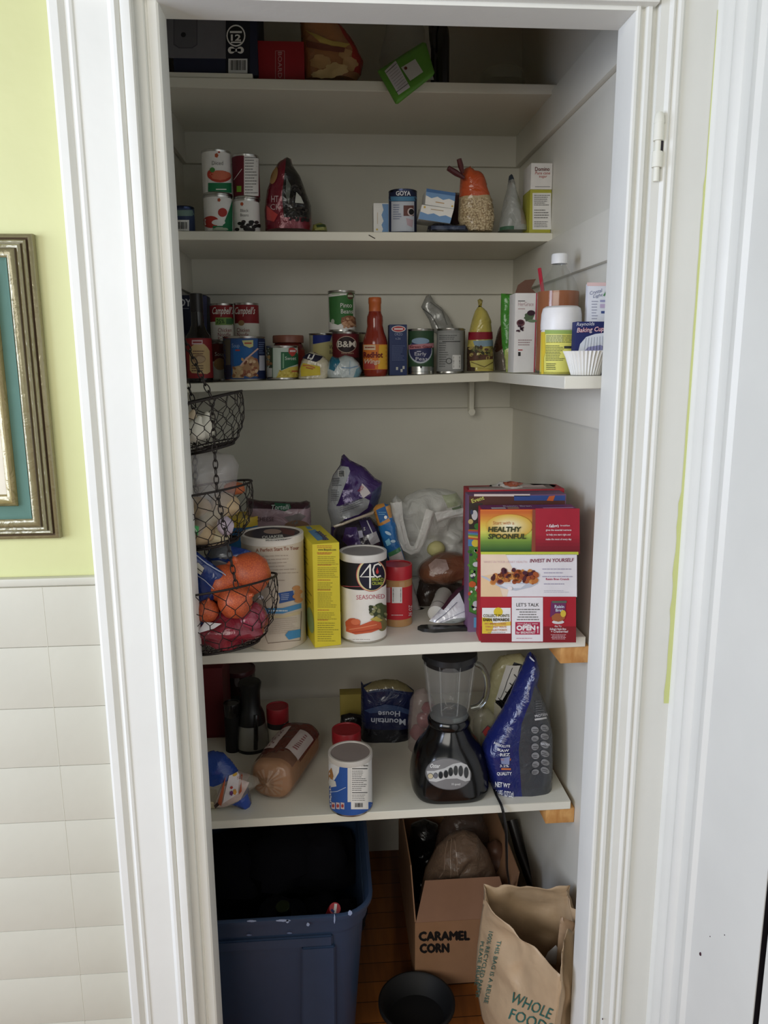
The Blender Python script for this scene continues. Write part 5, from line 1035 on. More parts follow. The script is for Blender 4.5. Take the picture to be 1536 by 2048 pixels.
# white grocery bag with its handles
PLW = M((222, 222, 216), 'frost')
def more_b(T, fn):
    for pts in ([(792, 1004), (796, 1040), (805, 1075), (813, 1095), (823, 1101), (834, 1098), (842, 1082), (850, 1060), (862, 1020)], [(872, 1036), (892, 1030), (912, 1026), (936, 1022)]):
        mb = MB(); n_ = len(pts); Pp = [PY(a, b, 1.705-.0*i) for i, (a, b) in enumerate(pts)]; vs = []
        for i, p in enumerate(Pp):
            t = (Pp[min(i+1, n_-1)]-Pp[max(i-1, 0)]).normalized(); s_ = Vector((t.z, 0, -t.x)); w_ = .009+.004*abs(i-n_/2)/n_*2
            for k in range(6): vs.append(p+s_*w_*(k/5-.5)*2+Vector((0, -.004*sin(k*2.1+i)-.006*sin(pi*k/5), 0)))
        mb.add(vs, [(i*6+k, i*6+k+1, (i+1)*6+k+1, (i+1)*6+k) for i in range(n_-1) for k in range(5)], PLW); mb.obj('handle', T, ang=180)
bag('grocery_bag', 'translucent white plastic grocery bag with looped handles, left of the cereal boxes', 'bag', [(800, 1160), (792, 1100), (786, 1040), (784, 1000), (792, 990), (806, 1002), (812, 992), (836, 980), (858, 976), (890, 978), (912, 984), (924, 1000), (930, 1030), (940, 1060), (940, 1160)], 1.80, .06, PLW, z0=S4, wr=.022, ws=17, seed=45, D=.07, more=more_b, part='bag_body',
    regions=[([(880, 986), (916, 984), (920, 1004), (890, 1010)], M((196, 206, 166), 'frost')), ([(898, 1010), (918, 1006), (920, 1018), (902, 1018)], M((80, 130, 66), 'frost'))])
mb = MB(); mb.ell(PY(872, 1098, 1.735), .022, .02, .019, M((206, 200, 130)), nz=.1, seed=2); mb.obj('lemon', label='pale yellow lemon in front of the grocery bag', cat='fruit')
bag('clear_bag', 'empty crinkled clear bag between the peanut butter jar and the brown bread', 'bag', [(818, 1215), (816, 1160), (822, 1120), (840, 1104), (870, 1100), (900, 1100), (930, 1110), (936, 1215)], 1.80, .03, M((186, 180, 168), 'clear'), z0=S4, wr=.008, seed=46, D=.03)
bp = PY(892, 1137, 1.66); BRD = M((112, 68, 44), 'film'); rot_ = Matrix.Rotation(radians(-8), 3, 'Y')
T = thing('brown_bread', 'small dark brown loaf in shiny wrap next to the cereal boxes', 'bread', bp-Vector((0, 0, .034)))
mb = MB(); mb.ell(bp, .062, .045, .033, BRD, nz=.12, seed=5, n=32, mm=20, rot=rot_); mb.obj('loaf', T)
mb = MB(); mb.ell(bp, .0655, .048, .0352, M((150, 96, 66), 'clear'), nz=.16, seed=5, n=32, mm=20, rot=rot_); ar = Art(mb, ellfn(bp, .066, .048, .036), 6); ar.poly([(858, 1130), (872, 1118), (892, 1120), (898, 1138), (880, 1148), (862, 1142)], M((176, 150, 140), 'frost'), 2); mb.obj('wrapper', T)  # pale patch on the wrapper is a painted film glint
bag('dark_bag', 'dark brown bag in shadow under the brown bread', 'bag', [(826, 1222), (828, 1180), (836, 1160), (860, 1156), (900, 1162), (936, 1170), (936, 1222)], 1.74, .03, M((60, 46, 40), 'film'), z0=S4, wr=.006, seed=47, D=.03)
tub('white_tub', 'white plastic tub beside the peanut butter jar, mostly in shade', 'tub', 800, 839, 1148, 1212, S4, M((206, 208, 200)), None, lidh=.006, lidmat=M((210, 210, 204), 'plastic'), metal=WHT, body='tub_body', mid=1180)
# white roll and silver wrapper, knife
p0, p1 = PY(872, 1219, 1.60), PY(888, 1192, 1.70); ax = (p1-p0).normalized(); p0.z = S4+.020; p1.z = S4+.020+.012
mb = MB(); mt = (p1-p0).to_track_quat('Z', 'Y').to_matrix().to_4x4(); L_ = (p1-p0).length
mb.lathe([(0, .0015), (.0165, .0015), (.017, 0), (.0185, 0), (.0185, L_), (0, L_)], M((222, 220, 214)), c=p0, mtx=mt, n=36); mb.lathe([(.0187, L_*.24), (.0187, L_*.26)], BLK, c=p0, mtx=mt, n=36); mb.obj('paper_roll', label='small white roll pointing forward beside the silver wrapper', cat='roll')
bag('silver_wrapper', 'folded silver and white wrapper with maroon edge leaning on the cereal boxes', 'wrapper', [(858, 1242), (872, 1228), (886, 1212), (900, 1192), (916, 1176), (932, 1168), (938, 1200), (936, 1236), (920, 1244), (895, 1247), (872, 1246)], 1.565, .010, M((222, 222, 226), 'foil'), z0=S4,
    regions=[([(880, 1216), (900, 1190), (916, 1174), (934, 1166), (934, 1172), (918, 1182), (902, 1198), (886, 1218)], M((64, 24, 40))), ([(917, 1182), (938, 1166), (938, 1206), (930, 1214)], M((24, 22, 26)))], wr=.003, seed=48, D=.01, lean=.5, art=lambda ar: (ar.stroke([(870, 1243), (892, 1226), (914, 1204)], 1.3, M((110, 112, 130)), 2), ar.stroke([(880, 1244), (904, 1234), (930, 1222)], 1, M((150, 150, 166)), 2), ar.poly([(884, 1245), (905, 1238), (934, 1234), (934, 1240), (905, 1246)], M((140, 146, 140)), 2)))
kn = [(835, 1253), (842, 1249.5), (860, 1248.5), (890, 1250), (910, 1251), (934, 1250), (934, 1256), (910, 1256.5), (892, 1257.5), (868, 1259), (845, 1257)]
T = thing('knife', 'black handled knife lying flat beside the cereal boxes', 'knife', PZ(885, 1255, S4)); kv = [PZ(a, b, S4+.008) for a, b in kn]
mb = MB(); n_ = len(kv); mb.add([v for v in kv]+[Vector((v.x, v.y, S4+.0006)) for v in kv], [tuple(range(n_)), tuple(range(2*n_-1, n_-1, -1))]+[(i, n_+i, n_+(i+1) % n_, (i+1) % n_) for i in range(n_)], M((28, 28, 28), 'gloss')); mb.obj('handle', T, ang=50)
mb = MB(); a, b = PZ(905, 1252, S4+.004), PZ(965, 1253, S4+.004); mb.bbox(a.x, b.x, a.y-.006, a.y+.006, S4+.003, S4+.0045, STEEL, bev=.0005); mb.obj('blade', T)
# ------------------------------------------------------------------ three hanging wire baskets
WIRE = M((44, 38, 36), 'rust')
BY = 1.392; KS = BY/1.53
def bowl(cx, cz, R, H, tilt, tx=0, rb=.55):
    rm = Matrix.Rotation(-radians(tilt), 3, 'Y') @ Matrix.Rotation(-radians(tx), 3, 'X'); c = Vector((cx, BY, cz))
    def f(a, t, k=1):
        r = R*(1-(1-rb)*t**2.4)*k if t <= 1 else R*rb*(2-t)*k
        z = -H*(t if t <= 1 else 1)
        return c + rm @ Vector((r*cos(a), r*sin(a), z))
    return f
specs = []
ringp = Vector((-.30, BY, 1.735))
T = thing('hanging_basket', 'three tier black wire basket with chains hanging at the left front', 'basket', ringp-Vector((0, 0, .735)))
def basket(px, py, R, H, tilt, m_, rows, lb, tx=0):
    tip = PY(px, py, BY); cx = tip.x-R*cos(radians(tilt)); cz = tip.z-R*sin(radians(tilt)); f = bowl(cx, cz, R, H, tilt, tx)
    mb = MB()
    rad = .00075
    def node(i, j): return f((j+.5*(i % 2))*2*pi/m_ + .05*sin(i*2.1+j), min(i/rows, 1))
    for i in range(rows):
        for j in range(m_):
            a = node(i, j); g = .34
            for dj in ((0, -1) if i % 2 == 0 else (0, 1)):
                b = node(i+1, j+dj); ad = a.lerp(Vector((a.x, a.y, b.z)), g) if i else a
                mb.tube([ad, b], rad, WIRE, n=4)
            if i: mb.tube([a, a.lerp(Vector((a.x, a.y, node(i+1, j).z)), g)], rad*1.5, WIRE, n=4)
    for k in range(9):
        x_ = -.8+.2*k; n_ = sqrt(max(0, 1-x_*x_)); P_ = [f(0, 1)]
        c0 = f(0, 1).lerp(f(pi, 1), .5); u = (f(0, 1)-c0); v = (f(pi/2, 1)-c0)
        mb.tube([c0+u*x_-v*n_, c0+u*x_+v*n_], rad, WIRE, n=4); mb.tube([c0+v*x_-u*n_, c0+v*x_+u*n_], rad, WIRE, n=4)
    B = mb.obj('wire_basket', T, label=lb, merge=False)
    mb = MB(); N_ = 48; mb.tube([f(2*pi*k/N_, 0) for k in range(N_)], .0021, WIRE, n=8, closed=True); mb.obj('rim', B)
    mb = MB(); mb.tube([f(2*pi*k/N_, 1) for k in range(N_)], .0026, WIRE, n=8, closed=True); mb.tube([f(2*pi*k/N_, .93) for k in range(N_)], .0012, WIRE, n=6, closed=True); mb.obj('base_ring', B)
    return f, Vector((cx, BY, cz))
f1, c1_ = basket(483, 782, .082, .087, 12, 20, 6, 'top wire basket')
f2, c2_ = basket(503, 963, .096, .101, 8, 20, 6, 'middle wire basket', 3)
f3, c3_ = basket(553, 1150, .115, .116, 8, 22, 6, 'bottom wire basket', 9)
def chain(a, b, big=()):
    L_ = (b-a).length; n_ = max(4, int(L_/.0128)); d = (b-a)/n_; t = d.normalized(); s1 = t.cross(Vector((.3, 1, .1))).normalized(); s2 = t.cross(s1); mb = MB()
    for i in range(n_):
        c = a+d*(i+.5); w_ = s1.lerp(s2, .5).normalized() if i % 2 else s1.lerp(-s2, .5).normalized(); hl = d.length*.66; hw = .0042; P_ = []
        for k in range(14):
            an = 2*pi*k/14; P_.append(c+w_*hw*cos(an)+t*(hl*sin(an)*(.9+.1*abs(sin(an)))))
        mb.tube(P_, .0011, WIRE, n=5, closed=True)
    mb.obj('chain', T, merge=False)
for az in (radians(-62), radians(104), radians(190)):
    chain(ringp, f1(az, 0)); chain(f1(az, 0), f2(az, 0)); chain(f2(az, 0), f3(az, 0))
mb = MB(); mb.tube([ringp+Vector((.012*cos(k*pi/8), 0, .012*sin(k*pi/8))) for k in range(16)], .0018, WIRE, closed=True)
mb.tube([ringp+Vector((0, 0, .010)), ringp+Vector((-.006, 0, .022)), ringp+Vector((-.03, 0, .028)), Vector((XL-.001, BY, ringp.z+.028))], .0024, WIRE); mb.obj('hook', T)
# contents: top
GA = M((232, 226, 206)); GO_ = M((222, 196, 160))
g0 = None
for (px, py, r, m_, lb) in ((388, 862, .024, GA, 'round white garlic bulb at the front of the top wire basket'), (403, 856, .026, GA, 'white garlic bulb nearest the chain in the top wire basket'), (377, 850, .025, GO_, 'cream garlic bulb next to the left jamb in the top wire basket')):
    r *= KS; p = PY(px, py, BY+(-.03 if py > 860 else .01)); p.z = max(p.z, f1(pi, 1).z+r*.8+.012); mb = MB(); mb.lathe([(0, -r*.8), (r*.5, -r*.78), (r*.95, -r*.3), (r, 0), (r*.8, r*.5), (r*.35, r*.85), (r*.14, r*1.3), (0, r*1.35)], m_, c=p, n=32, rf=lambda a, z, i: 1+.05*abs(sin(a*3.5)), mtx=Matrix.Rotation(radians(25), 4, 'Y')); mb.obj('garlic_bulb', label=lb, cat='garlic', group='garlic bulbs in the top basket')
# contents: middle
TA = M((196, 168, 126)); TB = M((206, 190, 150)); cm = f2(0, 1).lerp(f2(pi, 1), .5)
for i, (px, py, dy, rx, m_, lb) in enumerate(((400, 1066, -.045, .030, TA, 'tan potato low at the front of the middle wire basket'), (432, 1078, -.03, .026, TB, 'tan potato at the lower right of the middle wire basket'), (420, 1040, -.02, .030, TB, 'pale potato in the centre of the middle wire basket'), (450, 1010, .0, .030, TA, 'pale potato just under the rim of the middle wire basket, right of the chain'), (392, 1018, -.02, .030, TA, 'tan potato just under the rim of the middle wire basket, by the left jamb'))):
    rx *= KS; p = PY(px, py, BY+dy*KS); p.z = max(p.z, cm.z+rx*.7); mb = MB(); mb.ell(p, rx, rx*.85, rx*.8, m_, nz=.15, seed=i, n=24, mm=16); mb.obj('potato', label=lb, cat='potato', group='potatoes in the middle basket')
p = PY(451, 1052, BY-.05); mb = MB(); mb.ell(p, .015, .014, .017, M((186, 170, 186)), nz=.15, seed=9); mb.obj('garlic_bulb', label='small purple-white garlic bulb at the right side of the middle wire basket', cat='garlic')
p = PY(468, 977, BY+.03); mb = MB(); mb.ell(p, .020, .018, .013, M((190, 96, 50)), nz=.2, seed=11); mb.obj('onion_skin', label='piece of orange brown onion skin under the right rim of the middle wire basket', cat='onion skin')
CLB = M((206, 200, 200), 'clear')
bag('produce_bag', 'thin clear produce bag bulging up out of the middle wire basket', 'bag', [(372, 1080), (356, 1000), (362, 930), (372, 900), (400, 892), (440, 905), (466, 910), (478, 930), (474, 960), (468, 1000), (455, 1040), (430, 1090), (395, 1095)], BY, .06, CLB, wr=.022, ws=18, seed=51, D=.07)
mb = MB(); ar = Art(mb, planefn((0, BY-.082, 0), (0, -1, 0)), None); ar.poly([(386, 1050), (398, 1053), (396, 1071), (387, 1066)], M((70, 170, 90)), 1); ar.stroke([(389, 1055), (394, 1063), (389, 1063)], 1, WHT, 3); mb.obj('plastic_tag', label='tiny green plastic tag on the produce bag', cat='tag', solid=.0006)
# contents: bottom
NET = bpy.data.materials.new('onion_net'); NET.use_nodes = True; nt = NET.node_tree; N = nt.nodes; L = nt.links; b = N['Principled BSDF']; b.inputs['Roughness'].default_value = .45
tc = N.new('ShaderNodeTexCoord'); vo = N.new('ShaderNodeTexVoronoi'); vo.feature = 'DISTANCE_TO_EDGE'; vo.inputs['Scale'].default_value = 240; L.new(tc.outputs['Object'], vo.inputs['Vector'])
cr = N.new('ShaderNodeValToRGB'); cr.color_ramp.elements[0].position = .05; cr.color_ramp.elements[1].position = .14; cr.color_ramp.elements[0].color = tuple(lin(v) for v in (164, 70, 42))+(1,); cr.color_ramp.elements[1].color = tuple(lin(v) for v in (188, 90, 46))+(1,)
L.new(vo.outputs['Distance'], cr.inputs[0]); L.new(cr.outputs[0], b.inputs['Base Color'])
for i, (px, py, dy, r, lb) in enumerate(((497, 1148, -.02, .046, 'large orange onion, topmost right in the bottom wire basket'), (444, 1168, -.045, .040, 'orange onion left of the chain in the bottom wire basket'), (470, 1202, -.075, .036, 'orange onion just below the rim in the bottom wire basket'), (414, 1222, -.080, .024, 'small orange onion beside the blue bag in the bottom wire basket'))):
    r *= KS; p = PY(px, py, BY+dy*KS); mb = MB(); mb.lathe([(0, -r*.92), (r*.4, -r*.88), (r*.82, -r*.55), (r, -.02*r), (r*.9, r*.45), (r*.5, r*.82), (r*.16, r*1.0), (r*.1, r*1.18), (0, r*1.2)], NET, c=p, n=32, mtx=Matrix.Rotation(radians((30, -25, 40, 10)[i]), 4, 'X') @ Matrix.Rotation(radians((-30, 20, 60, 10)[i]), 4, 'Y')); mb.obj('onion', label=lb, cat='onion', group='onions in the bottom basket')
cb = f3(0, 1).lerp(f3(pi, 1), .5); NR = M((132, 30, 46), 'film'); mb = MB(); ce = cb+Vector((.0, -.002, .046))
mb.ell(ce, .080, .078, .040, NR, nz=.22, seed=6, n=40, mm=22); mb.ell(cb+Vector((.048, -.030, .058)), .030, .030, .034, M((150, 44, 66), 'film'), nz=.2, seed=4, n=28, mm=16)
ar = Art(mb, ellfn(ce, .084, .083, .044), 6); W_ = M((214, 208, 210)); ar.poly([(399, 1265), (414, 1244), (444, 1247), (430, 1256)], W_, 12); ar.poly([(470, 1228), (474, 1216), (490, 1212), (488, 1230), (476, 1234)], M((150, 160, 170)), 12); ar.poly([(488, 1216), (502, 1208), (498, 1220)], W_, 12); ar.ell(514, 1200, 5, 4, W_, 12, jag=.3)
mb.obj('onion_net_bag', label='crumpled red net onion sack in the bottom wire basket', cat='net bag')
BLU = M((24, 50, 120), 'film'); BW = M((170, 176, 196))
def e20(ar):
    ar.stroke([(384, 1103), (415, 1128), (452, 1150)], 2, BW, 2); ar.stroke([(386, 1144), (410, 1160), (435, 1184)], 1.4, BW, 2)
    for k in range(2): ar.poly([(387+5*k, 1138-7*k), (391+5*k, 1131-7*k), (407+2*k, 1141-5*k), (402+3*k, 1149-7*k)], M((190, 184, 166)), 3)
    ar.stroke([(391, 1132), (406, 1143)], 1.4, BLK, 5); ar.stroke([(386, 1144), (399, 1154)], 1.4, BLK, 5)
bag('blue_bag', 'dark blue bag with thin white stripes stuffed into the bottom wire basket', 'bag', [(368, 1290), (366, 1090), (382, 1094), (410, 1116), (452, 1148), (440, 1180), (428, 1202), (414, 1214), (412, 1250), (406, 1284)], BY-.062, .012, BLU, art=e20, wr=.003, seed=52, D=.02)
bag('blue_silver_bag', 'blue and silver bag behind the onions in the bottom wire basket', 'bag', [(402, 1150), (408, 1120), (420, 1098), (440, 1088), (462, 1092), (490, 1098), (516, 1108), (530, 1124), (528, 1170), (440, 1190)], BY+.04, .012, M((30, 62, 140), 'film'),
    regions=[([(416, 1112), (424, 1092), (440, 1087), (462, 1092), (466, 1108), (454, 1116), (438, 1112), (424, 1114)], M((120, 124, 130), 'foil')), ([(424, 1118), (440, 1117), (456, 1122), (446, 1142), (432, 1134)], M((166, 168, 176), 'foil'))], wr=.004, seed=53, D=.03)
# ------------------------------------------------------------------ lowest shelf
carton('red_carton', 'tall dark red box at the left end of the lowest shelf', 'box', 380, 447, 1337, S5+.0003, frontY(420, 1476, S5), .14, M((110, 16, 24)), None, mid=1400)
T, x, Yc, r, z1 = tub('dark_pitcher', 'dark smoky plastic pitcher behind the steel carafe', 'pitcher', 446, 512, 1322, 1424, S5, M((64, 44, 44), 'gloss'), lambda ar: (ar.ell(474, 1362, 5, 12, M((120, 112, 110)), 2), ar.rect(486, 1336, 508, 1344, M((120, 30, 40)), 2)), lidh=.01, lidmat=M((90, 30, 36), 'plastic'), metal=M((50, 40, 40)), body='pitcher_body', mid=1380, bands=[(0, .45, M((24, 22, 22)))])
T, x, Yc, r, z1 = tub('coffee_grinder', 'black coffee grinder in the dark left of the steel carafe', 'grinder', 449, 481, 1398, 1507, S5, M((20, 18, 18)), None, lidh=.03, lidmat=M((30, 28, 28), 'gloss'), metal=M((18, 18, 18)), body='grinder_body', mid=1450)
# steel carafe
yc = frontY(505, 1507, S5)+.035
def pxlathe(px, Yc, prof, mat, n=44, mats=None, rf=None, mid=1500, mb=None):
    x = PY(px, mid, Yc).x; out = []
    for w, row in prof:
        a = PY(px, row, Yc); s_ = PY(px+10, row, Yc).x-a.x; out.append((w*s_/10, max(a.z, S5+.0004)))
    mb = mb or MB(); mb.lathe(out, mat, c=(x, Yc, 0), n=n, mats=mats, rf=rf); return mb, x, out
DM = M((176, 178, 172), 'steel'); BK = M((16, 16, 17), 'gloss'); BKP = M((20, 20, 21), 'plastic')
mb, x, o = pxlathe(505, yc, [(0, 1498), (31, 1498), (33, 1486), (32, 1465), (28, 1440), (26, 1428)], DM)
T = thing('carafe', 'small stainless steel carafe with a tall black lid', 'carafe', (x, yc, S5)); mb.obj('carafe_body', T)
mb, x, o = pxlathe(505, yc, [(0, 1506), (30, 1506), (32.5, 1500), (33.3, 1488), (33, 1487)], BKP); mb.obj('base', T)
mb, x, o = pxlathe(505, yc, [(28.6, 1443), (27, 1428), (24, 1420), (20, 1412), (20.5, 1380), (23, 1370), (23.5, 1365), (21, 1362), (0, 1361)], BKP); mb.obj('lid', T)
mb = MB(); hx = lambda p_, r_, dy: PY(p_, r_, yc-dy); mb.tube([hx(512, 1430, .030), hx(512, 1450, .037), hx(512, 1475, .041), hx(511, 1498, .038)], [.006, .0055, .006, .006], BK, n=8); mb.obj('handle', T)
CRJ = M((206, 198, 176))
tub('spice_jar', 'jar with red lid and dark collar behind the loaf of bread', 'jar', 534, 578, 1402, 1494, S5, CRJ, lambda ar: [ar.rect(549+i*6, 1441, 552+i*6, 1447, M((190, 186, 176)), 2) for i in range(4)], lidh=.036, lidmat=M((176, 30, 40), 'plastic'), body='jar_body', metal=M((90, 80, 70)), mid=1450, bands=[(.72, 1, M((44, 40, 38)))])
tub('spice_jar', 'jar with red lid standing directly behind the white and blue canister', 'jar', 664, 722, 1444, 1530, S5, M((190, 130, 80)), None, lidh=.030, lidmat=M((180, 30, 40), 'plastic'), body='jar_body', metal=M((170, 110, 70), 'gloss'), mid=1475)
carton('yellow_carton', 'dull yellow box at the back of the lowest shelf beside the navy pouch', 'box', 680, 724, 1389, S5+.0003, 1.985, .04, M((170, 150, 60)), None, mid=1410)
bag('black_pouch', 'small black pouch lying before the dull yellow box', 'pouch', [(680, 1452), (682, 1430), (700, 1426), (726, 1430), (728, 1452)], 1.93, .015, M((24, 23, 24), 'film'), z0=S5, wr=.003, D=.015, seed=3, open_py=1452)
# white and blue canister in front
def f1a(ar):
    ar.rect(655, 1512, 664, 1600, M((226, 226, 222)), 1); ar.poly([(657, 1545), (664, 1535), (668, 1552), (664, 1566), (657, 1568)], M((176, 120, 60)), 4); BLs = M((40, 90, 180))
    ar.poly([(680, 1526), (695, 1526), (695, 1606), (702, 1606), (702, 1632), (657, 1612), (657, 1575), (668, 1562), (678, 1545)], BLs, 2); ar.rect(657, 1604, 746, 1636, BLs, 2); ar.poly([(658, 1528), (678, 1527), (668, 1556), (660, 1566)], M((222, 224, 226)), 3)
    ar.poly([(660, 1556), (672, 1562), (674, 1572), (664, 1574), (658, 1566)], M((206, 206, 200)), 5); ar.stroke([(660, 1584), (676, 1582), (692, 1574)], 1.2, M((180, 200, 230)), 4)
    ar.rect(702, 1524, 736, 1618, WHT, 3); ar.text('Nutrition Facts', 704, 1532, 3.6, DK, w=31, bold=.02, layer=5); ar.rect(704, 1536, 734, 1537.6, BLK, 4); ar.lines(704, 1540, 734, 1582, 11, DK, 3, th=.28, layer=4); ar.rect(704, 1584, 734, 1585.4, BLK, 4); ar.lines(704, 1588, 734, 1602, 4, GREY, 5, th=.3, layer=4); ar.bars(708, 1604, 726, 1616, layer=4)
    for k in range(3): ar.poly([(664+k*9, 1604), (671+k*9, 1605), (671+k*9, 1618), (664+k*9, 1617)], M((206, 186, 186)), 4); ar.ell(667.5+k*9, 1611, 2.4, 3.6, M((176, 60, 60)), 5)
tub('drink_canister', 'white and blue cardboard canister with nutrition panel near the shelf front', 'canister', 657.5, 745, 1481, 1635, S5, M((226, 226, 222)), f1a, lidh=.009, lidmat=M((206, 200, 192), 'plastic'), inner=M((150, 138, 134), 'plastic'), metal=M((170, 172, 176), 'metal'), body='canister_body', mid=1560)
# loaf of bread in its bag
A_ = PZ(537, 1606, S5); Bq, Br = PZ(577, 1602, S5), PZ(632, 1520, S5); dr = (Br-Bq).normalized(); sd = Vector((dr.y, -dr.x, 0)); LL = .225; A_ = A_+dr*.004
def loaf(u, a, k=1.0):
    """u metres along, a angle"""
    t = u/LL; e = min(1, (min(t, 1-t)/.10)) if 0 <= t <= 1 else 0; e = sqrt(max(0, 1-(1-e)**2)) ; e = .30+.70*e
    ca, sa = cos(a), sin(a); w = .050*e*k; h = .046*e*k; ex = .72
    cx = abs(ca)**ex*(1 if ca > 0 else -1)*w; cz = abs(sa)**ex*(1 if sa > 0 else -1)*h
    n_ = noise.noise(Vector((u*30, ca*2, sa*2)))*.0025
    return A_ + dr*u + sd*(cx*(1+n_*8)) + Vector((0, 0, .047+cz+n_))
T = thing('bread_loaf', 'sliced brown bread loaf in a knotted clear bag lying on the lowest shelf', 'bread', A_+dr*LL/2)
def loafmesh(mb, k, mats, extra=0):
    us = [0+LL*i/26 for i in range(27)]; n_ = 40; vs = [loaf(u, 2*pi*j/n_, k) for u in us for j in range(n_)]
    for i in range(26):
        for j in range(n_):
            pass
    g = {}
    for i in range(26):
        for j in range(n_):
            m_ = mats(us[i], 2*pi*(j+.5)/n_); g.setdefault(m_.name, (m_, []))[1].append((i*n_+j, i*n_+(j+1) % n_, (i+1)*n_+(j+1) % n_, (i+1)*n_+j))
    b = len(mb.V); mb.V += [tuple(v) for v in vs]
    for m_, fs in g.values():
        q_ = mb.m(m_)
        for f in fs: mb.F.append(tuple(b+v for v in f)); mb.I.append(q_)
    m_ = mb.m(mats(0, 0)); mb.F.append(tuple(b+j for j in range(n_))); mb.I.append(m_); mb.F.append(tuple(b+26*n_+j for j in range(n_-1, -1, -1))); mb.I.append(m_)
CRU, CRD_ = M((178, 124, 76)), M((112, 58, 34)); mb = MB(); loafmesh(mb, .95, lambda u, a: CRD_ if .45 < a < 2.8 and u > .03 else CRU); mb.obj('loaf', T)
WRP = M((196, 150, 120), 'clear'); WDK = M((104, 48, 36), 'film'); mb = MB(); loafmesh(mb, 1.04, lambda u, a: WDK if (u > .055+.02*sin(a*2) and .35 < a < 2.9) else WRP)
def lf(u, v, h): return loaf(u, v, 1.05+h*30)
ar = Art(mb, lf, .02, False); LW = M((206, 190, 184)); ar.poly([(.07, 1.75), (.075, 2.75), (.17, 2.7), (.18, 1.72)], LW, 1); ar.poly([(.06, .5), (.075, 1.45), (.17, 1.42), (.165, .45)], LW, 1)
rnd = random.Random(5)
for i in range(26):
    u, v = rnd.uniform(.08, .165), rnd.uniform(1.85, 2.6); ar.poly([(u, v), (u+.006, v+.02), (u+.004, v+.09), (u-.001, v+.06)], M((110, 40, 44)), 2)
for i in range(8): ar.poly([(.085+i*.009, .9), (.089+i*.009, .9), (.089+i*.009, 1.2-.02*i), (.085+i*.009, 1.2-.02*i)], M((150, 80, 80)), 2)
mb.obj('wrapper', T, label='clear printed wrapper')
mb = MB(); kn_ = loaf(0, pi/2, .2)-dr*.012+Vector((0, 0, .0)); CLW = M((226, 216, 206), 'frost')
for k in range(14):
    a = 2*pi*k/14; p1_ = loaf(.004, a, .95); mb.add([kn_, p1_, loaf(.004, a+.22, .95), kn_+Vector((0, 0, .003))], [(0, 1, 2), (0, 2, 3)], M((206, 170, 140), 'clear'))
mb.obj('gathered_end', T, ang=180, merge=False)
def f2a(ar):
    for (a, b, c_, d_) in (((448, 1562), (452, 1552), (436, 1604), (444, 1606)), ((480, 1548), (486, 1546), (484, 1580), (478, 1588))): ar.poly([a, b, d_, c_], M((196, 90, 50)), 2)
    ar.poly([(458, 1552), (478, 1548), (476, 1586), (446, 1602)], M((226, 216, 216)), 2); ar.ell(463, 1585, 4, 4, M((110, 40, 110)), 4, n=5); ar.ell(470, 1583, 4, 5, M((220, 150, 40)), 4, n=5); ar.ell(463, 1576, 3, 3, M((190, 50, 40)), 4, n=5); ar.text('Stop', 474, 1562, 5, M((206, 130, 120)), w=10, rot=-.3, bold=0)
    ar.poly([(429, 1606), (436, 1600), (440, 1604), (432, 1612)], M((54, 30, 28)), 4); ar.ell(470, 1552, 5, 3, M((220, 170, 50)), 3)
bag('bun_bag', 'blue and clear printed bread bag with orange stripes, left of the loaf', 'bag', [(396, 1616), (394, 1530), (404, 1508), (425, 1502), (448, 1506), (464, 1524), (478, 1543), (494, 1548), (516, 1556), (520, 1566), (500, 1580), (503, 1606), (500, 1618), (488, 1617), (470, 1608), (440, 1614)], 1.575, .030, M((206, 196, 176), 'clear'), z0=S5,
    regions=[([(390, 1562), (390, 1500), (425, 1498), (452, 1500), (470, 1522), (478, 1546), (450, 1550), (430, 1560), (410, 1556)], M((30, 66, 150), 'film')), ([(466, 1598), (496, 1580), (503, 1606), (500, 1618), (488, 1617)], M((30, 70, 170), 'film')), ([(430, 1604), (446, 1562), (476, 1548), (500, 1556), (484, 1586), (446, 1606)], M((206, 180, 170), 'film')), ([(400, 1586), (430, 1590), (436, 1612), (398, 1616)], M((206, 190, 150), 'film'))],
    art=f2a, wr=.006, seed=61, D=.035)
# navy freeze dried meal pouch, upside down
def f3a(ar):
    W = M((176, 182, 200)); ar.text('Mountain', 811, 1437, 11, W, w=69, bold=.02, rot=pi+.03, layer=3); ar.text('House', 800, 1422, 10, W, w=44, bold=.02, rot=pi+.02, layer=3)
    ar.poly([(728, 1420), (750, 1414), (770, 1408), (800, 1412), (822, 1420), (820, 1428), (780, 1420), (740, 1426)], M((52, 70, 110), 'film'), 2); ar.stroke([(735, 1385), (770, 1380), (812, 1388)], 1.2, M((60, 74, 110)), 2)
bag('meal_pouch', 'navy blue pouch with upside down white lettering and tan arched top edge', 'pouch', [(722, 1480), (722, 1400), (722, 1362), (728, 1370), (745, 1363), (770, 1358), (795, 1360), (812, 1368), (828, 1380), (826, 1420), (820, 1480)], 1.86, .028, M((24, 32, 72), 'film'), z0=S5,
    regions=[([(727, 1372), (745, 1363), (770, 1358), (795, 1360), (812, 1368), (827, 1381), (806, 1376), (780, 1370), (752, 1371), (734, 1378)], M((116, 106, 70), 'film')), ([(720, 1450), (822, 1450), (822, 1482), (720, 1482)], M((16, 18, 30), 'film'))], art=f3a, wr=.004, seed=62, D=.035, open_py=1480)
bag('candy_bag', 'clear bag of red sweets between the navy pouch and the blender', 'bag', [(816, 1500), (816, 1440), (820, 1400), (832, 1380), (850, 1376), (866, 1396), (880, 1440), (884, 1500)], 1.80, .035, M((196, 176, 176), 'clear'), z0=S5, wr=.006, seed=63, D=.03, open_py=1500)
mb = MB()
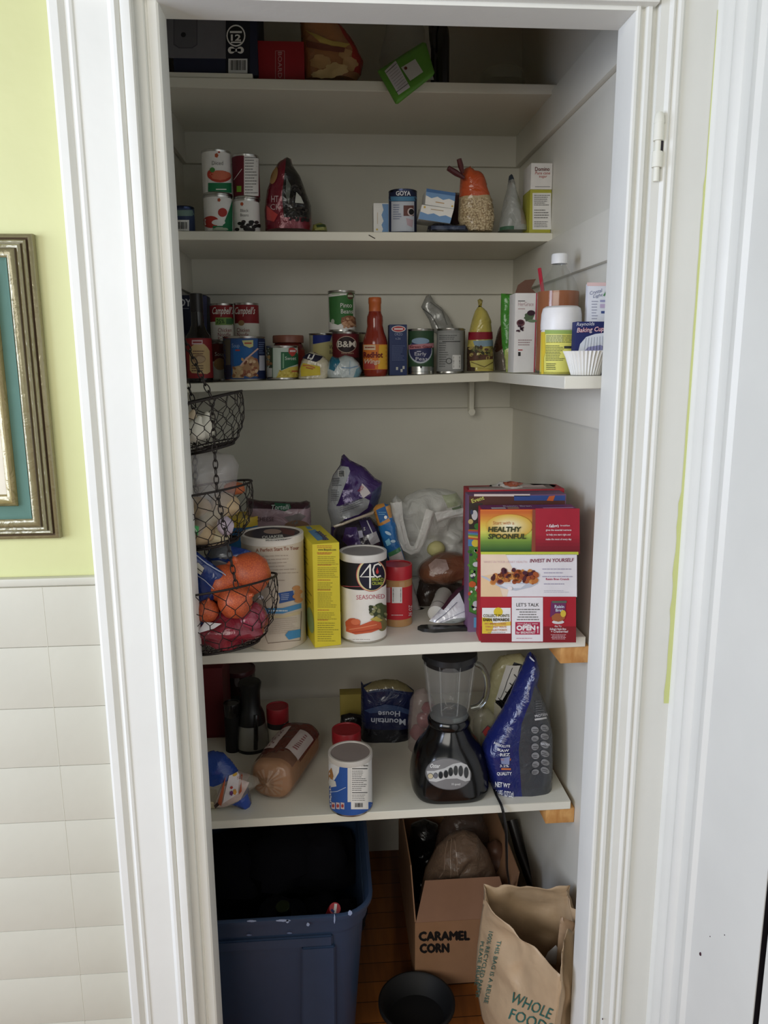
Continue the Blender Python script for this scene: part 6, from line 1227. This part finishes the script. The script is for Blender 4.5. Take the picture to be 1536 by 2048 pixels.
for i, (a, b, r_) in enumerate(((836, 1464, .020), (850, 1440, .022), (846, 1484, .018), (862, 1470, .018), (856, 1416, .016))):
    p = PY(a, b, 1.80); p.z = max(p.z, S5+r_); mb.ell(p, r_, r_*.9, r_, M((130, 14, 28)), nz=.2, seed=i, n=14, mm=10)
mb.obj('red_sweets', label='red sweets inside the clear bag beside the blender', cat='sweets', kind='stuff')
# ------------------------------------------------------------------ blender
yb = frontY(897, 1608, S5)+.080; xb = PY(897, 1540, yb).x
def sq(a, n_): c_, s_ = abs(cos(a)), abs(sin(a)); return 1/((c_**n_+s_**n_)**(1/n_))
T = thing('blender', 'black countertop blender with glass jar and oval silver button panel', 'blender', (xb, yb, S5))
GB = M((14, 14, 15), 'gloss'); yf_ = yb-.075
prof = []
for w, row in ((66, 1612), (71, 1604), (76, 1595), (76.5, 1586), (75.5, 1561), (71.5, 1530), (67.5, 1514), (61, 1498), (53, 1485), (47, 1474), (43, 1462), (38, 1452)):
    a = PY(897, row, yf_+max(0, (1600-row))*.0004); s_ = (PY(907, row, yb-.04).x-PY(897, row, yb-.04).x)/10; prof.append((w*s_, max(a.z, S5+.001)))
z_nk = prof[-1][1]
mb = MB(); mb.lathe([(0, S5+.0004)]+prof+[(0, z_nk)], GB, c=(xb, yb, 0), n=64, rf=lambda a, z, i: sq(a, 3.6-2.0*max(0, min(1, (z-S5)/.16)))); mb.obj('motor_base', T)
prof = sorted(prof, key=lambda v: v[1])
def basefn(px, py, h):
    d = ray(px, py); t = (yb-.15)/d.y
    def F(p):
        ra = 0
        for i in range(len(prof)-1):
            if prof[i][1] <= p.z <= prof[i+1][1]: k = (p.z-prof[i][1])/max(1e-6, prof[i+1][1]-prof[i][1]); ra = prof[i][0]*(1-k)+prof[i+1][0]*k
        dx, dy = p.x-xb, p.y-yb; a = atan2(dy, dx); return math.hypot(dx, dy)-ra*sq(a, 3.6-2.0*max(0, min(1, (p.z-S5)/.16)))
    for _ in range(400):
        p = CAM+d*t; f_ = F(p)
        if f_ < .0006: break
        t += max(f_*.35, .0004)
    return CAM+d*t+Vector((0, -.0008-h*1.5, .0))
mb = MB(); ar = Art(mb, basefn, 7); PAN = M((150, 150, 150), 'metal'); PL = M((196, 196, 194))
ar.ell(896.5, 1547.5, 46.5, 32, M((90, 90, 92)), 0, n=40, rot=.1); ar.ell(896.5, 1547.5, 45, 30.5, M((128, 126, 126)), 1, n=40, rot=.1)
ar.poly([(853, 1541), (868, 1541), (888, 1536), (906, 1527), (922, 1524), (934, 1529), (940, 1542), (940, 1560), (930, 1562), (914, 1556), (892, 1557), (872, 1563), (858, 1561)], PL, 2)
for i, (bx_, by_, rx, ry) in enumerate(((860.5, 1551, 5, 5), (871, 1550, 3.5, 5), (881, 1549, 3.8, 6.5), (891.5, 1547, 3.8, 7), (901, 1542.5, 4, 8), (911, 1540, 3.6, 9), (921, 1541, 3.8, 10), (932, 1544, 3.8, 10.5))):
    ar.ell(bx_, by_, rx+1, ry+1, M((90, 90, 90)), 3); ar.ell(bx_, by_, rx, ry, M((206, 190, 150)) if i == 0 else M((110, 110, 120)) if i == 1 else M((40, 42, 44), 'gloss'), 4)
ar.text('Oster', 860, 1534, 8, M((230, 230, 228)), w=20, shear=.3, bold=.02, layer=4, rot=.02); ar.text('10 speed', 903, 1569, 4.5, M((226, 226, 224)), w=17, bold=.01, layer=4); mb.obj('button_panel', T, label='oval silver panel with buttons')
mb = MB(); mb.lathe([(.046, z_nk-.002), (.049, z_nk+.002), (.050, z_nk+.012), (.046, z_nk+.018), (.036, z_nk+.018)], GB, c=(xb, yb, 0), n=48); mb.obj('collar', T)
GL = M((236, 244, 240), 'glass'); zc_ = z_nk+.0185; R_ = lambda w, row: w*(PY(907, row, yb).x-PY(897, row, yb).x)/10
zt_ = PY(900, 1330, yb-.04).z; ztop = min(zt_, .998-.0228-.025)
hj = ztop-zc_; pr = [(0, 0), (R_(38, 1445), 0), (R_(40, 1445), .06), (R_(37, 1440), .13), (R_(40, 1420), .2), (R_(43, 1400), .45), (R_(48, 1360), .8), (R_(51, 1330), 1.0)]
clv = lambda a, z, i: 1+.07*cos(a*4+.6)*min(1, max(0, (z-zc_)/hj*4-.5))*(1.1-.5*(z-zc_)/hj)
JT = M((232, 238, 236), 'thin'); mb = MB(); mb.lathe([(r_, zc_+k*hj) for r_, k in pr], JT, c=(xb, yb, 0), n=64, rf=clv); mb.lathe([(0, zc_+.002), (R_(36, 1445), zc_+.002), (R_(36, 1440), zc_+.012), (0, zc_+.010)], GL, c=(xb, yb, 0), n=64)
for k_ in range(8):
    a_ = k_*pi/4+.25; mb.tube([(xb+r_*clv(a_, zc_+q_*hj, 0)*cos(a_), yb+r_*clv(a_, zc_+q_*hj, 0)*sin(a_), zc_+q_*hj) for r_, q_ in pr[3:]], .0016, M((236, 242, 240), 'thin'), n=6); J = mb.obj('jar', T, label='clear glass blender jar')
xr = xb+R_(51, 1330); Hh = [Vector((xr-.004, yb-.012, ztop-.010)), Vector((xr+.012, yb-.014, ztop-.016)), Vector((xr+.024, yb-.015, ztop-.038)), Vector((xr+.027, yb-.016, ztop-.065)), Vector((xr+.022, yb-.016, zc_+.045)), Vector((xr+.008, yb-.015, zc_+.026)), Vector((xr-.016, yb-.012, zc_+.020))]
hp = []
for i in range(len(Hh)-1):
    for k in range(4): hp.append(Hh[i].lerp(Hh[i+1], k/4))
for _ in range(2): hp = [hp[0]]+[(hp[i-1]+hp[i]*2+hp[i+1])/4 for i in range(1, len(hp)-1)]+[hp[-1]]
mb = MB(); mb.tube(hp, .0068, GL, n=12); mb.obj('jar_handle', T, label='thick glass handle')
mb = MB(); mb.lathe([(R_(47, 1340), ztop-.012), (R_(50, 1330), ztop-.011), (R_(52, 1330), ztop+.0005), (R_(54, 1330), ztop+.001), (R_(53, 1330), ztop+.014), (R_(44, 1330), ztop+.018), (R_(30, 1330), ztop+.022), (0, ztop+.022)], M((26, 26, 27), 'plastic'), c=(xb, yb, 0), n=56, rf=lambda a, z, i: 1+.02*cos(a*4+.6)); mb.obj('lid', T)
mb = MB(); mb.lathe([(0, zc_+.013), (.010, zc_+.013), (.012, zc_+.020), (0, zc_+.022)], STEEL, c=(xb, yb, 0), n=20)
for k in range(4):
    a = k*pi/2+.5; mb.tube([(xb, yb, zc_+.020), (xb+.012*cos(a), yb+.012*sin(a), zc_+.022), (xb+.022*cos(a), yb+.022*sin(a), zc_+(.036 if k % 2 else .016))], [.002, .0018, .001], STEEL)
mb.obj('blade', T)
cp = [(xb+.075, yb-.005, S5+.02), Vector(PZ(981, 1566, S5))+Vector((0, 0, .004)), Vector(PZ(992, 1592, S5))+Vector((0, 0, .004)), Vector(PZ(1002, 1612, S5))+Vector((0, -.002, .003)), PY(1008, 1632, 1.512), PY(1012, 1660, 1.508), PY(1013, 1700, 1.53), PY(1014, 1740, 1.62), PY(1020, 1775, 1.70)]
cp = [Vector(v) for v in cp]; sp = []
for i in range(len(cp)-1):
    p0_, p1_, p2_, p3_ = cp[max(0, i-1)], cp[i], cp[i+1], cp[min(len(cp)-1, i+2)]
    for k in range(6):
        t = k/6; sp.append(.5*((2*p1_)+(p2_-p0_)*t+(2*p0_-5*p1_+4*p2_-p3_)*t*t+(3*p1_-p0_-3*p2_+p3_)*t**3))
mb = MB(); mb.tube(sp, .0032, M((18, 18, 18), 'plastic'), n=8); mb.obj('power_cord', T, label='black cord hanging over the shelf edge')
# protein bag
GRY = M((66, 68, 72), 'film')
def f5a(ar):
    W = M((216, 218, 226)); O_ = M((206, 110, 60))
    for i, (a, b, w_, s) in enumerate(((990, 1494, 30, 3.4), (996, 1503, 22, 4), (1000, 1512, 20, 5), (1002, 1522, 20, 3.6))): ar.text(('ABSOLUTE', 'RAW', 'REZ', 'LEAN')[i], a, b, s+1, W if i < 3 else O_, w=w_, bold=.03)
    ar.poly([(1001, 1516), (1020, 1514), (1019, 1530), (1003, 1528)], M((140, 150, 196)), 2); ar.rect(1003, 1537, 1022, 1541, O_, 2); ar.text('QUALITY', 994, 1551, 6, W, w=30, bold=.03); ar.text('3.2%', 1000, 1535, 5, W, w=18, bold=.02)
    ar.text('NET WT', 990, 1573, 9, W, w=29, bold=.03, rot=.05, layer=3); ar.text('6 LBS (2722g)', 990, 1587, 8, W, w=36, bold=.02, rot=.08, layer=3)
    for k in range(2):
        for j in range(6): ar.ell(1070+k*18+(j*.2), 1460+j*17-k*6, 7.5, 6.5, M((140, 140, 142)), 2); ar.lines(1065+k*18, 1457+j*17-k*6, 1076+k*18, 1464+j*17-k*6, 2, M((80, 80, 84)), j+k, layer=4)
    ar.rect(1069, 1434, 1092, 1438, M((196, 196, 196)), 2, rot=-.3); ar.text('PROTEIN', 1070, 1434, 5, M((196, 196, 200)), w=24, rot=-.3, bold=.03, layer=4); ar.lines(1071, 1400, 1088, 1428, 6, M((116, 116, 120)), 3, layer=3, slope=-.2); ar.text('MATRIX', 1082, 1489, 4, W, w=16, rot=-.1, bold=.03, layer=4)
    ar.ell(1066, 1322, 2.6, 2, M((220, 224, 236)), 2)
bag('protein_bag', 'big blue and charcoal stand up bag with white lettering, right of the blender', 'bag', [(1048, 1604), (1020, 1601), (991, 1597), (978, 1560), (966, 1520), (963, 1494), (976, 1466), (1002, 1426), (1022, 1386), (1038, 1348), (1052, 1318), (1060, 1303), (1072, 1312), (1079, 1340), (1072, 1368), (1088, 1400), (1099, 1436), (1104, 1465), (1104, 1530), (1101, 1580), (1074, 1594)], 1.595, .045, M((28, 38, 110), 'film'), z0=S5,
    regions=[([(1062, 1360), (1090, 1400), (1101, 1436), (1106, 1465), (1106, 1530), (1103, 1582), (1074, 1596), (1040, 1607), (1033, 1560), (1028, 1480), (1034, 1430), (1050, 1385)], GRY)], art=f5a, wr=.003, seed=66, D=.035, lean=.10)
def f6a(ar):
    ar.poly([(1012, 1330), (1040, 1330), (1034, 1350), (1004, 1400), (990, 1400)], WHT, 3)
    for i in range(4): ar.stroke([(1000+i*9, 1398-i*17), (1016+i*7, 1406-i*16)], 1.6, BLK, 5)
    ar.stroke([(1024, 1334), (1000, 1396)], 1.2, BLK, 5); ar.stroke([(990, 1398), (1006, 1420)], 1.6, BLK, 5); ar.stroke([(996, 1394), (1010, 1414)], 1.6, BLK, 5)
bag('flour_bag', 'white and black bag leaning diagonally behind the blue and charcoal bag', 'bag', [(960, 1500), (962, 1440), (970, 1380), (985, 1330), (1000, 1312), (1040, 1306), (1056, 1318), (1052, 1360), (1040, 1400), (1040, 1500)], 1.74, .022, M((196, 190, 140), 'film'), z0=S5,
    regions=[([(1024, 1318), (1046, 1324), (1050, 1340), (1036, 1380), (1012, 1420), (986, 1402), (998, 1360)], M((22, 22, 24), 'film')), ([(985, 1396), (1012, 1420), (1006, 1440), (984, 1430)], M((206, 200, 176), 'film'))], art=f6a, wr=.003, seed=67, D=.02)
def f7a(ar): ar.poly([(964, 1462), (974, 1450), (981, 1456), (970, 1472)], M((196, 60, 60)), 2); ar.stroke([(963, 1464), (975, 1449), (983, 1456)], 1, M((30, 40, 90)), 3)
bag('clear_bag', 'clear bag with a tiny red label just right of the blender jar', 'bag', [(944, 1500), (946, 1440), (956, 1420), (976, 1416), (990, 1430), (996, 1500)], 1.68, .014, M((190, 186, 160), 'clear'), z0=S5, art=f7a, wr=.004, seed=68, D=.02, open_py=1500)
# ------------------------------------------------------------------ closet floor
ZR = .42; fx0 = XL+.004; pR = PZ(737, 1690, ZR); pF = PZ(640, 1834, ZR); bx1 = pR.x; by0 = pF.y; by1 = 1.93
def rrect(x0, x1, y0, y1, r, n=8):
    P_ = []
    for (cx, cy, a0) in ((x1-r, y0+r, -pi/2), (x1-r, y1-r, 0), (x0+r, y1-r, pi/2), (x0+r, y0+r, pi)):
        for k in range(n+1): a = a0+k*pi/2/n; P_.append((cx+r*cos(a), cy+r*sin(a)))
    return P_
T = thing('storage_bin', 'big open blue plastic storage bin on the closet floor at the left', 'bin', ((fx0+bx1)/2, (by0+by1)/2, 0))
BB = M((42, 62, 92), 'plastic'); lv = []
def ring(z, ins, r): return [(x, y, z) for x, y in rrect(fx0+ins, bx1-ins, by0+ins, by1-ins, r)]
rings = [ring(.002, .060, .05), ring(.0, .050, .05), ring(.01, .046, .055), ring(.34, .022, .065), ring(.372, .020, .065), ring(.373, .012, .07), ring(.408, .008, .07), ring(.409, .001, .075), ring(ZR-.002, .0, .075), ring(ZR, .003, .074), ring(ZR, .008, .07), ring(ZR-.012, .014, .068), ring(.35, .022, .065), ring(.02, .052, .05), ring(.006, .06, .05)]
n_ = len(rings[0]); mb = MB(); mb.add([p for r_ in rings for p in r_], [(i*n_+k, i*n_+(k+1) % n_, (i+1)*n_+(k+1) % n_, (i+1)*n_+k) for i in range(len(rings)-1) for k in range(n_)]+[tuple(range(n_-1, -1, -1)), tuple((len(rings)-1)*n_+k for k in range(n_))], BB)
mb.obj('bin_body', T, ang=35)
mb = MB(); xp_ = PY(612, 1950, by0+.03).x
def slopebox(x0, x1, z0, z1, d, xs=0):
    yy = lambda z: by0+.046-(z-.01)/.33*.024; vs = []
    for z_, o in ((z0, xs), (z1, 0)):
        vs += [(x0+o, yy(z_)-d, z_), (x1+o*.3, yy(z_)-d, z_), (x1+o*.3, yy(z_)+.01, z_), (x0+o, yy(z_)+.01, z_)]
    bm = bmesh.new(); v = [bm.verts.new(p) for p in vs]
    for f in ((0, 1, 2, 3), (7, 6, 5, 4), (0, 4, 5, 1), (1, 5, 6, 2), (2, 6, 7, 3), (3, 7, 4, 0)): bm.faces.new([v[i] for i in f])
    bmesh.ops.recalc_face_normals(bm, faces=bm.faces); bmesh.ops.bevel(bm, geom=bm.edges[:], offset=.003, segments=2, affect='EDGES'); mb.bm(bm, BB)
slopebox(PY(604, 1900, by0+.02).x, bx1-.085, .01, .335, .010, -.01); slopebox(fx0+.05, PY(470, 1900, by0+.02).x-.06, .01, .335, .010, .0)
slopebox(fx0+.09, bx1-.09, .335, .362, .008); mb.obj('ribbed_panel', T)
mb = MB(); ar = Art(mb, planefn((0, by0-.0003, 0), (0, -1, 0)), None); rnd = random.Random(2); SC_ = M((140, 156, 190), 'plastic')
for a, b, w_, h_ in ((503, 1842, 9, 2), (566, 1841, 14, 2.2), (575, 1843, 3, 3), (616, 1849, 3, 3.4), (669, 1838, 1.4, 9), (700, 1826, 4, 5)): ar.ell(a, b, w_, h_, SC_, 1, jag=.4)
fb = planefn((0, by0+.0155, 0), (0, -1, 0)); ar2 = Art(mb, planefn((0, by0+.008, 0), (0, -1, 0)), None)
for a, b, w_, h_ in ((498, 1870, 5, 1.6), (579, 1866, 5, 1.6)): ar2.ell(a, b, w_, h_, M((90, 110, 150), 'plastic'), 1, jag=.4)
mb.obj('scuff_marks', T, label='pale scuff marks on the rim')
# things in the bin
def simple_bottle(name, label, p, h, r, mat, capm, tilt=(0, 0), cat='bottle', capart=None):
    mt = Matrix.Rotation(tilt[0], 4, 'X') @ Matrix.Rotation(tilt[1], 4, 'Y'); base_ = Vector(p)-(mt @ Vector((0, 0, h)))
    T = thing(name, label, cat, base_); mb = MB(); mb.lathe([(0, .001), (r*.95, 0), (r, .004), (r, h*.6), (r*.8, h*.68), (r*.4, h*.78), (r*.36, h*.93), (0, h*.93)], mat, c=base_, mtx=mt); mb.obj('bottle_body', T)
    mb = MB(); mb.lathe([(r*.38, h*.92), (r*.42, h*.92), (r*.42, h-.002), (r*.38, h), (0, h)], capm, c=base_, mtx=mt)
    if capart: capart(mb, base_, mt, h, r)
    mb.obj('cap', T)
simple_bottle('glass_bottle', 'dark green glass bottle in the blue bin, its neck catching light', PY(565, 1812, 1.52), .30, .040, M((24, 34, 22), 'gloss'), M((90, 110, 70), 'metal'), (radians(14), radians(-6)))
pc = PY(670, 1817, 1.475)
T = thing('soda_can', 'red and white can end just inside the front rim of the blue bin', 'can', pc-Vector((0, 0, .12))); mt = Matrix.Rotation(radians(38), 4, 'X') @ Matrix.Rotation(radians(8), 4, 'Y'); b0_ = pc-(mt @ Vector((0, 0, .12)))
mb = MB(); mb.lathe([(0, 0), (.011, 0), (.014, .004), (.014, .112), (.0125, .12), (0, .12)], M((190, 30, 40), 'plastic'), c=b0_, mtx=mt, n=28)
W = M((230, 226, 220)); mb.add([b0_+(mt @ Vector(v)) for v in ((-.004, -.009, .1203), (.002, -.010, .1203), (.005, .009, .1203), (-.001, .010, .1203))], [(0, 1, 2, 3)], W); mb.add([b0_+(mt @ Vector(v)) for v in ((-.010, -.004, .1206), (-.003, -.010, .1206), (-.001, -.005, .1206), (-.007, .000, .1206))], [(0, 1, 2, 3)], M((40, 50, 110))); mb.obj('can_body', T)
mb = MB()
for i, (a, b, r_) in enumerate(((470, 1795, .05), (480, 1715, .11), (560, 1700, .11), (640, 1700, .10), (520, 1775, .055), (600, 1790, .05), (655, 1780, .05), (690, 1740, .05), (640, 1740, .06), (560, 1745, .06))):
    p = PY(a, b, 1.60+.03*(i % 3) if r_ < .09 else 1.79); p.z -= .135 if r_ < .09 else .03; mb.ell(p, r_, r_, r_*.8, M((20, 20, 26), 'matte'), nz=.3, seed=i, n=20, mm=12)  # big back lumps added, all matte black, to darken the bin's inside
mb.obj('bin_contents', label='recycling in the blue bin, with black lumps added to darken its inside', cat='recycling', kind='stuff')
# caramel corn carton
KRT = M((164, 118, 82), 'paper'); yc0 = frontY(835, 1974, .0); a0 = PY(830, 1900, yc0); cx0, cx1 = a0.x, a0.x+.245; zt = PY(830, 1846, yc0).z; yc1 = 2.10
T = thing('corn_carton', 'open cardboard carton lettered in black on the closet floor', 'box', ((cx0+cx1)/2, (yc0+yc1)/2, 0)); th = .003
mb = MB()
for b_ in ((cx0, cx1, yc0, yc0+th), (cx0, cx1, yc1-th, yc1), (cx0, cx0+th, yc0+th, yc1-th), (cx1-th, cx1, yc0+th, yc1-th)): mb.box(b_[0], b_[1], b_[2], b_[3], .0006, zt, KRT)
mb.box(cx0, cx1, yc0, yc1, .0004, .003, KRT); ar = Art(mb, planefn((0, yc0, 0), (0, -1, 0)), None); K_ = M((22, 18, 18))
ar.heavy('CARAMEL', 837, 1881, 17, K_, 3.2, w=100, bold=0.0, rot=-.02, layer=1); ar.heavy('CORN', 839, 1905, 17, K_, 3.2, w=57, bold=0.0, rot=-.02, layer=1)
mb.obj('carton_body', T, smooth=False)
fz = PY(850, 1761, yc0+.055).z; fxa, fxb = PY(850, 1761, yc0+.055).x, cx1-.02
mb = MB(); mb.add([(cx0+.002, yc0+.001, zt), (cx1, yc0+.001, zt), (fxb, yc0+.055, fz), (fxa, yc0+.055, fz)], [(0, 1, 2, 3)], M((150, 104, 74), 'paper')); mb.obj('front_flap', T, solid=.003, smooth=False, merge=False)
p1_ = PY(812, 1652, yc1-.25); mb = MB(); mb.add([(cx0+.0012, yc0+.003, zt), (cx0+.0012, yc1-.05, zt), (cx0-.004, yc1-.08, zt+.12), (cx0-.004, yc0+.06, zt+.12)], [(0, 1, 2, 3)], KRT); mb.obj('side_flap', T, solid=.003, smooth=False, merge=False)
mb = MB(); mb.add([(cx1-.0012, yc0+.003, zt), (cx1-.0012, yc1-.05, zt), (cx1+.03, yc1-.06, zt+.09), (cx1+.03, yc0+.05, zt+.09)], [(0, 1, 2, 3)], KRT); mb.obj('side_flap', T, solid=.003, smooth=False, merge=False)
BRB = M((140, 112, 90), 'frost'); BRB2 = M((84, 66, 56), 'frost')
bag('plastic_bag', 'crumpled translucent brown plastic bag peaking out of the carton', 'bag', [(838, 1800), (850, 1740), (875, 1695), (900, 1672), (930, 1662), (955, 1672), (975, 1700), (990, 1740), (1010, 1800)], 1.80, .06, BRB, wr=.020, ws=15, seed=71, D=.07, open_py=1800, art=lambda ar: [ar.stroke([(905+i*5, 1690+abs(i)*4), (890+i*12, 1730), (880+i*18, 1765)], 1.6, M((150, 124, 104), 'film'), 2) for i in range(0, 3)])
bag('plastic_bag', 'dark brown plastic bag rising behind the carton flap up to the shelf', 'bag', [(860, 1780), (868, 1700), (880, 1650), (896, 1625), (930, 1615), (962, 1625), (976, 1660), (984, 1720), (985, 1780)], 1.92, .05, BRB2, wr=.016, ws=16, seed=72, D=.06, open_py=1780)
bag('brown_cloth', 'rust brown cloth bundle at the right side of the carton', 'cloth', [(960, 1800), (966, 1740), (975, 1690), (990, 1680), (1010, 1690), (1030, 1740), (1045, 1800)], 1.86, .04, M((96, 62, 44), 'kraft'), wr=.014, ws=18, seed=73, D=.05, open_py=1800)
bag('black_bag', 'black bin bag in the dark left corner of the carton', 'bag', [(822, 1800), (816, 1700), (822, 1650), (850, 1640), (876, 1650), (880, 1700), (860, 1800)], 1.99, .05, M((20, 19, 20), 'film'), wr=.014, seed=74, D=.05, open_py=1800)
mb = MB()
for i, (pts, r_, c_) in enumerate((([(1024, 1640, 1.98), (1040, 1700, 1.93), (1064, 1765, 1.86), (1085, 1850, 1.80)], .016, (30, 26, 26)), ([(1058, 1636, 2.10), (1078, 1690, 2.07), (1100, 1760, 2.0), (1112, 1850, 1.93)], .020, (44, 42, 42)))):
    mb = MB(); mb.tube([PY(a, b, c) for a, b, c in pts], r_, M(c_, 'plastic'), n=12); mb.obj('rolled_mat', label=('thin black roll leaning in the right corner under the lowest shelf', 'thicker dark grey roll leaning nearest the right wall under the lowest shelf')[i], cat='roll')
# black round bowl
cB = Vector((PY(833, 2010, 1.56).x, 1.557, 0)); mb = MB(); R0 = .0925
mb.lathe([(0, .0005), (R0*.72, .0005), (R0*.76, .003), (R0*.95, .045), (R0*1.0, .050), (R0*1.0, .056), (R0*.95, .058), (R0*.90, .055), (R0*.72, .010), (0, .008)], M((17, 17, 18), 'paper'), c=cB, n=72); mb.obj('bowl', label='black round plastic bowl on the wooden floor before the carton', cat='bowl')
# paper grocery sack
KP = M((190, 158, 118), 'kraft'); GN = M((44, 104, 92)); 
T0 = [PZ(967, 1768, .40), PZ(1121, 1950, .365), Vector((.462, 1.325, .385)), Vector((.522, 1.40, .40)), PZ(1150, 1768, .40)]
T0[4].x = min(T0[4].x, .53); B0 = [Vector((T0[0].x+.012, T0[0].y+.035, .001)), Vector((T0[1].x-.020, T0[1].y+.012, .001)), Vector((.455, 1.322, .001)), Vector((.50, 1.37, .001)), Vector((.515, T0[4].y+.02, .001))]
def sack(e, u, v):
    """edge e (0..4), u along it, v up"""
    a, b = B0[e].lerp(B0[(e+1) % 5], u), T0[e].lerp(T0[(e+1) % 5], u); p = a.lerp(b, v)
    bul = sin(pi*min(1, v*.9))*sin(pi*u)*.006; c_ = Vector((.43, 1.46, p.z)); d = (p-c_); d.z = 0; d.normalize()
    edge = min(1, min(u, 1-u)*6+.15); n1 = noise.noise(p*9+Vector((3, 1, 7))); n2 = noise.noise(p*24); n3 = abs(noise.noise(p*13+Vector((9, 4, 1)))); w_ = (n1*.020+abs(n2)*.005+(.25-n3)*.022)*edge*(.25+v)
    q = p+d*(bul+w_)
    if e == 0: q = q+Vector((-.016, 0, 0))*sin(pi*min(1, max(0, v*1.2)))*(1-u)
    if v > .9: q.z += (v-.9)*10*(noise.noise(Vector((e*3.3+u*5, 0, 2)))*.020 - (.022*sin(pi*u) if e == 0 else 0)-(.03*sin(pi*u) if e == 4 else 0)*.3)
    return q
mb = MB(); NU, NV = 26, 40
for e in range(5):
    vs = [sack(e, i/NU, j/NV) for j in range(NV+1) for i in range(NU+1)]; mb.add(vs, [(j*(NU+1)+i, j*(NU+1)+i+1, (j+1)*(NU+1)+i+1, (j+1)*(NU+1)+i) for j in range(NV) for i in range(NU)], KP)
mb.add([b+Vector((0, 0, .001)) for b in B0], [(0, 1, 2, 3, 4)], KP)
def sackfn(px, py, h):
    u, v = .5, .6
    d = ray(px, py)
    for _ in range(14):
        p = sack(0, u, v); 
        def pj(q): w_ = q-CAM; return Vector((768+CF*w_.dot(_r)/w_.dot(_f), 1024-CF*w_.dot(_u)/w_.dot(_f)))
        p0_ = pj(p); pu = pj(sack(0, u+.01, v))-p0_; pv = pj(sack(0, u, v-.01))-p0_; e_ = Vector((px, py))-p0_; dt = pu.x*pv.y-pu.y*pv.x
        if abs(dt) < 1e-9: break
        du = (e_.x*pv.y-e_.y*pv.x)/dt; dv = (pu.x*e_.y-pu.y*e_.x)/dt; u += max(-.2, min(.2, du*.01*.8)); v -= max(-.2, min(.2, dv*.01*.8)); u = max(-.05, min(1.2, u)); v = max(-.2, min(.97, v))
    p = sack(0, u, v); nn = (sack(0, u+.02, v)-p).cross(sack(0, u, v+.02)-p).normalized()
    if nn.dot(CAM-p) < 0: nn = -nn
    return p+nn*(.0022+h)
o = mb.obj('paper_sack', label='open crumpled brown paper grocery sack with green lettering by the right jamb', cat='paper bag', solid=.0007, ang=60, origin=(.43, 1.45, 0))
mb = MB(); ar = Art(mb, sackfn, 8)
ar.text('THIS BAG IS A REUSE', 996, 1880, 8, GN, w=128, rot=radians(102), bold=.0); ar.text('100% RECYCLED PAPER', 980, 1862, 8, GN, w=135, rot=radians(102), bold=.0); ar.text('PLEASE REUSE', 963, 1882, 7, GN, w=88, rot=radians(98), bold=.0)
mb.obj('side_printing', o, label='small dark green printed lines', merge=False); mb = MB(); ar = Art(mb, sackfn, 8)
ar.text('WHOLE', 1020, 2002, 22, GN, w=88, rot=.42, bold=.0); ar.text('FOODS', 1018, 2036, 22, GN, w=90, rot=.36, bold=.0)
mb.obj('store_name_printing', o, label='large dark green lettering', merge=False)
bag('folded_bag', 'folded brown paper bag tucked inside the open grocery sack', 'paper bag', [(1112, 1950), (1116, 1880), (1121, 1832), (1134, 1838), (1152, 1846), (1156, 1950)], 1.40, .006, M((168, 134, 98), 'kraft'), wr=.004, seed=81, D=.01)
bag('white_paper', 'scrap of white paper deep inside the grocery sack', 'paper', [(1086, 1924), (1096, 1904), (1112, 1890), (1118, 1900), (1112, 1930)], 1.42, .003, M((206, 206, 204)), wr=.002, seed=82, D=.01)
